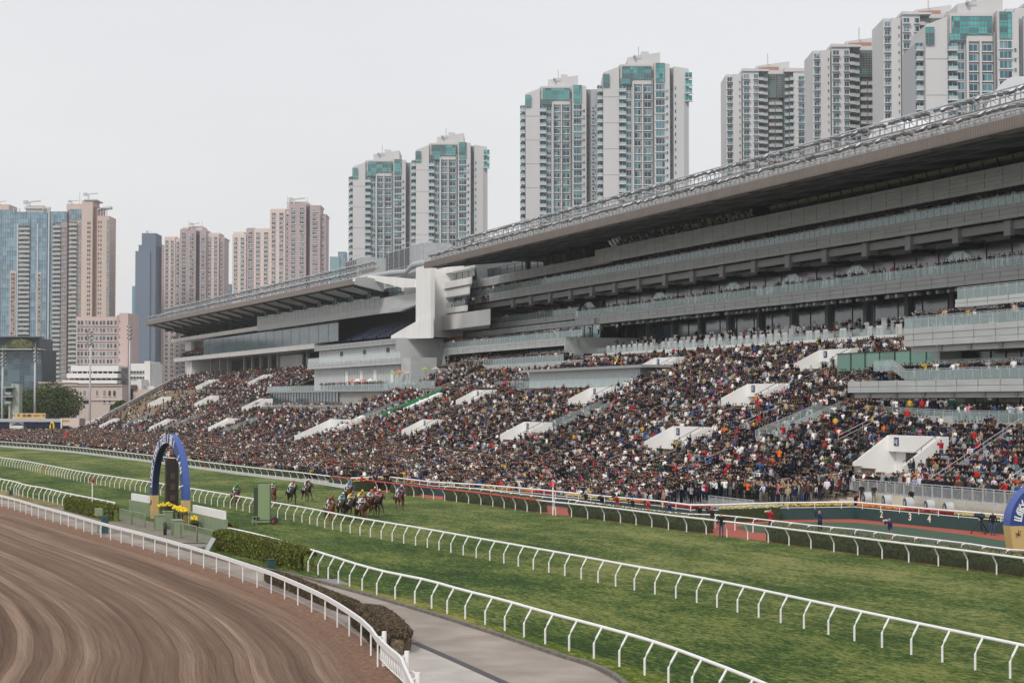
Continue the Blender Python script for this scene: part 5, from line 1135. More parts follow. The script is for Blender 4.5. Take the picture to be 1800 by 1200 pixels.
class Tower:
    def __init__(s, name, label, px, sty, D=None, cat='tower', group='apartment towers behind the stands', walls=None, depth=20):
        s.D = D or F*2.95/sty; s.h = 2.95 if not D else sty/F*s.D; s.th = thing(name, label, cat, group); s.dep = depth
        f = Vector((sT, cT, 0)); r = Vector((cT, -sT, 0)); o = f*s.D
        s.xf = Matrix(((r.x, f.x, 0, o.x), (r.y, f.y, 0, o.y), (0, 0, 1, 0), (0, 0, 0, 1)))
        s.walls = {}; s.wins = []; s.bals = []; s.pan = []
    def X(s, px): return (px-900)/F*s.D
    def Z(s, py): b = (600-py)/F; return CAMZ+s.D*(sA+b*cA)/(cA-b*sA)
    def wall(s, px0, px1, ytop, d=0., mat=None, ybot=None, ytop2=None, dep=None):
        mb = s.walls.setdefault(mat.name, (MB(s.xf), mat))[0]; x0, x1 = s.X(px0), s.X(px1); z0 = -1 if ybot is None else s.Z(ybot); z1 = s.Z(ytop); z2 = s.Z(ytop2) if ytop2 is not None else z1
        mb.prism([(x0, d, z0), (x1, d, z0), (x1, d, z2), (x0, d, z1)], (0, dep or s.dep, 0))
    def rows(s, y0, y1):
        z = s.Z(y0)
        while z > s.Z(y1): z -= s.h; yield z
    def windows(s, cols, y0, y1, d=0., mat=None, trim=None, hf=.55, sill=True, bar=True, sd=.6):
        for z in s.rows(y0, y1):
            for a, b in cols:
                x0, x1 = s.X(a), s.X(b); w = x1-x0; m = MB(s.xf); h = s.h*hf; zb = z+s.h*.22
                m.quad((x0, d-.14, zb), (x1, d-.14, zb), (x1, d-.14, zb+h), (x0, d-.14, zb+h), 0)
                e = min(.16, w*.09); m.box((x0-e, d-.17, zb-e), (x1+e, d-.1, zb), 1); m.box((x0-e, d-.17, zb+h), (x1+e, d-.1, zb+h+e), 1); m.box((x0-e, d-.17, zb), (x0, d-.1, zb+h), 1); m.box((x1, d-.17, zb), (x1+e, d-.1, zb+h), 1)
                if bar and w > 1.6:
                    for k in (range(1, 3) if w > 3 else (1,)): xx = x0+w*k/(3 if w > 3 else 2); m.box((xx-.05, d-.18, zb), (xx+.05, d-.12, zb+h), 1)
                if sill: m.box((x0-.3, d-sd, zb-.4), (x1+.3, d, zb-.16), 1)
                s.wins.append((m, mat or WTL, trim or TRIM))
    def balcs(s, a, b, y0, y1, d=0., mat=None, trim=None, out=1.3, rail=True):
        for z in s.rows(y0, y1):
            x0, x1 = s.X(a), s.X(b); m = MB(s.xf); m.quad((x0, d-.1, z+.3), (x1, d-.1, z+.3), (x1, d-.1, z+s.h*.85), (x0, d-.1, z+s.h*.85), 0)
            m.box((x0-.1, d-out, z), (x1+.1, d, z+.28), 1)
            if rail: m.quad((x0, d-out, z+.28), (x1, d-out, z+.28), (x1, d-out, z+1.25), (x0, d-out, z+1.25), 2); m.box((x0-.05, d-out-.05, z+1.2), (x1+.05, d-out+.05, z+1.3), 1)
            m.box(((x0+x1)/2-.06, d-.16, z+.3), ((x0+x1)/2+.06, d-.1, z+s.h*.85), 1); s.bals.append((m, mat or WTL, trim or TRIM))
    def panel(s, a, b, y0, y1, d=0., mat=None, nx=6, nz=4, trim=None):
        x0, x1, z1, z0 = s.X(a), s.X(b), s.Z(y0), s.Z(y1); m = MB(s.xf); m.quad((x0, d-.2, z0), (x1, d-.2, z0), (x1, d-.2, z1), (x0, d-.2, z1), 0); w = .085*s.D/800 if s.D < 900 else .055
        for i in range(nx+1): x = x0+(x1-x0)*i/nx; m.box((x-w, d-.28, z0), (x+w, d-.19, z1), 1)
        for i in range(nz+1): z = z0+(z1-z0)*i/nz; m.box((x0-w, d-.27, z-w), (x1+w, d-.18, z+w), 1)
        m.build('curtain_glazing', [mat or WGR, trim or BRZ], s.th)
    def mast(s, px, y0, y1, w=.35):
        m = MB(s.xf); m.bar((s.X(px), 6, s.Z(y1)), (s.X(px), 6, s.Z(y0)), w); m.build('lightning_rod', STEEL, s.th)
    def crane(s, px0, px1, y):
        m = MB(s.xf); x0, x1, z = s.X(px0), s.X(px1), s.Z(y); h = (x1-x0)*.16
        m.box((x0, 3, z-h*.5), (x0+h*1.4, 5, z+h*.8)); m.bar((x0, 4, z), (x1, 4, z+h*.6), h*.5); m.bar(((x0+x1)/2-h, 4, z-h*2), ((x0+x1)/2-h, 4, z), h*.6); m.build('gondola_crane', STEEL, s.th)
    def done(s):
        for nm, (mb, mat) in s.walls.items(): mb.build('wall', mat, s.th)
        for lst, nm in ((s.wins, 'window'), (s.bals, 'balcony')):
            rest = {}
            for i, (m, a, t) in enumerate(lst):
                if i < 95: m.build(nm, [a, t, GLW], s.th)
                else: rest.setdefault((a.name, t.name), (MB(), a, t))[0].merge(m)
            if rest:
                big = MB(); mats = []
                for mb, a, t in rest.values():
                    k = len(mats); mats += [a, t, GLW]; big.v, o_ = big.v+mb.v, len(big.v); big.f += [tuple(i+o_ for i in q) for q in mb.f]; big.m += [x+k for x in mb.m]
                big.build(nm, mats, s.th)['kind'] = 'stuff'
GLW = M('balcony_glass', (.36, .45, .46), .3, .3, .1)
def type_w(label, X0, k, yr, sty, yb, kind):
    t = Tower('apartment_tower', label, X0, sty); x = lambda v: X0+v*k; y = lambda v: yr+v*k
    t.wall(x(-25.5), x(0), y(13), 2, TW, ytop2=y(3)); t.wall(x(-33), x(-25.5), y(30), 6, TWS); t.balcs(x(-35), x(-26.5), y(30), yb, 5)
    t.panel(x(-26), x(-16), y(16), y(36), 1.6, nx=3, nz=3)
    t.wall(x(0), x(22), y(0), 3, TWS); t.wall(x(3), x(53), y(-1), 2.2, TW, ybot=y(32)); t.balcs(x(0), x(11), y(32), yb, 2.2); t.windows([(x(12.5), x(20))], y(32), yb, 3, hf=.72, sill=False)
    t.wall(x(21.5), x(24), y(28), 1.2, TW); t.wall(x(24), x(38), y(30), 2.6, TG); t.windows([(x(25.5), x(35))], y(34), yb, 2.6, trim=TRIM, hf=.66)
    t.wall(x(37), x(39), y(30), 1.2, TW); t.wall(x(39), x(57), y(22), 2.6, TG); t.windows([(x(41), x(52))], y(34), yb, 2.6, hf=.66); t.wall(x(53.5), x(55.5), y(22), 1.6, TG)
    t.wall(x(57), x(82), y(-3), .8, TW, ytop2=y(0)); t.windows([(x(59.5), x(73.5))], y(32), yb, .8, hf=.72); t.windows([(x(76.5), x(79))], y(36), yb, .8, hf=.35, sill=False, bar=False)
    t.panel(x(5), x(52), y(3), y(24), 2.1, nx=11, nz=4); t.panel(x(2), x(22), y(23), y(31), 2.0, nx=4, nz=2); t.panel(x(59.5), x(73.5), y(-1), y(30), .7, nx=3, nz=5)
    t.wall(x(15), x(68), y(-14), 5, TW, ytop2=y(-22)); t.wall(x(38), x(50), y(-24), 5.5, TW, ytop2=y(-23.5)); t.crane(x(24), x(36), y(-15)); t.mast(x(33), y(-32), y(-12))
    t.wall(x(82), x(104 if kind == 'a' else 90), y(3), 5, TG); t.windows([(x(85), x(87.5))], y(30), yb, 5, hf=.4, bar=False, sill=False)
    if kind == 'a': t.wall(x(90), x(104), y(5), 3.5, TWS); t.windows([(x(93), x(96))], y(30), yb, 3.5, hf=.4, bar=False); t.balcs(x(98), x(104), y(30), yb, 2.6)
    else:
        t.wall(x(89), x(114), y(2), 3, TW, ytop2=y(6)); t.windows([(x(91), x(93))], y(30), yb, 3, hf=.4, bar=False, sill=False); t.wall(x(106), x(112), y(45), 2.8, TWS)
        t.balcs(x(108), x(119), y(10), y(48), 2.8, mat=WGR, out=1.8, rail=False)
    for q in range(4): t.wall(x(-25), x(0), y(52+q*42), 1.93, TG, ybot=y(52.6+q*42), dep=.1); t.wall(x(57), x(81.5), y(52+q*42), .73, TG, ybot=y(52.6+q*42), dep=.1)
    t.done(); return t
type_w('white tower left of its taller twin, just above the far stand roof', 640.8, .87, 281, 11.2, 470, 'a')
type_w('white tower with a square crown, right of its shorter twin above the service block', 753, .90, 251, 11.8, 450, 'b')
type_w('white tower left of the tallest mid-picture tower, both behind the long brown roof', 949.5, 1.0, 150.7, 13.0, 395, 'a')
type_w('white tower with green penthouse glass, right of the slightly lower matching tower in mid-picture', 1089.7, 1.09, 112, 13.7, 350, 'b')
type_w('large white tower with wide green penthouse glass at the right edge', 1673, 1.52, 22, 17.7, 215, 'a')
PK = tmat('pinkish_trim', (.36, .24, .22)); PKT = M('pink_ledge', (.42, .33, .31), .7)
def type_p(label, X0, k, yt, sty, yb):
    t = Tower('apartment_tower', label, X0, sty); x = lambda v: X0+v*k; y = lambda v: yt+v*k
    t.wall(x(1), x(12), y(6), 4, TW); t.windows([(x(3), x(11))], y(9), yb, 4, sd=1.5, hf=.62); t.wall(x(12), x(27), y(7), 2, TW); t.windows([(x(23), x(25))], y(14), yb, 2, hf=.35, sill=False, bar=False)
    t.wall(x(26), x(29), y(25), 6, TG); t.wall(x(29), x(57), y(0), 1, TW); t.windows([(x(30.5), x(40)), (x(48.5), x(55.5))], y(6), yb, 1, sd=1.5, hf=.6); t.wall(x(28), x(75), y(-2), .2, TW, ybot=y(3), ytop2=y(0))
    t.wall(x(57), x(75), y(3), 4, TG); t.balcs(x(57), x(66), y(6), yb, 3, trim=PKT, out=1.8); t.balcs(x(67), x(74), y(6), yb, 4, trim=PKT, out=1.2)
    t.wall(x(75), x(104), y(3), 7, M('tower_dark_recess', (.09, .12, .13), .5)); t.panel(x(75), x(103), y(5), y(46), 5, mat=window_mat('dark_teal_pane', [(.03,.10,.11),(.05,.15,.16),(.02,.06,.07)], (2, 2, 1.9)), nx=6, nz=11); t.wall(x(74), x(104), y(-2), 5, TW, ybot=y(4.5))
    t.balcs(x(77), x(87), y(47), yb, 6, trim=PKT); t.balcs(x(89), x(101), y(47), yb, 6, trim=PKT)
    t.wall(x(104), x(130), y(3), 4, TG); t.balcs(x(104.5), x(111), y(6), yb, 4, trim=PKT, out=1.2); t.balcs(x(112), x(119), y(6), yb, 3, trim=PKT, out=1.8); t.wall(x(119), x(142), y(-1), 2, TW); t.windows([(x(128), x(138))], y(8), yb, 2, sd=1.4); t.wall(x(141), x(154), y(8), 3, TW)
    t.wall(x(103), x(143), y(-4), 1.6, TW, ybot=y(3), ytop2=y(-3)); t.wall(x(57), x(116), y(-12), 8, TW, ytop2=y(-20)); t.wall(x(60), x(96), y(-8), 6, M('terracotta_roof', (.36, .19, .15), .8), ytop2=y(-9)); t.mast(x(76), y(-32), y(-8)); t.done()
type_p('white and pink tower with a dark glass bay, lowest of the right-hand group', 1279.5, 1.0, 122, 12.5, 300)
type_p('white and pink tower with a dark glass bay, middle of the right-hand group', 1434, 1.12, 79, 14.0, 265)
type_p('tall white and pink tower partly hidden behind the large tower at the right edge', 1560, 1.1, 22, 15.0, 235)
type_p('tower top rising behind the right edge of the largest white tower', 1778, 1.2, 4, 15.0, 200)
# pink stepped towers farther off
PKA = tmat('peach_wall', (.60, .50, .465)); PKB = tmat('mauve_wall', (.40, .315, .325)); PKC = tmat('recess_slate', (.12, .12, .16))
def pink(label, strips, sty, yb, crown):
    t = Tower('apartment_tower', label, 0, sty, group='pink stepped towers')
    for a, b, top, d, m, ws in strips:
        t.wall(a, b, top, d, m); t.wall(a, b, top-2.5, d+4, m, ybot=top+1)
        if ws:
            n = max(1, ws); w = (b-a)/n; t.windows([(a+w*i+w*.24, a+w*i+w*.74) for i in range(n)], top+4, yb, d, mat=WDK, hf=.52)
    for a, b, top in crown: t.wall(a, b, top, 6, PKA)
    t.crane(crown[0][0]+4, crown[0][1]-4, crown[0][2]-3) if len(crown) > 1 else None
    t.mast(crown[0][0]+1, crown[0][2]-9, crown[0][2]); t.mast(crown[0][1]-1, crown[0][2]-8, crown[0][2]); t.done()
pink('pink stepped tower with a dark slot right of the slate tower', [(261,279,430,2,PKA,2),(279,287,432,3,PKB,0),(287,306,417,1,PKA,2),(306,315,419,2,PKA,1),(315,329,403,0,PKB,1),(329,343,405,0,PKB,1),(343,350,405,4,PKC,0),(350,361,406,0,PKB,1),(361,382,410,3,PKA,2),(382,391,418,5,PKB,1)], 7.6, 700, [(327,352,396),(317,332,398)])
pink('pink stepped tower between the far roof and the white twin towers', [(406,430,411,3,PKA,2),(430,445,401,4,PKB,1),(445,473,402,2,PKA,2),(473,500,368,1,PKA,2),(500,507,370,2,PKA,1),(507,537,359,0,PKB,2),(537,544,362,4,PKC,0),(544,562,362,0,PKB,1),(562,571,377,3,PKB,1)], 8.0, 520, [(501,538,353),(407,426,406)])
# tall blue and beige pair at the left edge
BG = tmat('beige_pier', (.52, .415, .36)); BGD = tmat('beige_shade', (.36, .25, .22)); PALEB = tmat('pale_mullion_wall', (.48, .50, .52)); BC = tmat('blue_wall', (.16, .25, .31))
t = Tower('apartment_tower', 'tall blue glass tower with beige balconies and rooftop cranes at the left edge', 0, 8.0, group='blue and beige towers')
for a, b, top in ((-60,18,368),(18,82,372)): t.wall(a, b, top, 2, BC)
t.panel(-60, -2, 368, 700, 1.8, WBL, 14, 40, PALEB); t.panel(0, 30, 372, 700, 1.8, WBL, 7, 40, PALEB); t.panel(51, 79, 372, 700, 1.6, WBL, 6, 40, PALEB)
t.balcs(31, 50, 396, 690, 1, WDK, BG); t.panel(31, 50, 372, 396, 1.2, WBL, 4, 3, PALEB)
for a in (27.5, 62.5): t.wall(a, a+2, 393, .6, PALEB, dep=4)
t.wall(15, 26, 476, 1.2, BG); t.windows([(17, 24)], 478, 690, 1.2, WDK, BG); t.wall(62, 70, 478, 1.0, BG); t.windows([(63.5, 69)], 480, 690, 1.0, WDK, BG)
t.wall(-6, 10, 358, 4, BG, ybot=372); t.wall(40, 70, 360, 4, BG, ybot=373); t.wall(38, 83, 363, 3, PALEB, ybot=366, dep=3)
for a in (20, 30, 72, 80): t.wall(a, a+1.2, 366, 1, PALEB, ybot=374, dep=1)
t.crane(36, 66, 355); t.crane(-12, 5, 354); t.done()
t = Tower('apartment_tower', 'tall beige tower with slit windows right of the blue glass tower', 0, 8.0, group='blue and beige towers')
t.wall(84, 114, 371, 3, BC); t.panel(84, 90, 371, 690, 2.8, WBL, 2, 40, PALEB); t.panel(90, 113, 371, 390, 2.6, WBL, 5, 3, PALEB); t.wall(82, 84, 366, 1, PALEB, dep=2); t.balcs(90, 104, 392, 690, 1.5, WDK, BG); t.wall(104, 115, 390, 1.8, BGD); t.windows([(106, 109.5), (110.5, 113.5)], 392, 690, 1.8, WBL, BG)
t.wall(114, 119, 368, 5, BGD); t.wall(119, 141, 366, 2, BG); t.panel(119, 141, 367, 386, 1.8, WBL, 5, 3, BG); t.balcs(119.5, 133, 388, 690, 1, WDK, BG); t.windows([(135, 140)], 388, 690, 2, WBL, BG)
t.wall(141, 160, 352, 1, BG); t.windows([(151, 153.4), (154.4, 156.6)], 388, 560, 1, WDK, BG, sill=False, bar=False); t.wall(160, 168, 362, 5, BGD); t.wall(168, 189, 379, 2, BG); t.windows([(169.5, 171.5), (173.5, 175.5)], 386, 560, 2, WDK, BG, sill=False, bar=False); t.windows([(185, 189)], 384, 560, 2, WBL, BG)
t.wall(112, 142, 357, 4, BG, ybot=369); t.wall(145, 167, 350, 0, PALEB, ybot=352); t.wall(168, 191, 368, 2, PALEB, ybot=366, ytop2=362, dep=6)
for a in (172, 177, 183): t.wall(a, a+1, 366, 3, PALEB, ybot=380, dep=1)
t.crane(142, 167, 341); t.crane(115, 133, 353); t.mast(134, 336, 356); t.done()
SL = tmat('slate_wall', (.13, .165, .225)); TL = tmat('teal_wall', (.16, .29, .32))
t = Tower('office_tower', 'slate blue windowless-looking tower with a notched top, left of the pink stepped tower', 0, 8, group='')
t.wall(246, 271, 409, 3, SL); t.wall(241, 271, 430, 2, SL); t.wall(236, 262, 441, 1, SL); t.wall(229, 237, 502, 4, TL); t.windows([(262+0, 263.2)], 470, 690, .9, WDK, SL, sill=False, bar=False, hf=.2); t.crane(253, 262, 406); t.mast(254, 404, 409); t.done()
t = Tower('office_tower', 'narrow slate tower edge behind the pink tower with the dark slot', 0, 8, D=1500, group=''); t.wall(376, 390, 424, 0, SL, ytop2=424); t.wall(377, 380, 417, 2, TL); t.done()
t = Tower('office_tower', 'low teal block between the two pink stepped towers', 0, 8, D=1500, group=''); t.wall(388, 406, 499, 0, TL); t.panel(389, 405, 501, 560, -.2, WBL, 4, 12, TL); t.done()
t = Tower('office_tower', 'small hazy teal block left of the white twin towers', 0, 8, D=2200, group=''); t.wall(579, 596, 451, 0, TL); t.wall(593, 607, 442, 3, SL); t.panel(594, 606, 444, 480, 2.7, WBL, 3, 8, SL); t.done()
# hotel slab, podium and low buildings at the left
t = Tower('hotel_block', 'pink slab building with white-silled windows above the white podium', 0, 13.6, group='')
HP = tmat('hotel_pink', (.52, .40, .375)); t.wall(131, 209, 556, 2, HP); t.wall(203, 212, 553, 1.6, PKB); t.wall(209, 224.5, 550, 0, HP); t.windows([(133+13*i+.5, 133+13*i+4.6) for i in range(6)]+[(133+13*i+6.5, 133+13*i+10.4) for i in range(6)], 560, 642, 2, WDK, TRIM); t.windows([(209.3, 210.4)], 556, 678, 0, WDK, HP, hf=.28, sill=False, bar=False); t.done()
t = Tower('podium_building', 'white stepped podium with ribbon openings below the pink slab', 0, 13.6, D=675, group='')
PW = tmat('podium_white', (.66, .66, .65))
t.wall(112, 205, 645, 8, TG); 
for i, (a, b, y0, y1) in enumerate(((121,205,642,652),(115,205,656,664),(109,205,668,674))): t.wall(a, b, y0, 3-i*1.2, PW, ybot=y1)
for i in range(9): t.wall(122+i*9, 123.5+i*9, 652, 3.4, PW, ybot=656, dep=2); t.wall(117+i*9.4, 118.5+i*9.4, 664, 3, PW, ybot=668, dep=2)
t.wall(223, 262, 638, 6, PW); t.panel(223, 250, 651, 656, 5.9, WIND, 5, 1, PW); t.panel(223, 250, 661, 666, 5.9, WIND, 5, 1, PW); t.wall(250, 260, 634, 4, PW); t.done()
t = Tower('arcaded_building', 'pale pink low building with arched windows behind the round tree', 0, 10, D=655, group='')
BP = tmat('pale_stone', (.56, .47, .43)); t.wall(67, 112, 672, 2, BP); t.wall(112, 215, 677, 0, BP); t.wall(66, 113, 671, 1, BP, ybot=673); t.wall(111, 216, 676, -.6, BP, ybot=678); t.wall(112, 216, 702, -.5, BP, ybot=703.5)
def arch(tw, px, w, y0, y1):
    m = MB(tw.xf); x, r = tw.X(px), w/2/F*tw.D; z0, z1 = tw.Z(y1), tw.Z(y0)-r; ring = [(x-r, -.08, z0), (x+r, -.08, z0)]+[(x+r*math.cos(a), -.08, z1+r*math.sin(a)) for a in np.linspace(0, math.pi, 7)]
    m.prism(ring, (0, .1, 0), 0); m.box((x-r-.2, -.3, z0-.3), (x+r+.2, 0, z0), 1); tw.wins.append((m, WDK, TRIM))
for px in (127, 149, 184, 193, 201.5): arch(t, px, 4.2, 686, 696)
for px in (116, 119.5, 135, 138, 141.5, 157): arch(t, px, 1.6, 687, 696)
for px in (171, 184, 193): arch(t, px, 3.2, 685.5 if px == 171 else 701.5, 695 if px == 171 else 708)
m_ = MB(t.xf); m_.box((t.X(146), -.2, t.Z(709)), (t.X(156), 0, t.Z(701))); t.wins.append((m_, WIND, TRIM)); t.panel(73, 82, 682, 688, 1.9, WDK, 3, 1, TRIM); t.panel(90, 94, 682, 688, 1.9, WDK, 2, 1, TRIM); t.panel(103, 107, 682, 688, 1.9, WDK, 2, 1, TRIM); t.done()
t = Tower('office_block', 'dark glass office block with a planted roof terrace at the left edge', 0, 10, D=680, group='')
t.wall(-80, 68, 614, 6, tmat('office_dark', (.06, .09, .11))); t.panel(-80, 66, 616, 712, 5.8, window_mat('office_pane', [(.05,.09,.12),(.08,.14,.17),(.11,.19,.22),(.04,.07,.09)], (2, 2, 2.2), .2), 34, 18, M('office_mullion', (.07, .10, .12), .5)); t.wall(-80, 68, 612.5, 2, PALEB, ybot=614, dep=8); t.wall(-80, 52, 591, 14, tmat('office_top', (.10, .12, .15)), ytop2=592); t.wall(-80, 54, 589, 10, tmat('office_top', (.1, .1, .1)), ybot=591, dep=10); t.done()
t = Tower('low_building', 'low grey service buildings and white tank behind the far end of the seats', 0, 10, D=665, group='')
t.wall(205, 232, 700, 4, TG); t.wall(232, 262, 684, 2, BP, ytop2=684); t.wall(222, 264, 678, 8, PW); t.wall(140, 205, 706, 1, TG); t.wall(140, 205, 705, .5, BP, ybot=706.6); t.wall(238, 246, 666, 3, PW); t.wall(224, 238, 676, 1, M('brown_sign', (.09, .06, .04), .6), ybot=684); t.done()
# judge tower, sign, canopy, tents
t = Tower('judges_tower', 'grey-green concrete camera tower left of the round tree', 0, 10, D=600, group='', depth=4)
JT = tmat('tower_sage', (.33, .37, .32)); t.wall(20, 34, 675, 0, JT); t.wall(21, 27, 674, 0, JT, ybot=680)
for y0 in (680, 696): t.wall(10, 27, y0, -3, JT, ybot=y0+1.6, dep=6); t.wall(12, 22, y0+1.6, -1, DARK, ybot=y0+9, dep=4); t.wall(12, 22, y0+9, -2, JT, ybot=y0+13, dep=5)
t.wall(17, 20, 709, -1, JT, dep=1); t.done()
t = Tower('canopy_building', 'long low grey canopy with navy blinds beneath the gold sign', 0, 10, D=560, group='', depth=8)
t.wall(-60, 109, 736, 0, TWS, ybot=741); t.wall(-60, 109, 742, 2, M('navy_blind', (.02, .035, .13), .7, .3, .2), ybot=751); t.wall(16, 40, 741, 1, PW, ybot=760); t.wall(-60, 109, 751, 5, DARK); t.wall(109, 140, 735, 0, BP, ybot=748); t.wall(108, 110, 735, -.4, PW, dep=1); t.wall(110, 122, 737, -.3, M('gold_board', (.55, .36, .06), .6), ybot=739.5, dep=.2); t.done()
t = Tower('banner_sign', 'gold HAPPY NEW YEAR banner board standing on the long canopy', 0, 10, D=562, cat='sign', group='', depth=.5)
GOLD = M('gold_banner', (.60, .40, .15), .6, .5, .05); t.wall(26, 80.5, 726, 0, GOLD, ybot=735.6); t.wall(21.5, 26, 726.5, 1, PW, ybot=735.6); t.done()
def on_face(tw, s, px, py, size, mat, d=-.05, al='CENTER'):
    p = tw.xf @ Vector((tw.X(px), d, tw.Z(py))); return text_mesh(s, size, p, mat, tw.th, 'lettering', facing(-(tw.xf.to_3x3() @ Vector((0, 1, 0)))), bold=.01, align=al)
NV = M('navy_letter', (.03, .035, .07), .6)
on_face(t, 'HAPPY NEW YEAR', 63.5, 730.6, 1.0, NV); on_face(t, '新  年  快  樂', 38.5, 730.6, 1.05, NV)
t = Tower('tent', 'navy peaked tent in front of the white kiosk at the far left', 0, 10, D=552, cat='tent', group='', depth=3)
m = MB(t.xf); x0, x1, z0, z1 = t.X(24), t.X(45), t.Z(747.5), t.Z(741.5); m.add([(x0, -3, z0), (x1, -3, z0), (x1, 0, z0), (x0, 0, z0), ((x0+x1)/2, -1.5, z1)], [(0, 1, 4), (1, 2, 4), (2, 3, 4), (3, 0, 4)]); m.build('roof', M('navy_canvas', (.015, .025, .08), .8), t.th)
m = MB(t.xf); [m.bar((x, y, 0), (x, y, z0), .1) for x in (x0, x1) for y in (-3, 0)]; m.build('frame', STEEL, t.th); t.done()
t = Tower('inflatable_arch', 'yellow inflatable arch among the spectators at the far left', 0, 10, D=545, cat='inflatable arch', group='', depth=1)
m = MB(t.xf); m.tube([(t.X(89.5), 0, t.Z(756)), (t.X(89), 0, t.Z(748)), (t.X(90.5), 0, t.Z(743)), (t.X(92.5), 0, t.Z(741.6)), (t.X(94.5), 0, t.Z(744)), (t.X(95.5), 0, t.Z(750)), (t.X(95.5), 0, t.Z(757))], .27, 8); m.build('tube', M('yellow_vinyl', (.75, .50, .02), .4), t.th, True); t.done()
# floodlight masts
for px, y0, y1, D, lab in ((4.5, 620, 714, 600, 'pale floodlight mast at the left edge beside the dark office block'), (61.5, 612, 697, 610, 'pale floodlight mast in front of the right end of the dark office block'), (158.5, 583, 722, 600, 'tallest pale floodlight mast, in front of the pink slab and white podium'), (228, 573, 680, 640, 'pale floodlight mast between the pink slab and the slate tower')):
    t = Tower('floodlight_mast', lab, 0, 10, D=D, cat='floodlight mast', group='floodlight masts', depth=1); X, Zt = t.X(px), t.Z(y0); m = MB(t.xf); m.tube([(X, 0, 0), (X, 0, Zt)], .4, 10, radii=[.42, .26]); m.build('pole', M('mast_grey', (.45, .47, .48), .5), t.th, True)
    for k in range(4):
        m = MB(t.xf); z = Zt-k*.85*D/400-.3
        for a in range(6): an = a*math.pi/3+.3; m.box((X+math.cos(an)*.75-.28, math.sin(an)*.75-.2, z), (X+math.cos(an)*.75+.28, math.sin(an)*.75+.2, z+.35), a % 2)
        m.tube([(X-.9, 0, z-.08), (X+.9, 0, z-.08)], .06, 5); m.build('lamp_ring', [STEEL, BLACK], t.th)
    m = MB(t.xf); m.bar((X, 0, Zt), (X, 0, Zt+2), .08); m.build('aerial', STEEL, t.th); t.done()
# trees
LEAF, nt, b = newmat('tree_leaves'); g = nt.nodes.new('ShaderNodeNewGeometry').outputs['Position']
nt.links.new(ramp2(nt, noise(nt, g, 1.1, 4, .6), [(.3, (.025, .045, .013)), (.52, (.055, .085, .022)), (.72, (.12, .135, .03))]), b.inputs['Base Color'])
BARK = M('bark', (.10, .075, .05), .9, 5, .3)
def tree(label, c, w, h, n, leaf=.28, trunk=.2, cat='tree', lobes=16):
    th = thing('broadleaf_tree', label, cat, 'trees beyond the far end'); c = Vector(c); lb = []; m = MB()
    m.tube([c, c+Vector((.1, 0, h*.25)), c+Vector((0, .1, h*.5))], trunk, 8, radii=[trunk*1.5, trunk, trunk*.6])
    for _ in range(lobes):
        a = random.random()*6.28; r = random.random()**.5*w*.38; z = h*(.38+.42*random.random()*(1-(r/(w*.5))**2*.7)); p = c+Vector((math.cos(a)*r, math.sin(a)*r, z)); lb.append((p, w*random.uniform(.12, .2))); m.tube([c+Vector((0, .1, h*.3)), p], trunk*.3, 5)
    m.build('trunk', BARK, th); m = MB()
    for _ in range(n):
        p, r = random.choice(lb); d = Vector((random.gauss(0, 1), random.gauss(0, 1), random.gauss(0, 1))).normalized(); q = p+d*r*random.uniform(.8, 1.12); q.z = max(q.z, h*.12)
        a = Vector((random.gauss(0, 1), random.gauss(0, 1), random.gauss(0, .6))).normalized()*leaf*random.uniform(.6, 1.3); e = a.cross(d).normalized()*leaf*.7; m.add([q-a, q+e, q+a, q-e], [(0, 1, 2, 3)])
    m.build('crown', LEAF, th)
def tpos(px, D): p = far(px, 706, D); return (p.x, p.y, 0)
tree('large round dark green tree behind the gold sign', tpos(87, 625), 22.5, 16.5, 17000, .42, .45, lobes=50)
tree('smaller dark tree at the left edge behind the concrete tower', tpos(12, 630), 9, 11, 3500, .38)
tree('small tree beside the brown sign right of the arched building', tpos(212, 640), 8, 13, 3000, .4)
tree('low dark tree between the concrete tower and the round tree', tpos(44, 632), 8, 11.5, 2500, .38)
for i, (px, y, D, w) in enumerate(((22, 607, 690, 11), (36, 603, 690, 12), (47, 606, 690, 8))):
    c = far(px, y+9, D); th = thing('roof_shrub', 'olive shrub on the roof terrace of the dark office block, %s of three' % ('leftmost', 'middle', 'rightmost')[i], 'shrub', 'roof terrace shrubs'); m = MB(); m.tube([c, c+Vector((0, 0, 1.5))], .12, 5); m.build('stem', BARK, th); m = MB()
    for _ in range(1100):
        d = Vector((random.gauss(0, 1), random.gauss(0, 1), abs(random.gauss(0, 1)))).normalized(); q = c+Vector((d.x*w*.45, d.y*2, .2+d.z*(3.2 if i == 1 else 2.4)))*random.uniform(.8, 1.03) if 0 else c+Vector((d.x*w*.45, d.y*2, .2+d.z*(3.2 if i == 1 else 2.4))); a = Vector((random.gauss(0, 1), random.gauss(0, 1), random.gauss(0, 1))).normalized()*.4; e = a.cross(d).normalized()*.3; m.add([q-a, q+e, q+a, q-e], [(0, 1, 2, 3)])
    m.build('foliage', M('olive_foliage', (.15, .16, .07), .9, .8, .4), th)
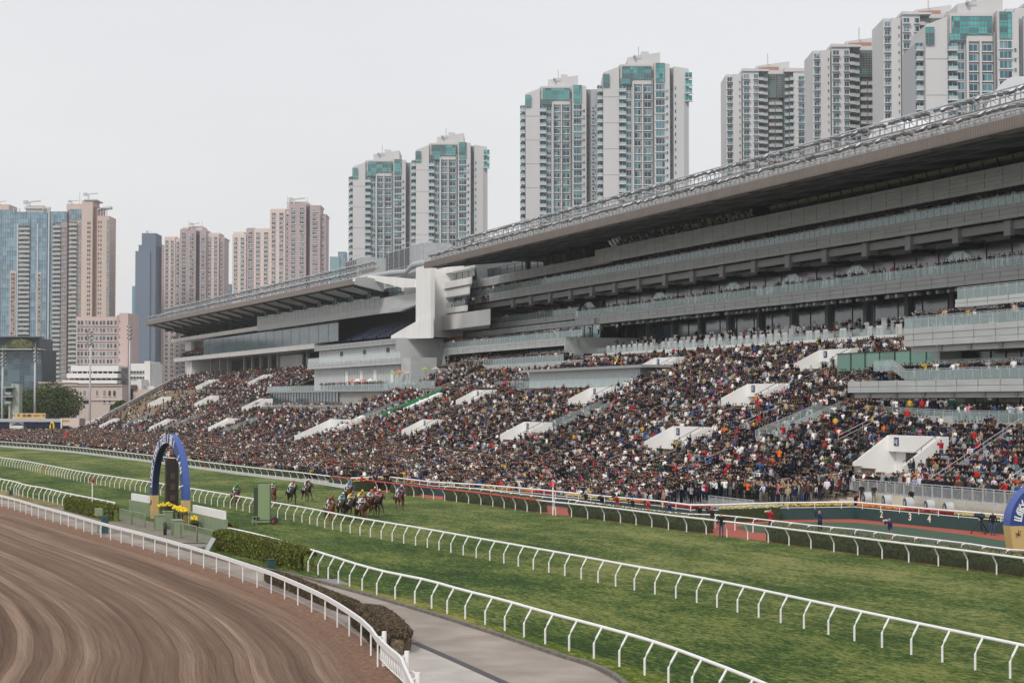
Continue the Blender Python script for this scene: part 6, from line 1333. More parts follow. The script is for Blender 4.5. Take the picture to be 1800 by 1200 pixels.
# ------------------------------------------------------------------ horses and jockeys
HC = {}
def coat(nm, c):
    m, nt, b = newmat('coat_'+nm, .45, .35); g = nt.nodes.new('ShaderNodeTexCoord').outputs['Object']; f = noise(nt, g, 3, 3)
    nt.links.new(mixc(nt, f, tuple(v*.75 for v in c), tuple(v*1.2 for v in c)), b.inputs['Base Color']); return m
for nm, c in (('bay', (.105, .035, .018)), ('dark_bay', (.045, .02, .014)), ('chestnut', (.17, .062, .024)), ('black', (.016, .014, .015)), ('brown', (.07, .03, .018))): HC[nm] = coat(nm, c)
def horse_pts(ph):
    P = [(0,-.72,1.36),(0,-.25,1.30),(0,.22,1.30),(0,.58,1.40),(0,.92,1.66),(0,1.22,1.86),(0,1.44,1.74),(0,1.66,1.56)]
    E = [(i, i+1) for i in range(7)]; Rr = [(.27,.29),(.27,.29),(.26,.30),(.20,.25),(.12,.18),(.095,.125),(.08,.105),(.055,.065)]
    k = len(P); L = [  # per leg: hip, joint1, joint2, fetlock, hoof
      ('f', -1, 0), ('f', 1, 1), ('h', -1, 2), ('h', 1, 3)]
    GA = {0: {'f0': [(.48,1.12),(.72,.86),(.98,.62),(1.10,.36),(1.16,.26)], 'f1': [(.48,1.12),(.62,.84),(.66,.48),(.50,.24),(.42,.14)], 'h0': [(-.70,1.26),(-.56,.98),(-.80,.66),(-.70,.30),(-.64,.12)], 'h1': [(-.72,1.26),(-.66,.96),(-1.02,.66),(-1.20,.36),(-1.34,.26)]},
          1: {'f0': [(.48,1.12),(.44,.82),(.46,.48),(.44,.16),(.50,.06)], 'f1': [(.48,1.12),(.78,.96),(.94,.66),(.70,.48),(.60,.44)], 'h0': [(-.70,1.26),(-.44,1.0),(-.56,.66),(-.34,.34),(-.24,.22)], 'h1': [(-.72,1.26),(-.52,.98),(-.72,.62),(-.52,.26),(-.42,.12)]},
          2: {'f0': [(.48,1.12),(.60,.84),(.66,.48),(.62,.14),(.68,.05)], 'f1': [(.48,1.12),(.42,.84),(.30,.52),(.08,.36),(-.02,.34)], 'h0': [(-.70,1.26),(-.62,.96),(-1.0,.68),(-1.22,.42),(-1.34,.38)], 'h1': [(-.72,1.26),(-.50,.98),(-.74,.62),(-.60,.28),(-.52,.16)]}}[ph]
    for kind, sd, i in L:
        pts = GA['%s%d' % (kind, 0 if sd < 0 else 1)]; w = .15 if kind == 'f' else .16; o = len(P); base = 3 if kind == 'f' else 0
        for j, (y, z) in enumerate(pts): P.append((sd*(w if j < 2 else w*.8), y, z))
        rr = [.13,.095,.052,.038,.05] if kind == 'f' else [.2,.15,.062,.042,.052]; E += [(2 if kind == 'f' else 0, o)]+[(o+j, o+j+1) for j in range(4)]; Rr += rr
    return P, E, Rr
HM = []
for ph_ in range(3):
    P, E, Rr = horse_pts(ph_); me, a, z = skin_mesh('horse_body', P, E, Rr, ['top']*len(E), 1)
    HM.append(me)
def horse(label, loc, rz, cn, ph_, num):
    th = thing('racehorse', label, 'horse', 'racehorses', loc, rz)
    me = HM[ph_].copy(); me.materials.append(HC[cn]); o = bpy.data.objects.new('body', me); COL.objects.link(o); o.parent = th
    dk = HC['black']; m = MB()
    for s in (-1, 1): m.tube([(s*.06, 1.16, 1.96), (s*.075, 1.17, 2.10)], .03, 5, radii=[.04, .01])
    m.build('ear', HC[cn], th)
    m = MB(); m.prism([(-.02, .5, 1.62), (-.02, .86, 1.84), (-.02, 1.18, 2.02), (-.02, 1.1, 1.9), (-.02, .7, 1.6)], (.04, 0, 0)); m.build('mane', dk if cn != 'chestnut' else HC['brown'], th)
    m = MB(); m.tube([(0, -.98, 1.5), (0, -1.22, 1.42), (.03, -1.45, 1.15), (.05, -1.6, .85)], .07, 6, radii=[.05, .085, .08, .02]); m.build('tail', dk if cn != 'chestnut' else HC['brown'], th, True)
    m = MB(); n = 9                                    # numbered saddle cloth wrapped over the back
    ring = [(math.sin(a)*.315, 1.315+math.cos(a)*.325) for a in np.linspace(-1.75, 1.75, n)]
    for (x0, z0), (x1, z1) in zip(ring[:-1], ring[1:]): m.quad((x0, -.52, z0), (x1, -.52, z1), (x1, .12, z1), (x0, .12, z0))
    cl = m.build('saddle_cloth', WHITE, th)
    for sd in (-1, 1): text_mesh(str(num), .26, Vector((sd*.33, -.3, 1.22)), BLACK, cl, 'numeral', facing((sd, 0, .05)), bold=.01)
    m = MB(); m.tube([(0, -.35, 1.66), (0, -.05, 1.68), (0, .12, 1.64)], .1, 6, radii=[.07, .09, .05]); m.box((-.30, -.05, 1.2), (-.27, .03, 1.62)); m.box((.27, -.05, 1.2), (.30, .03, 1.62)); m.build('saddle', M('saddle_leather', (.03, .018, .014), .5), th)
    m = MB()
    for (y, z, w, h) in ((1.40, 1.76, .1, .13), (1.24, 1.86, .12, .16)): m.tube([(w*math.cos(a), y-.15*math.sin(a)*h, z+h*math.sin(a)) for a in np.linspace(0, 6.28, 11)], .013, 4)
    for sd in (-1, 1): m.tube([(sd*.09, 1.5, 1.66), (sd*.14, .95, 1.72), (sd*.1, .5, 1.80)], .012, 4)
    m.build('bridle', BLACK, th); return th
JM, nt, b = newmat('jockey_silks', .6, .3); at = nt.nodes.new('ShaderNodeAttribute'); at.attribute_name = 'zone'; sp = nt.nodes.new('ShaderNodeSeparateColor'); nt.links.new(at.outputs['Color'], sp.inputs[0]); oi = nt.nodes.new('ShaderNodeObjectInfo')
c = mixc(nt, sp.outputs['Red'], (.02, .02, .02), (.42, .26, .18)); c = mixc(nt, sp.outputs['Green'], c, oi.outputs['Color']); c = mixc(nt, sp.outputs['Blue'], c, (.62, .61, .58)); nt.links.new(c, b.inputs['Base Color'])
P = [(0, -.34, 1.96), (0, -.12, 2.06), (0, .14, 2.10), (0, .27, 2.12), (0, .36, 2.20), (0, .42, 2.27)]; E = [(i, i+1) for i in range(5)]; Rr = [(.13,.12),(.13,.12),(.16,.12),(.055,.055),(.08,.08),(.075,.08)]; Zs = ['leg', 'top', 'top', 'skin', 'skin']
for sd in (-1, 1):
    k = len(P); P += [(sd*.12, -.30, 1.9), (sd*.30, .04, 1.72), (sd*.32, -.22, 1.40), (sd*.33, -.04, 1.33)]; E += [(0, k), (k, k+1), (k+1, k+2), (k+2, k+3)]; Rr += [.09, .065, .045, .04]; Zs += ['leg', 'leg', 'hair', 'hair']
    k = len(P); P += [(sd*.17, .16, 2.08), (sd*.22, .22, 1.84), (sd*.10, .48, 1.82), (sd*.09, .55, 1.81)]; E += [(2, k), (k, k+1), (k+1, k+2), (k+2, k+3)]; Rr += [.065, .05, .036, .034]; Zs += ['top', 'top', 'top', 'skin']
jme, ja, jz = skin_mesh('person', P, E, Rr, Zs, 1); set_zone(jme, jz); jme.materials.append(JM)
def jockey(label, loc, rz, silk, capc):
    o = bpy.data.objects.new('person', jme); COL.objects.link(o); o.location = loc; o.rotation_euler = (0, 0, rz); o.color = (*silk, 1); tag(o, label, 'jockey', 'jockeys')
    m = MB(); m.ball((0, .41, 2.30), .115, 0, 10, 6, (.95, 1.1, .9)); m.tube([(-.07, .49, 2.27), (0, .56, 2.26), (.07, .49, 2.27)], .02, 5); m.build('helmet', M('cap_%d' % int(capc[0]*1e3+capc[1]*1e5+capc[2]*1e7), capc, .35), o, True)
    m = MB(); m.tube([(-.075, .49, 2.22), (0, .515, 2.225), (.075, .49, 2.22)], .022, 5); m.build('goggles', BLACK, o); return o
RD, WH, GN, BU, YL, PP, PKc, MR, LB, OR, BK = (.55,.02,.02), (.68,.68,.66), (.03,.35,.10), (.03,.12,.45), (.70,.48,.03), (.22,.08,.35), (.72,.16,.22), (.20,.02,.05), (.18,.45,.62), (.70,.18,.02), (.02,.02,.02)
# (foot pixel, coat, gait, silks, cap, description of horse, description of jockey, number)
RUN = [((415, 893), 'bay', 0, GN, GN, 'bay racehorse trailing the field at far left, behind the white rail', 'jockey in green silks and green cap on the last horse', 9),
 ((479, 889), 'chestnut', 1, WH, GN, 'reddish racehorse half hidden behind the tall green booth', 'jockey in white silks and green cap beside the tall green booth', 4),
 ((513, 887), 'black', 2, WH, RD, 'black racehorse just right of the tall green booth', 'jockey in white silks and red cap on the black horse near the booth', 11),
 ((540, 883), 'dark_bay', 0, MR, WH, 'dark racehorse with tucked legs, alone behind the main pack', 'jockey in maroon silks and white cap on the lone dark horse behind the pack', 7),
 ((613, 886), 'bay', 2, LB, PP, 'bay racehorse farthest back in the main pack, nearest the hedge side', 'jockey in pale blue silks and purple cap at the rear of the pack', 12),
 ((581, 921), 'chestnut', 0, MR, RD, 'chestnut racehorse at the left front of the pack, on the white rail', 'jockey in dark silks and red cap on the chestnut at the rail', 14),
 ((601, 914), 'black', 1, LB, WH, 'black racehorse with a white blaze between the chestnut and the bay horses', 'jockey in pale blue silks and white cap on the black horse in the pack', 3),
 ((617, 911), 'dark_bay', 2, YL, PP, 'dark bay racehorse in the middle of the pack', 'jockey in yellow silks and purple cap in the middle of the pack', 6),
 ((636, 921), 'bay', 0, WH, RD, 'leading bay racehorse at the front of the pack over the white rail', 'jockey in white silks and red cap on the leading bay', 2),
 ((634, 908), 'brown', 1, YL, YL, 'brown racehorse hidden behind the leading bay', 'jockey in yellow silks and yellow cap just behind the leader', 5),
 ((650, 908), 'bay', 2, WH, PKc, 'bay racehorse right of the leader with a red noseband', 'jockey in white silks and pink cap right of the leader', 8),
 ((664, 907), 'dark_bay', 0, PKc, WH, 'dark racehorse at the right edge of the pack', 'jockey in pink silks and white cap at the right edge of the pack', 1),
 ((657, 901), 'black', 1, RD, YL, 'dark racehorse tucked behind the right edge of the pack', 'jockey in red silks and yellow cap behind the pink-clad rider', 10),
 ((703, 897), 'bay', 1, PP, WH, 'bright bay racehorse running alone wide on the right', 'jockey in purple silks and white cap on the lone wide horse', 13)]
for (px, py), cn, gt_, silk, capc, hl, jl, num in RUN:
    p = G(px, py); rz = math.pi+R(5)+random.uniform(-.06, .06); lift = .0
    horse(hl, (p.x, p.y, lift), rz, cn, gt_, num); jockey(jl, (p.x, p.y, lift), rz, silk, capc)
# ------------------------------------------------------------------ inner furniture: arches, booth, signal poles, barriers
NB = M('arch_blue', (.022, .055, .23), .45, 1, .06); NBS = M('arch_blue_edge', (.05, .10, .33), .45); AG = M('arch_gold', (.56, .38, .16), .5, 1, .05)
def arch_thing(label, o, dirv, w, h, wd, dep, txt_l, txt_top, txt_r, split, e=.95):
    """o: ground point of first leg, dirv: unit vector to the other leg"""
    th = thing('finish_arch', label, 'arch', 'blue and gold arches'); d = Vector(dirv).normalized(); n = Vector((0, 0, 1)).cross(d)   # n: thickness direction
    def P(u, z, k): return Vector(o)+d*u+Vector((0, 0, z))+n*k
    N = 28; outer, inner = [], []
    for i in range(N+1):
        a = math.pi*i/N; cx = w/2
        ox = cx-(cx)*math.copysign(abs(math.cos(a))**e, math.cos(a)); oz = split+(h-split)*abs(math.sin(a))**.95
        ix = cx-(cx-wd)*math.copysign(abs(math.cos(a))**e, math.cos(a)); iz = split+(h-split-wd)*abs(math.sin(a))**.95
        outer.append((ox, oz)); inner.append((ix, iz))
    m = MB()
    for i in range(N):
        (a, b), (c_, d_) = outer[i], outer[i+1]; (e, f), (g_, h_) = inner[i], inner[i+1]
        m.quad(P(a, b, 0), P(c_, d_, 0), P(g_, h_, 0), P(e, f, 0), 0); m.quad(P(a, b, dep), P(c_, d_, dep), P(g_, h_, dep), P(e, f, dep), 0)
        m.quad(P(a, b, 0), P(a, b, dep), P(c_, d_, dep), P(c_, d_, 0), 1); m.quad(P(e, f, 0), P(e, f, dep), P(g_, h_, dep), P(g_, h_, 0), 2)
    m.build('arch_band', [NB, NBS, M('arch_inner', (.012, .02, .06), .5)], th)
    for u0 in (0, w-wd):
        m = MB(); t_ = .12 if u0 == 0 else -.12
        m.prism([P(u0, 0, 0)+d*(t_ if u0 == 0 else 0)*2, P(u0+wd, 0, 0)+d*(0 if u0 == 0 else t_)*0, P(u0+wd, split, 0), P(u0, split, 0)], n*dep); lg = m.build('leg', AG, th)
        m = MB(); c0 = P(u0+wd*.5, split*.68, -.02)
        for a, b, c_, d_ in ((-.18, -.2, .2, .22), (-.2, .1, .22, -.12), (0, -.25, .02, .28), (-.2, -.02, .2, .0)): m.bar(c0+d*a+Vector((0, 0, b)), c0+d*c_+Vector((0, 0, d_)), .035, .02)
        m.build('emblem', BLACK, lg)
    face = -n; Rm = facing(face); sg = 1 if (Rm @ Vector((1, 0, 0))).dot(d) > 0 else -1
    def along(s, a0, a1, size, rr=.5):
        for j, ch in enumerate(s):
            if ch == ' ': continue
            f = a0+(a1-a0)*(j/(max(1, len(s)-1))); i = f*N; i0 = min(N-1, int(i)); u = i-i0
            q = [outer[i0][k]*(1-u)+outer[i0+1][k]*u for k in (0, 1)]; r_ = [inner[i0][k]*(1-u)+inner[i0+1][k]*u for k in (0, 1)]
            c_ = ((q[0]+r_[0])/2, (q[1]+r_[1])/2); tg = (outer[i0+1][0]-outer[i0][0], outer[i0+1][1]-outer[i0][1]); an = math.atan2(tg[1], tg[0]*1.0)
            text_mesh(ch, size, P(c_[0], c_[1], -.02), WHITE, th, 'letter', Rm @ Matrix.Rotation(an*1, 4, 'Z'), bold=.012)
    if sg > 0: along(txt_l, .05, .33, .78 if txt_r else .8); along(txt_top, .40, .64, .95); along(txt_r, .76, .93, .78)
    return th
# near arch: runs along the track, lettering faces the infield
p0, p1 = G(263, 910.5), G(323, 922.5)
arch_thing('blue and gold arch with white lettering over the dark post beside the inner rail', p0, (p1-p0), (p1-p0).length, 7.3, .78, .55, 'LUCKY START', '元旦1월1', 'JAN 1', 2.0)
p0 = G(1776, 969); arch_thing('blue and gold arch lettered LUCKY START at the right edge of the parade apron', p0, (1, -.12, 0), 8.8, 5.0, 1.15, 1.0, 'LUCKY START', '', '', 1.7, .9)
def box_thing(name, label, cat, px, py, w, d, h, mats, group=None, extra=None):
    th = thing(name, label, cat, group); p = G(px, py); m = MB(); m.box((p.x, p.y-w/2, 0.02), (p.x+d, p.y+w/2, h)); m.build('body', mats[0], th); return th, p
SAGE = M('sage_green_paint', (.22, .27, .17), .6, 1.5, .1); SAGED = M('sage_green_dark', (.12, .16, .10), .6, 1.5, .1)
# dark slatted post inside the arch
p = G(291, 918); th = thing('photo_finish_post', 'tall dark brown slatted post inside the blue arch', 'post'); p = p+Vector((.0, 0, 0))
m = MB(); BRN = M('dark_slats', (.030, .021, .017), .6, 2, .3)
m.box((p.x, p.y-.4, 1.0), (p.x+1.0, p.y+.4, 5.3)); [m.box((p.x-.04, p.y-.36, 1.1+i*.21), (p.x, p.y+.36, 1.1+i*.21+.13)) for i in range(20)]; [m.box((p.x+.05, p.y-.44, 1.1+i*.21), (p.x+.95, p.y-.4, 1.1+i*.21+.13)) for i in range(20)]; m.build('mirror_column', BRN, th)
m = MB(); [m.box((p.x+.3, p.y-.5, z), (p.x+.7, p.y-.44, z+.5)) for z in (1.8, 2.7, 3.6)]; m.build('hatch', M('brown_hatch', (.06, .045, .035), .6), th)
m = MB(); m.box((p.x+.1, p.y-.4, 0), (p.x+.4, p.y+.4, 1.0)); m.build('base', SAGED, th); m = MB(); m.tube([(p.x+.2, p.y-.4, 5.3), (p.x+.2, p.y-.2, 5.5), (p.x+.2, p.y+.2, 5.5), (p.x+.2, p.y+.4, 5.3)], .03, 5); m.build('top_hoop', STEEL, th)
# low green walls with white boards either side
for (a, b, lab) in (((335, 925), (397, 941), 'pale green low wall with a white board on top, right of the arch'), ((229, 901), (264, 908), 'pale green low wall with a white board on top, left of the arch')):
    A, B = G(*a), G(*b); th = thing('judge_wall', lab, 'wall', 'pale green walls beside the arch'); m = MB(); m.bar(A+Vector((0, 0, .6)), B+Vector((0, 0, .6)), .3, 1.2); m.build('wall', SAGE, th)
    m = MB(); m.bar(A.lerp(B, .1)+Vector((0, 0, 1.5)), A.lerp(B, .97)+Vector((0, 0, 1.5)), .22, .6); m.build('white_board', WHITE, th)
# tube barriers
def barrier(a, b, lab, h=1.05, mat=SAGE):
    A, B = G(*a), G(*b); th = thing('crowd_barrier', lab, 'barrier', 'green tube barriers beside the arch'); m = MB(); u = Vector((0, 0, 1))
    m.tube([A, A+u*(h-.1), A.lerp(B, .04)+u*h, A.lerp(B, .96)+u*h, B+u*(h-.1), B], .035, 6); m.tube([A+u*.15, B+u*.15], .025, 5); m.build('frame', mat, th, True); m = MB()
    k = int((B-A).length/.16)
    for i in range(1, k): q = A.lerp(B, i/k); m.bar(q+u*.15, q+u*h, .022)
    m.build('upright', mat, th)
for i, (a, b) in enumerate((((209, 916), (231, 922)), ((232, 922), (255, 927)), ((318, 946), (346, 952)), ((347, 953), (376, 960)))):
    barrier(a, b, 'green tube barrier, %s of the four beside the arch' % ('leftmost', 'second from left', 'third from left', 'rightmost')[i], 1.1)
for i, (px, py, w, h, l) in enumerate(((272, 931, .9, 1.15, 'tall green cabinet under the left leg of the arch'), (287, 928, .8, 1.3, 'green cabinet in the middle of the arch, left of the tyre'), (303, 944, 1.6, 1.25, 'wide green cabinet with a glazed front, right of the tyre'))):
    th, p = box_thing('equipment_cabinet', l, 'cabinet', px, py, w, .7, h, [SAGE], 'green cabinets under the arch')
    m = MB(); m.box((p.x-.02, p.y-w*.42, .15), (p.x, p.y+w*.42, h*.85)); m.build('door', SAGED, th); m = MB(); m.box((p.x-.06, p.y-w/2-.05, h), (p.x+.75, p.y+w/2+.05, h+.05)); m.build('lid', SAGE, th)
p = G(290, 940); th = thing('tyre', 'black tyre leaning against the green cabinets under the arch', 'tyre'); m = MB(); rr = [(p+Vector((.05*math.cos(a), .0, 0))+Vector((0, math.cos(a)*.38, .5+math.sin(a)*.38))) for a in np.linspace(0, 6.28, 17)]; m.tube(rr, .13, 8); m.build('tyre', BLACK, th, True)
YF = M('chrysanthemum_yellow', (.80, .60, .02), .7, 9, .25)
for i, (px, py) in enumerate(((277, 921), (284, 920), (299, 926), (307, 929), (312, 932), (331, 932))):
    p = G(px, py)+Vector((.5, 0, 0)); th = thing('flower_pot', 'potted yellow chrysanthemums on a dark stand, %s of six under the arch' % ('first', 'second', 'third', 'fourth', 'fifth', 'last')[i], 'flower pot', 'yellow flower pots under the arch'); z = 1.35 if i < 5 else .7
    m = MB(); m.box((p.x-.25, p.y-.35, 0), (p.x+.25, p.y+.35, z-.1)) if i == 5 else [m.bar((p.x+a, p.y+b_, 0), (p.x+a, p.y+b_, z-.1), .06) for a in (-.2, .2) for b_ in (-.3, .3)]; m.box((p.x-.35, p.y-.5, z-.14), (p.x+.35, p.y+.5, z-.06)); m.build('stand', M('dark_wood', (.05, .03, .02), .7), th)
    m = MB(); [m.ball(p+Vector((random.gauss(0, .15), random.gauss(0, .22), z+.12+abs(random.gauss(0, .1)))), random.uniform(.06, .11), 0, 6, 4) for _ in range(38)]; m.build('blossom', YF, th)
    m = MB(); m.ball(p+Vector((0, 0, z)), .3, 0, 8, 5, (1, 1.3, .6)); m.build('foliage', M('pot_foliage', (.05, .09, .02), .9, 9, .4), th)
# red-lamped signal pole
p = G(162, 906); th = thing('signal_pole', 'thin white pole with two red lamps on top beside the left hedge', 'pole'); m = MB(); m.tube([p, p+Vector((0, 0, 3.0))], .05, 8); m.build('pole', WHITE, th); m = MB(); m.bar(p+Vector((-.15, .15, 2.95)), p+Vector((.15, -.3, 2.95)), .05); m.build('crossarm', WHITE, th)
for dy in (.22, -.34): m = MB(); m.ball(p+Vector((0, dy, 3.1)), .16, 0, 10, 6); m.box((p.x-.1, p.y+dy-.1, 2.93), (p.x+.1, p.y+dy+.1, 3.05)); m.build('red_lamp', M('red_lens', (.42, .01, .01), .2), th, True)
m = MB(); m.ball(p+Vector((-.1, .1, .25)), .28, 0, 8, 5, (1, 1.4, .7)); m.build('base', REDP, th)
p = G(172, 937); th = thing('control_box', 'small sage green box on a post by the dirt rail', 'box'); m = MB(); m.box((p.x-.2, p.y-.4, 1.35), (p.x+.3, p.y+.4, 1.9)); m.build('box', SAGE, th); m = MB(); m.tube([p, p+Vector((0, 0, 1.35))], .06, 6); m.build('post', SAGE, th)
p = G(184, 938); th = thing('litter_bin', 'dark teal litter bin on the service road by the dirt rail', 'bin'); m = MB(); TB = M('dark_teal_paint', (.02, .07, .075), .5); m.box((p.x-.25, p.y-.3, .08), (p.x+.25, p.y+.3, 1.1)); m.build('body', TB, th); m = MB(); m.box((p.x-.22, p.y-.27, 1.14), (p.x+.22, p.y+.27, 1.4)); m.build('lid', TB, th); m = MB(); m.box((p.x-.27, p.y-.15, .5), (p.x-.25, p.y+.1, .8)); m.build('notice', WHITE, th)
for px, py, l in ((19, 870, 'small dark speaker box beside the near rail at far left'), (476, 998, 'small dark teal box at the foot of the yellow-green hedge')):
    p = G(px, py); th = thing('small_box', l, 'box'); m = MB(); m.box((p.x-.2, p.y-.25, .0), (p.x+.2, p.y+.25, .5)); m.build('body', M('dark_teal_paint', (.02, .07, .075), .5), th); m = MB(); m.box((p.x-.22, p.y-.27, .5), (p.x+.22, p.y+.27, .54)); m.build('lid', BLACK, th)
p = G(361, 968); th = thing('chair_stack', 'row of folded pale grey chairs beside the rightmost barrier', 'chairs')
for i in range(5): m = MB(); q = p+Vector((0, .0-i*.28, 0)); m.prism([q+Vector((0, 0, .1)), q+Vector((0, .2, .1)), q+Vector((.45, .2, .9)), q+Vector((.45, 0, .9))], (.05, 0, 0)); m.build('folded_chair', STEEL, th)
# tall green booth on wheels
p = G(464, 921); th = thing('wheeled_booth', 'tall narrow sage green booth on a wheeled base standing on the turf', 'booth'); d_ = Vector((sT, cT, 0)); r_ = Vector((cT, -sT, 0)); xf = Matrix(((r_.x, d_.x, 0, p.x), (r_.y, d_.y, 0, p.y), (0, 0, 1, 0), (0, 0, 0, 1)))
m = MB(xf); m.box((-.5, 0, .35), (.46, .9, 3.25)); m.build('cabin', M('sage_light', (.20, .27, .14), .6, .8, .06), th); m = MB(xf); m.box((-.84, .05, .35), (-.52, .85, 3.0)); [m.box((-.9, .1, z), (-.5, .5, z+.05)) for z in (.5, .9, 1.3, 1.7, 2.1, 2.5)]; m.build('ladder', M('booth_dark', (.03, .045, .03), .7), th)
m = MB(xf); m.box((-1.0, -.3, .2), (.9, -.2, .3)); m.box((-1.0, 1.0, .2), (.9, 1.1, .3)); m.box((-.95, -.3, .2), (-.85, 1.1, .3)); m.bar((-.9, -.3, 0), (-.9, -.3, .6), .06); m.bar((-.6, -.3, 0), (-.6, -.3, .6), .06); m.box((-.9, -.3, .6), (-.4, .3, .64)); m.build('base_frame', SAGE, th)
for y in (-.28, 1.05): m = MB(xf); m.disc((.78, y, .26), (0, 1, 0), .26, .12, 0, 16); m.disc((.78, y-.07, .26), (0, 1, 0), .1, .04, 1, 12); m.build('wheel', [BLACK, REDP], th)
m = MB(xf); m.tube([(-.78, .1, 3.2), (-.78, .1, 3.36), (-.6, .1, 3.46), (.3, .1, 3.46), (.44, .1, 3.36), (.44, .1, 3.2)], .03, 6); m.build('top_hoop', SAGE, th, True)
# distance markers
p = G(972, 905); th = thing('distance_marker', 'round red marker disc on a white pole beside the outer rail', 'marker post'); m = MB(); m.tube([p, p+Vector((0, 0, 2.95))], .07, 8); m.build('pole', WHITE, th); m = MB(); m.disc(p+Vector((-.09, -.03, 2.75)), (sT+.3, 1, 0), .27, .05, 0, 24); m.build('disc', REDP, th)
m = MB(); m.bar(p+Vector((-.04, -.14, 2.5)), p+Vector((-.04, -.14, 3.0)), .1, .02); m.build('stripe', WHITE, th)
p = G(115.5, 787); th = thing('distance_marker', 'red number 2 marker on a white pole in front of the far crowd', 'marker post'); m = MB(); m.tube([p, p+Vector((0, 0, 2.4))], .07, 8); m.build('pole', WHITE, th); text_mesh('2', 1.3, p+Vector((0, 0, 2.9)), REDP, th, 'numeral', facing((-sT, -cT, 0)), bold=.08, ext=.04)
# five ventilation drums on the platform behind the flower wall
pf = MB(); pf.box((81.6, 60, 0), (85.7, 100, .88)); pf.prism([(81.0, 138.5, 0), (81.0, 149.3, 0), (85.7, 149.3, 0), (85.7, 100, 0), (82.6, 100, 0)], (0, 0, .88)); struct(pf, 'raised_path', M('cream_path', (.50, .46, .40), .85, .8, .1))
for i, (px, py) in enumerate(((1524, 884), (1559, 889), (1597, 894), (1634, 899), (1667.5, 903.5))):
    p = G(px, py+3, .9); th = thing('mist_fan', 'round grey drum fan behind the flower boxes, %s from left of five' % ('first', 'second', 'third', 'fourth', 'last')[i], 'fan', 'drum fans behind the flower wall'); ax = Vector((-.94, .22, -.05)).normalized(); c_ = p+Vector((0, 0, .62)); m = MB()
    m.disc(c_, ax, .50, .62, 0, 24); m.build('drum', M('fan_grey', (.46, .48, .49), .45, 2, .08), th); m = MB()
    m.disc(c_+ax*.32, ax, .44, .03, 0, 24); m.build('dark_mouth', BLACK, th); m = MB(); m.disc(c_+ax*.35, ax, .17, .05, 0, 16); m.build('hub', STEEL, th)
    for a in np.linspace(0, 6.28, 9)[:8]: q = MB(); e_ = ax.cross(Vector((0, 0, 1))).normalized(); f_ = ax.cross(e_); v = e_*math.cos(a)+f_*math.sin(a); q.bar(c_+ax*.345+v*.15, c_+ax*.345+v*.43, .015); q.build('guard_wire', STEEL, th)
    for s_ in (-.3, .3): m = MB(); m.bar(c_+Vector((0, s_, -.3)), Vector((c_.x, c_.y+s_, .88)), .06); m.build('leg', STEEL, th)
# red hydrant
p = G(1504.5, 893.5, .6); th = thing('hydrant', 'dark red hydrant at the corner of the flower wall', 'hydrant'); m = MB(); m.tube([(p.x, p.y, 0), (p.x, p.y, 1.5), (p.x, p.y, 1.62), (p.x, p.y, 1.9), (p.x, p.y, 2.02)], .2, 10, radii=[.17, .17, .3, .3, .1]); m.build('body', M('hydrant_red', (.22, .01, .02), .4), th, True)
for s_ in (-1, 1): m = MB(); m.tube([(p.x, p.y, 1.75), (p.x-.1, p.y+s_*.42, 1.7)], .1, 8); m.build('outlet', M('hydrant_red', (.22, .01, .02), .4), th)
# grey metal fence on the cream wall and other fences
def fence(label, pts, h=1.15, step=1.5, z=0, group='grey metal fences of the stand', bars=.14, mesh=True):
    th = thing('metal_fence', label, 'fence', group); P = [Vector(p) for p in pts]; pl_ = []; fr = MB()
    for a, b_ in zip(P[:-1], P[1:]):
        k = max(1, round((b_-a).length/step)); u = Vector((0, 0, 1)); fr.bar(a+u*h, b_+u*h, .07); fr.bar(a+u*(h-.18), b_+u*(h-.18), .05); fr.bar(a+u*.08, b_+u*.08, .06)
        for i in range(k+1): q = MB(); c_ = a.lerp(b_, i/k); q.bar(c_, c_+u*(h+.02), .09, .09); pl_.append(q)
        for i in range(k):
            q = MB(); n_ = int((b_-a).length/k/bars)
            for j in range(1, n_): c_ = a.lerp(b_, (i+j/n_)/k); q.bar(c_+u*.08, c_+u*(h-.18), .03)
            pl_.append(q)
    fr.build('rail', STEEL, th); many([q for q in pl_ if q.v], 'fence_panel', STEEL, th)
fence('long grey metal fence on the cream wall before the blue seats', [(85.9, 64, 1.79), (85.9, 149, 1.79)])
fence('low pale fence on the platform behind the drum fans', [(85.2, 64, .9), (85.2, 136, .9)], 1.0, 2.0, bars=.3)
fence('grey metal fence left of the stairs beside the cream wall', [(80.0, 150, 1.7), (86, 150, 2.1)], 1.2)
fence('pale stepped fence in the crowd left of the cream wall', [(77.5, 143, .9), (77.0, 165, .9), (76.5, 178, .8)], 1.2)
fence('lowest pale fence along the front of the crowd by the orange flowers', [(73.0, 142, .35), (73.2, 160, .35), (73.6, 186, .35)], 1.1)
fence('grey fence behind the yellow flowers near the middle of the apron', [(FX[196]-.3, 197, 0), (FX[205]+8, 206, 0), (FX[205]+4, 222, 0), (54.5, 238, 0)], 1.2)
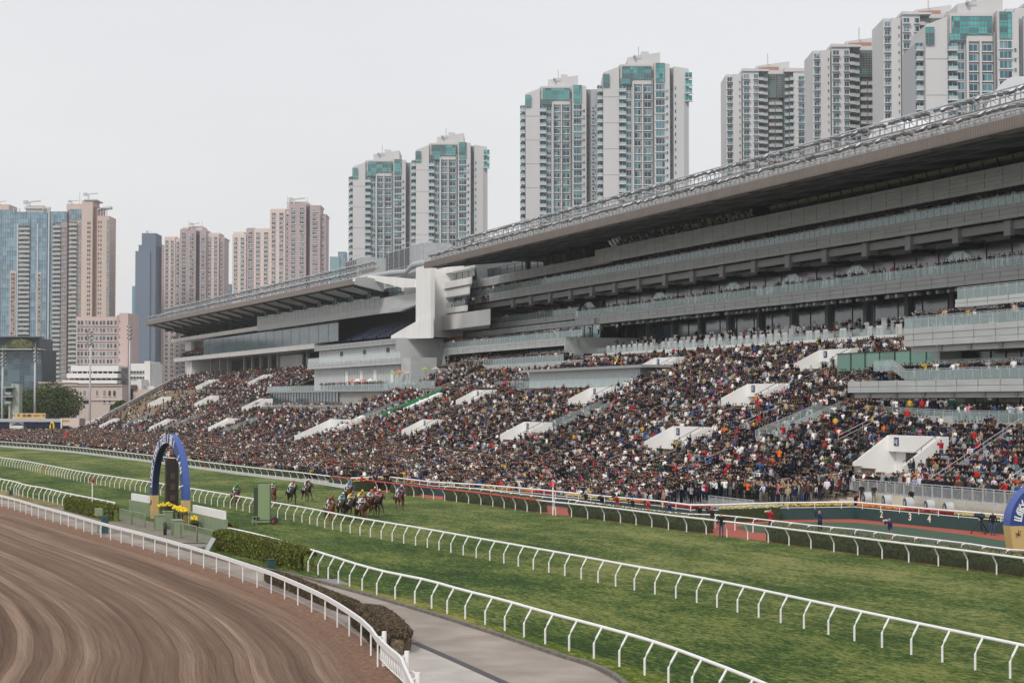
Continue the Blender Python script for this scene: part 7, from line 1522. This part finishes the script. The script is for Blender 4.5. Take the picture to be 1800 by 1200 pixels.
# photographers and officials on the apron
def stand(px, py, z, yaw, pose, shirt, lab, cam_=False, sc=1.02):
    p = G(px, py, z); o = person(p.x, p.y, z, yaw, pose, shirt, lab, 'people on the apron', sc)
    if cam_:
        m = MB(); m.box((-.08, .34, 1.50), (.08, .46, 1.62)); m.tube([(0, .46, 1.56), (0, .60, 1.56), (0, .74, 1.56)], .06, 10, radii=[.05, .055, .07]); cm = m.build('camera_body', M('lens_white', (.62, .62, .60), .5) if cam_ == 2 else BLACK, o); cm['label'] = 'long-lens camera held up to the face'
    return o
Y90 = math.pi/2
stand(1355, 934, .01, Y90+.5, 'holding up a phone', (.42, .02, .03), 'photographer in a red vest with a white lens, left of three on the apron', 2)
stand(1441.5, 937, .01, Y90+.5, 'holding up a phone', (.03, .05, .12), 'photographer in a navy jacket and grey cap, middle of three on the apron', 1)
stand(1564.5, 953, .01, Y90+.4, 'holding up a phone', (.03, .035, .12), 'photographer in black and violet with a long lens, right of three on the apron', 2)
stand(1745.5, 940.5, .01, Y90+.9, 'standing with arms down', (.012, .012, .015), 'man in a black suit beside the television camera')
stand(1515, 884, .9, Y90+.6, 'standing with arms down', (.02, .02, .022), 'man in a dark jacket at the left end of the drum fans', sc=1.0); stand(1536, 886, .9, Y90+1.2, 'leaning forward', (.025, .03, .05), 'man in a navy suit resting a hand on the rail by the first fan')
stand(1602.5, 895, .9, Y90+.4, 'hands together in front', (.012, .014, .014), 'man in black looking down behind the third drum fan'); stand(1447, 877, .9, Y90+.3, 'standing with arms down', (.012, .012, .014), 'steward in black standing alone left of the flower wall corner')
for i, (px, py, c_, l) in enumerate(((1230, 925, (.02, .02, .025), 'in black'), (1252, 930, (.03, .03, .03), 'in charcoal'), (1177, 918, (.03, .04, .1), 'in navy'), (1140, 914, (.4, .03, .04), 'in red'), (1112, 910, (.02, .02, .03), 'in dark coat'), (1058, 903, (.02, .02, .03), 'in black coat'), (1030, 897, (.02, .025, .05), 'in dark blue'), (1268, 944, (.012, .012, .012), 'in long black'), (1085, 904, (.3, .02, .03), 'in red vest'), (660, 862, (.03, .015, .03), 'in dark purple'))):
    stand(px, py, .01, Y90+.6+random.uniform(-.2, .3), 'holding up a phone' if i not in (7, 9) else 'standing with arms down', c_, 'photographer %s on the red apron behind the hooped rail, %s from right' % (l, ('third', 'second', 'fourth', 'fifth', 'sixth', 'eighth', 'ninth', 'first', 'seventh', 'last')[i]), 1 if i not in (7, 9) else False)
# television camera on tripod
p = G(1725, 938); th = thing('television_camera', 'dark hooded television camera on a wheeled tripod by the green wall', 'television camera'); m = MB(); c_ = p+Vector((0, 0, 1.35)); m.ball(c_, .32, 0, 10, 6, (.8, 1.3, .75)); m.tube([c_, c_+Vector((-.45, .25, .1))], .15, 8, radii=[.2, .14]); m.build('hood', M('hood_cloth', (.02, .03, .035), .7), th, True); m = MB(); m.tube([p+Vector((0, 0, .25)), p+Vector((0, 0, 1.2))], .09, 8); m.build('column', BLACK, th)
for a in (0.3, 2.4, 4.5): m = MB(); q = p+Vector((math.cos(a)*.75, math.sin(a)*.75, .08)); m.bar(p+Vector((0, 0, 1.0)), q, .06); m.ball(q, .08, 0, 6, 4); m.build('leg', BLACK, th)
# haze: an even volume of pale air round everything on the ground
hz = MB(); hz.box((-720, -140, -1.2), (1720, 2520, 200)); o = hz.build('haze', None or [])
m = bpy.data.materials.new('haze_air'); m.use_nodes = True; nt = m.node_tree; nt.nodes.clear(); ou = nt.nodes.new('ShaderNodeOutputMaterial'); pv = nt.nodes.new('ShaderNodeVolumePrincipled')
pv.inputs['Color'].default_value = (.95, .975, 1, 1); pv.inputs['Density'].default_value = .00009; pv.inputs['Anisotropy'].default_value = .2
nt.links.new(pv.outputs[0], ou.inputs['Volume']); o.data.materials.append(m); o['kind'] = 'stuff'; o['label'] = 'thin pale haze in the air over the course'
# ------------------------------------------------------------------ origins of everything modelled in place go to its base
def _desc(o):
    out = [o]
    for c in o.children: out += _desc(c)
    return out
import re as _re
for o in list(COL.objects):
    if 'label' in o and len(_re.findall(r"[\w'-]+", o['label'])) > 15: print('LONG', o.name, o['label'])
for o in WORLD:
    ds = [d for d in _desc(o) if d.type == 'MESH' and len(d.data.vertices)]
    if not ds: continue
    lo, hi = np.full(3, 1e9), np.full(3, -1e9); arr = []
    for d in ds:
        a = np.empty(len(d.data.vertices)*3, dtype=np.float32); d.data.vertices.foreach_get('co', a); a = a.reshape(-1, 3); arr.append(a)
        lo = np.minimum(lo, a.min(0)); hi = np.maximum(hi, a.max(0))
    c = np.array([(lo[0]+hi[0])/2, (lo[1]+hi[1])/2, lo[2]], dtype=np.float32)
    for d, a in zip(ds, arr): d.data.vertices.foreach_set('co', (a-c).ravel()); d.data.update()
    o.location = c.tolist()
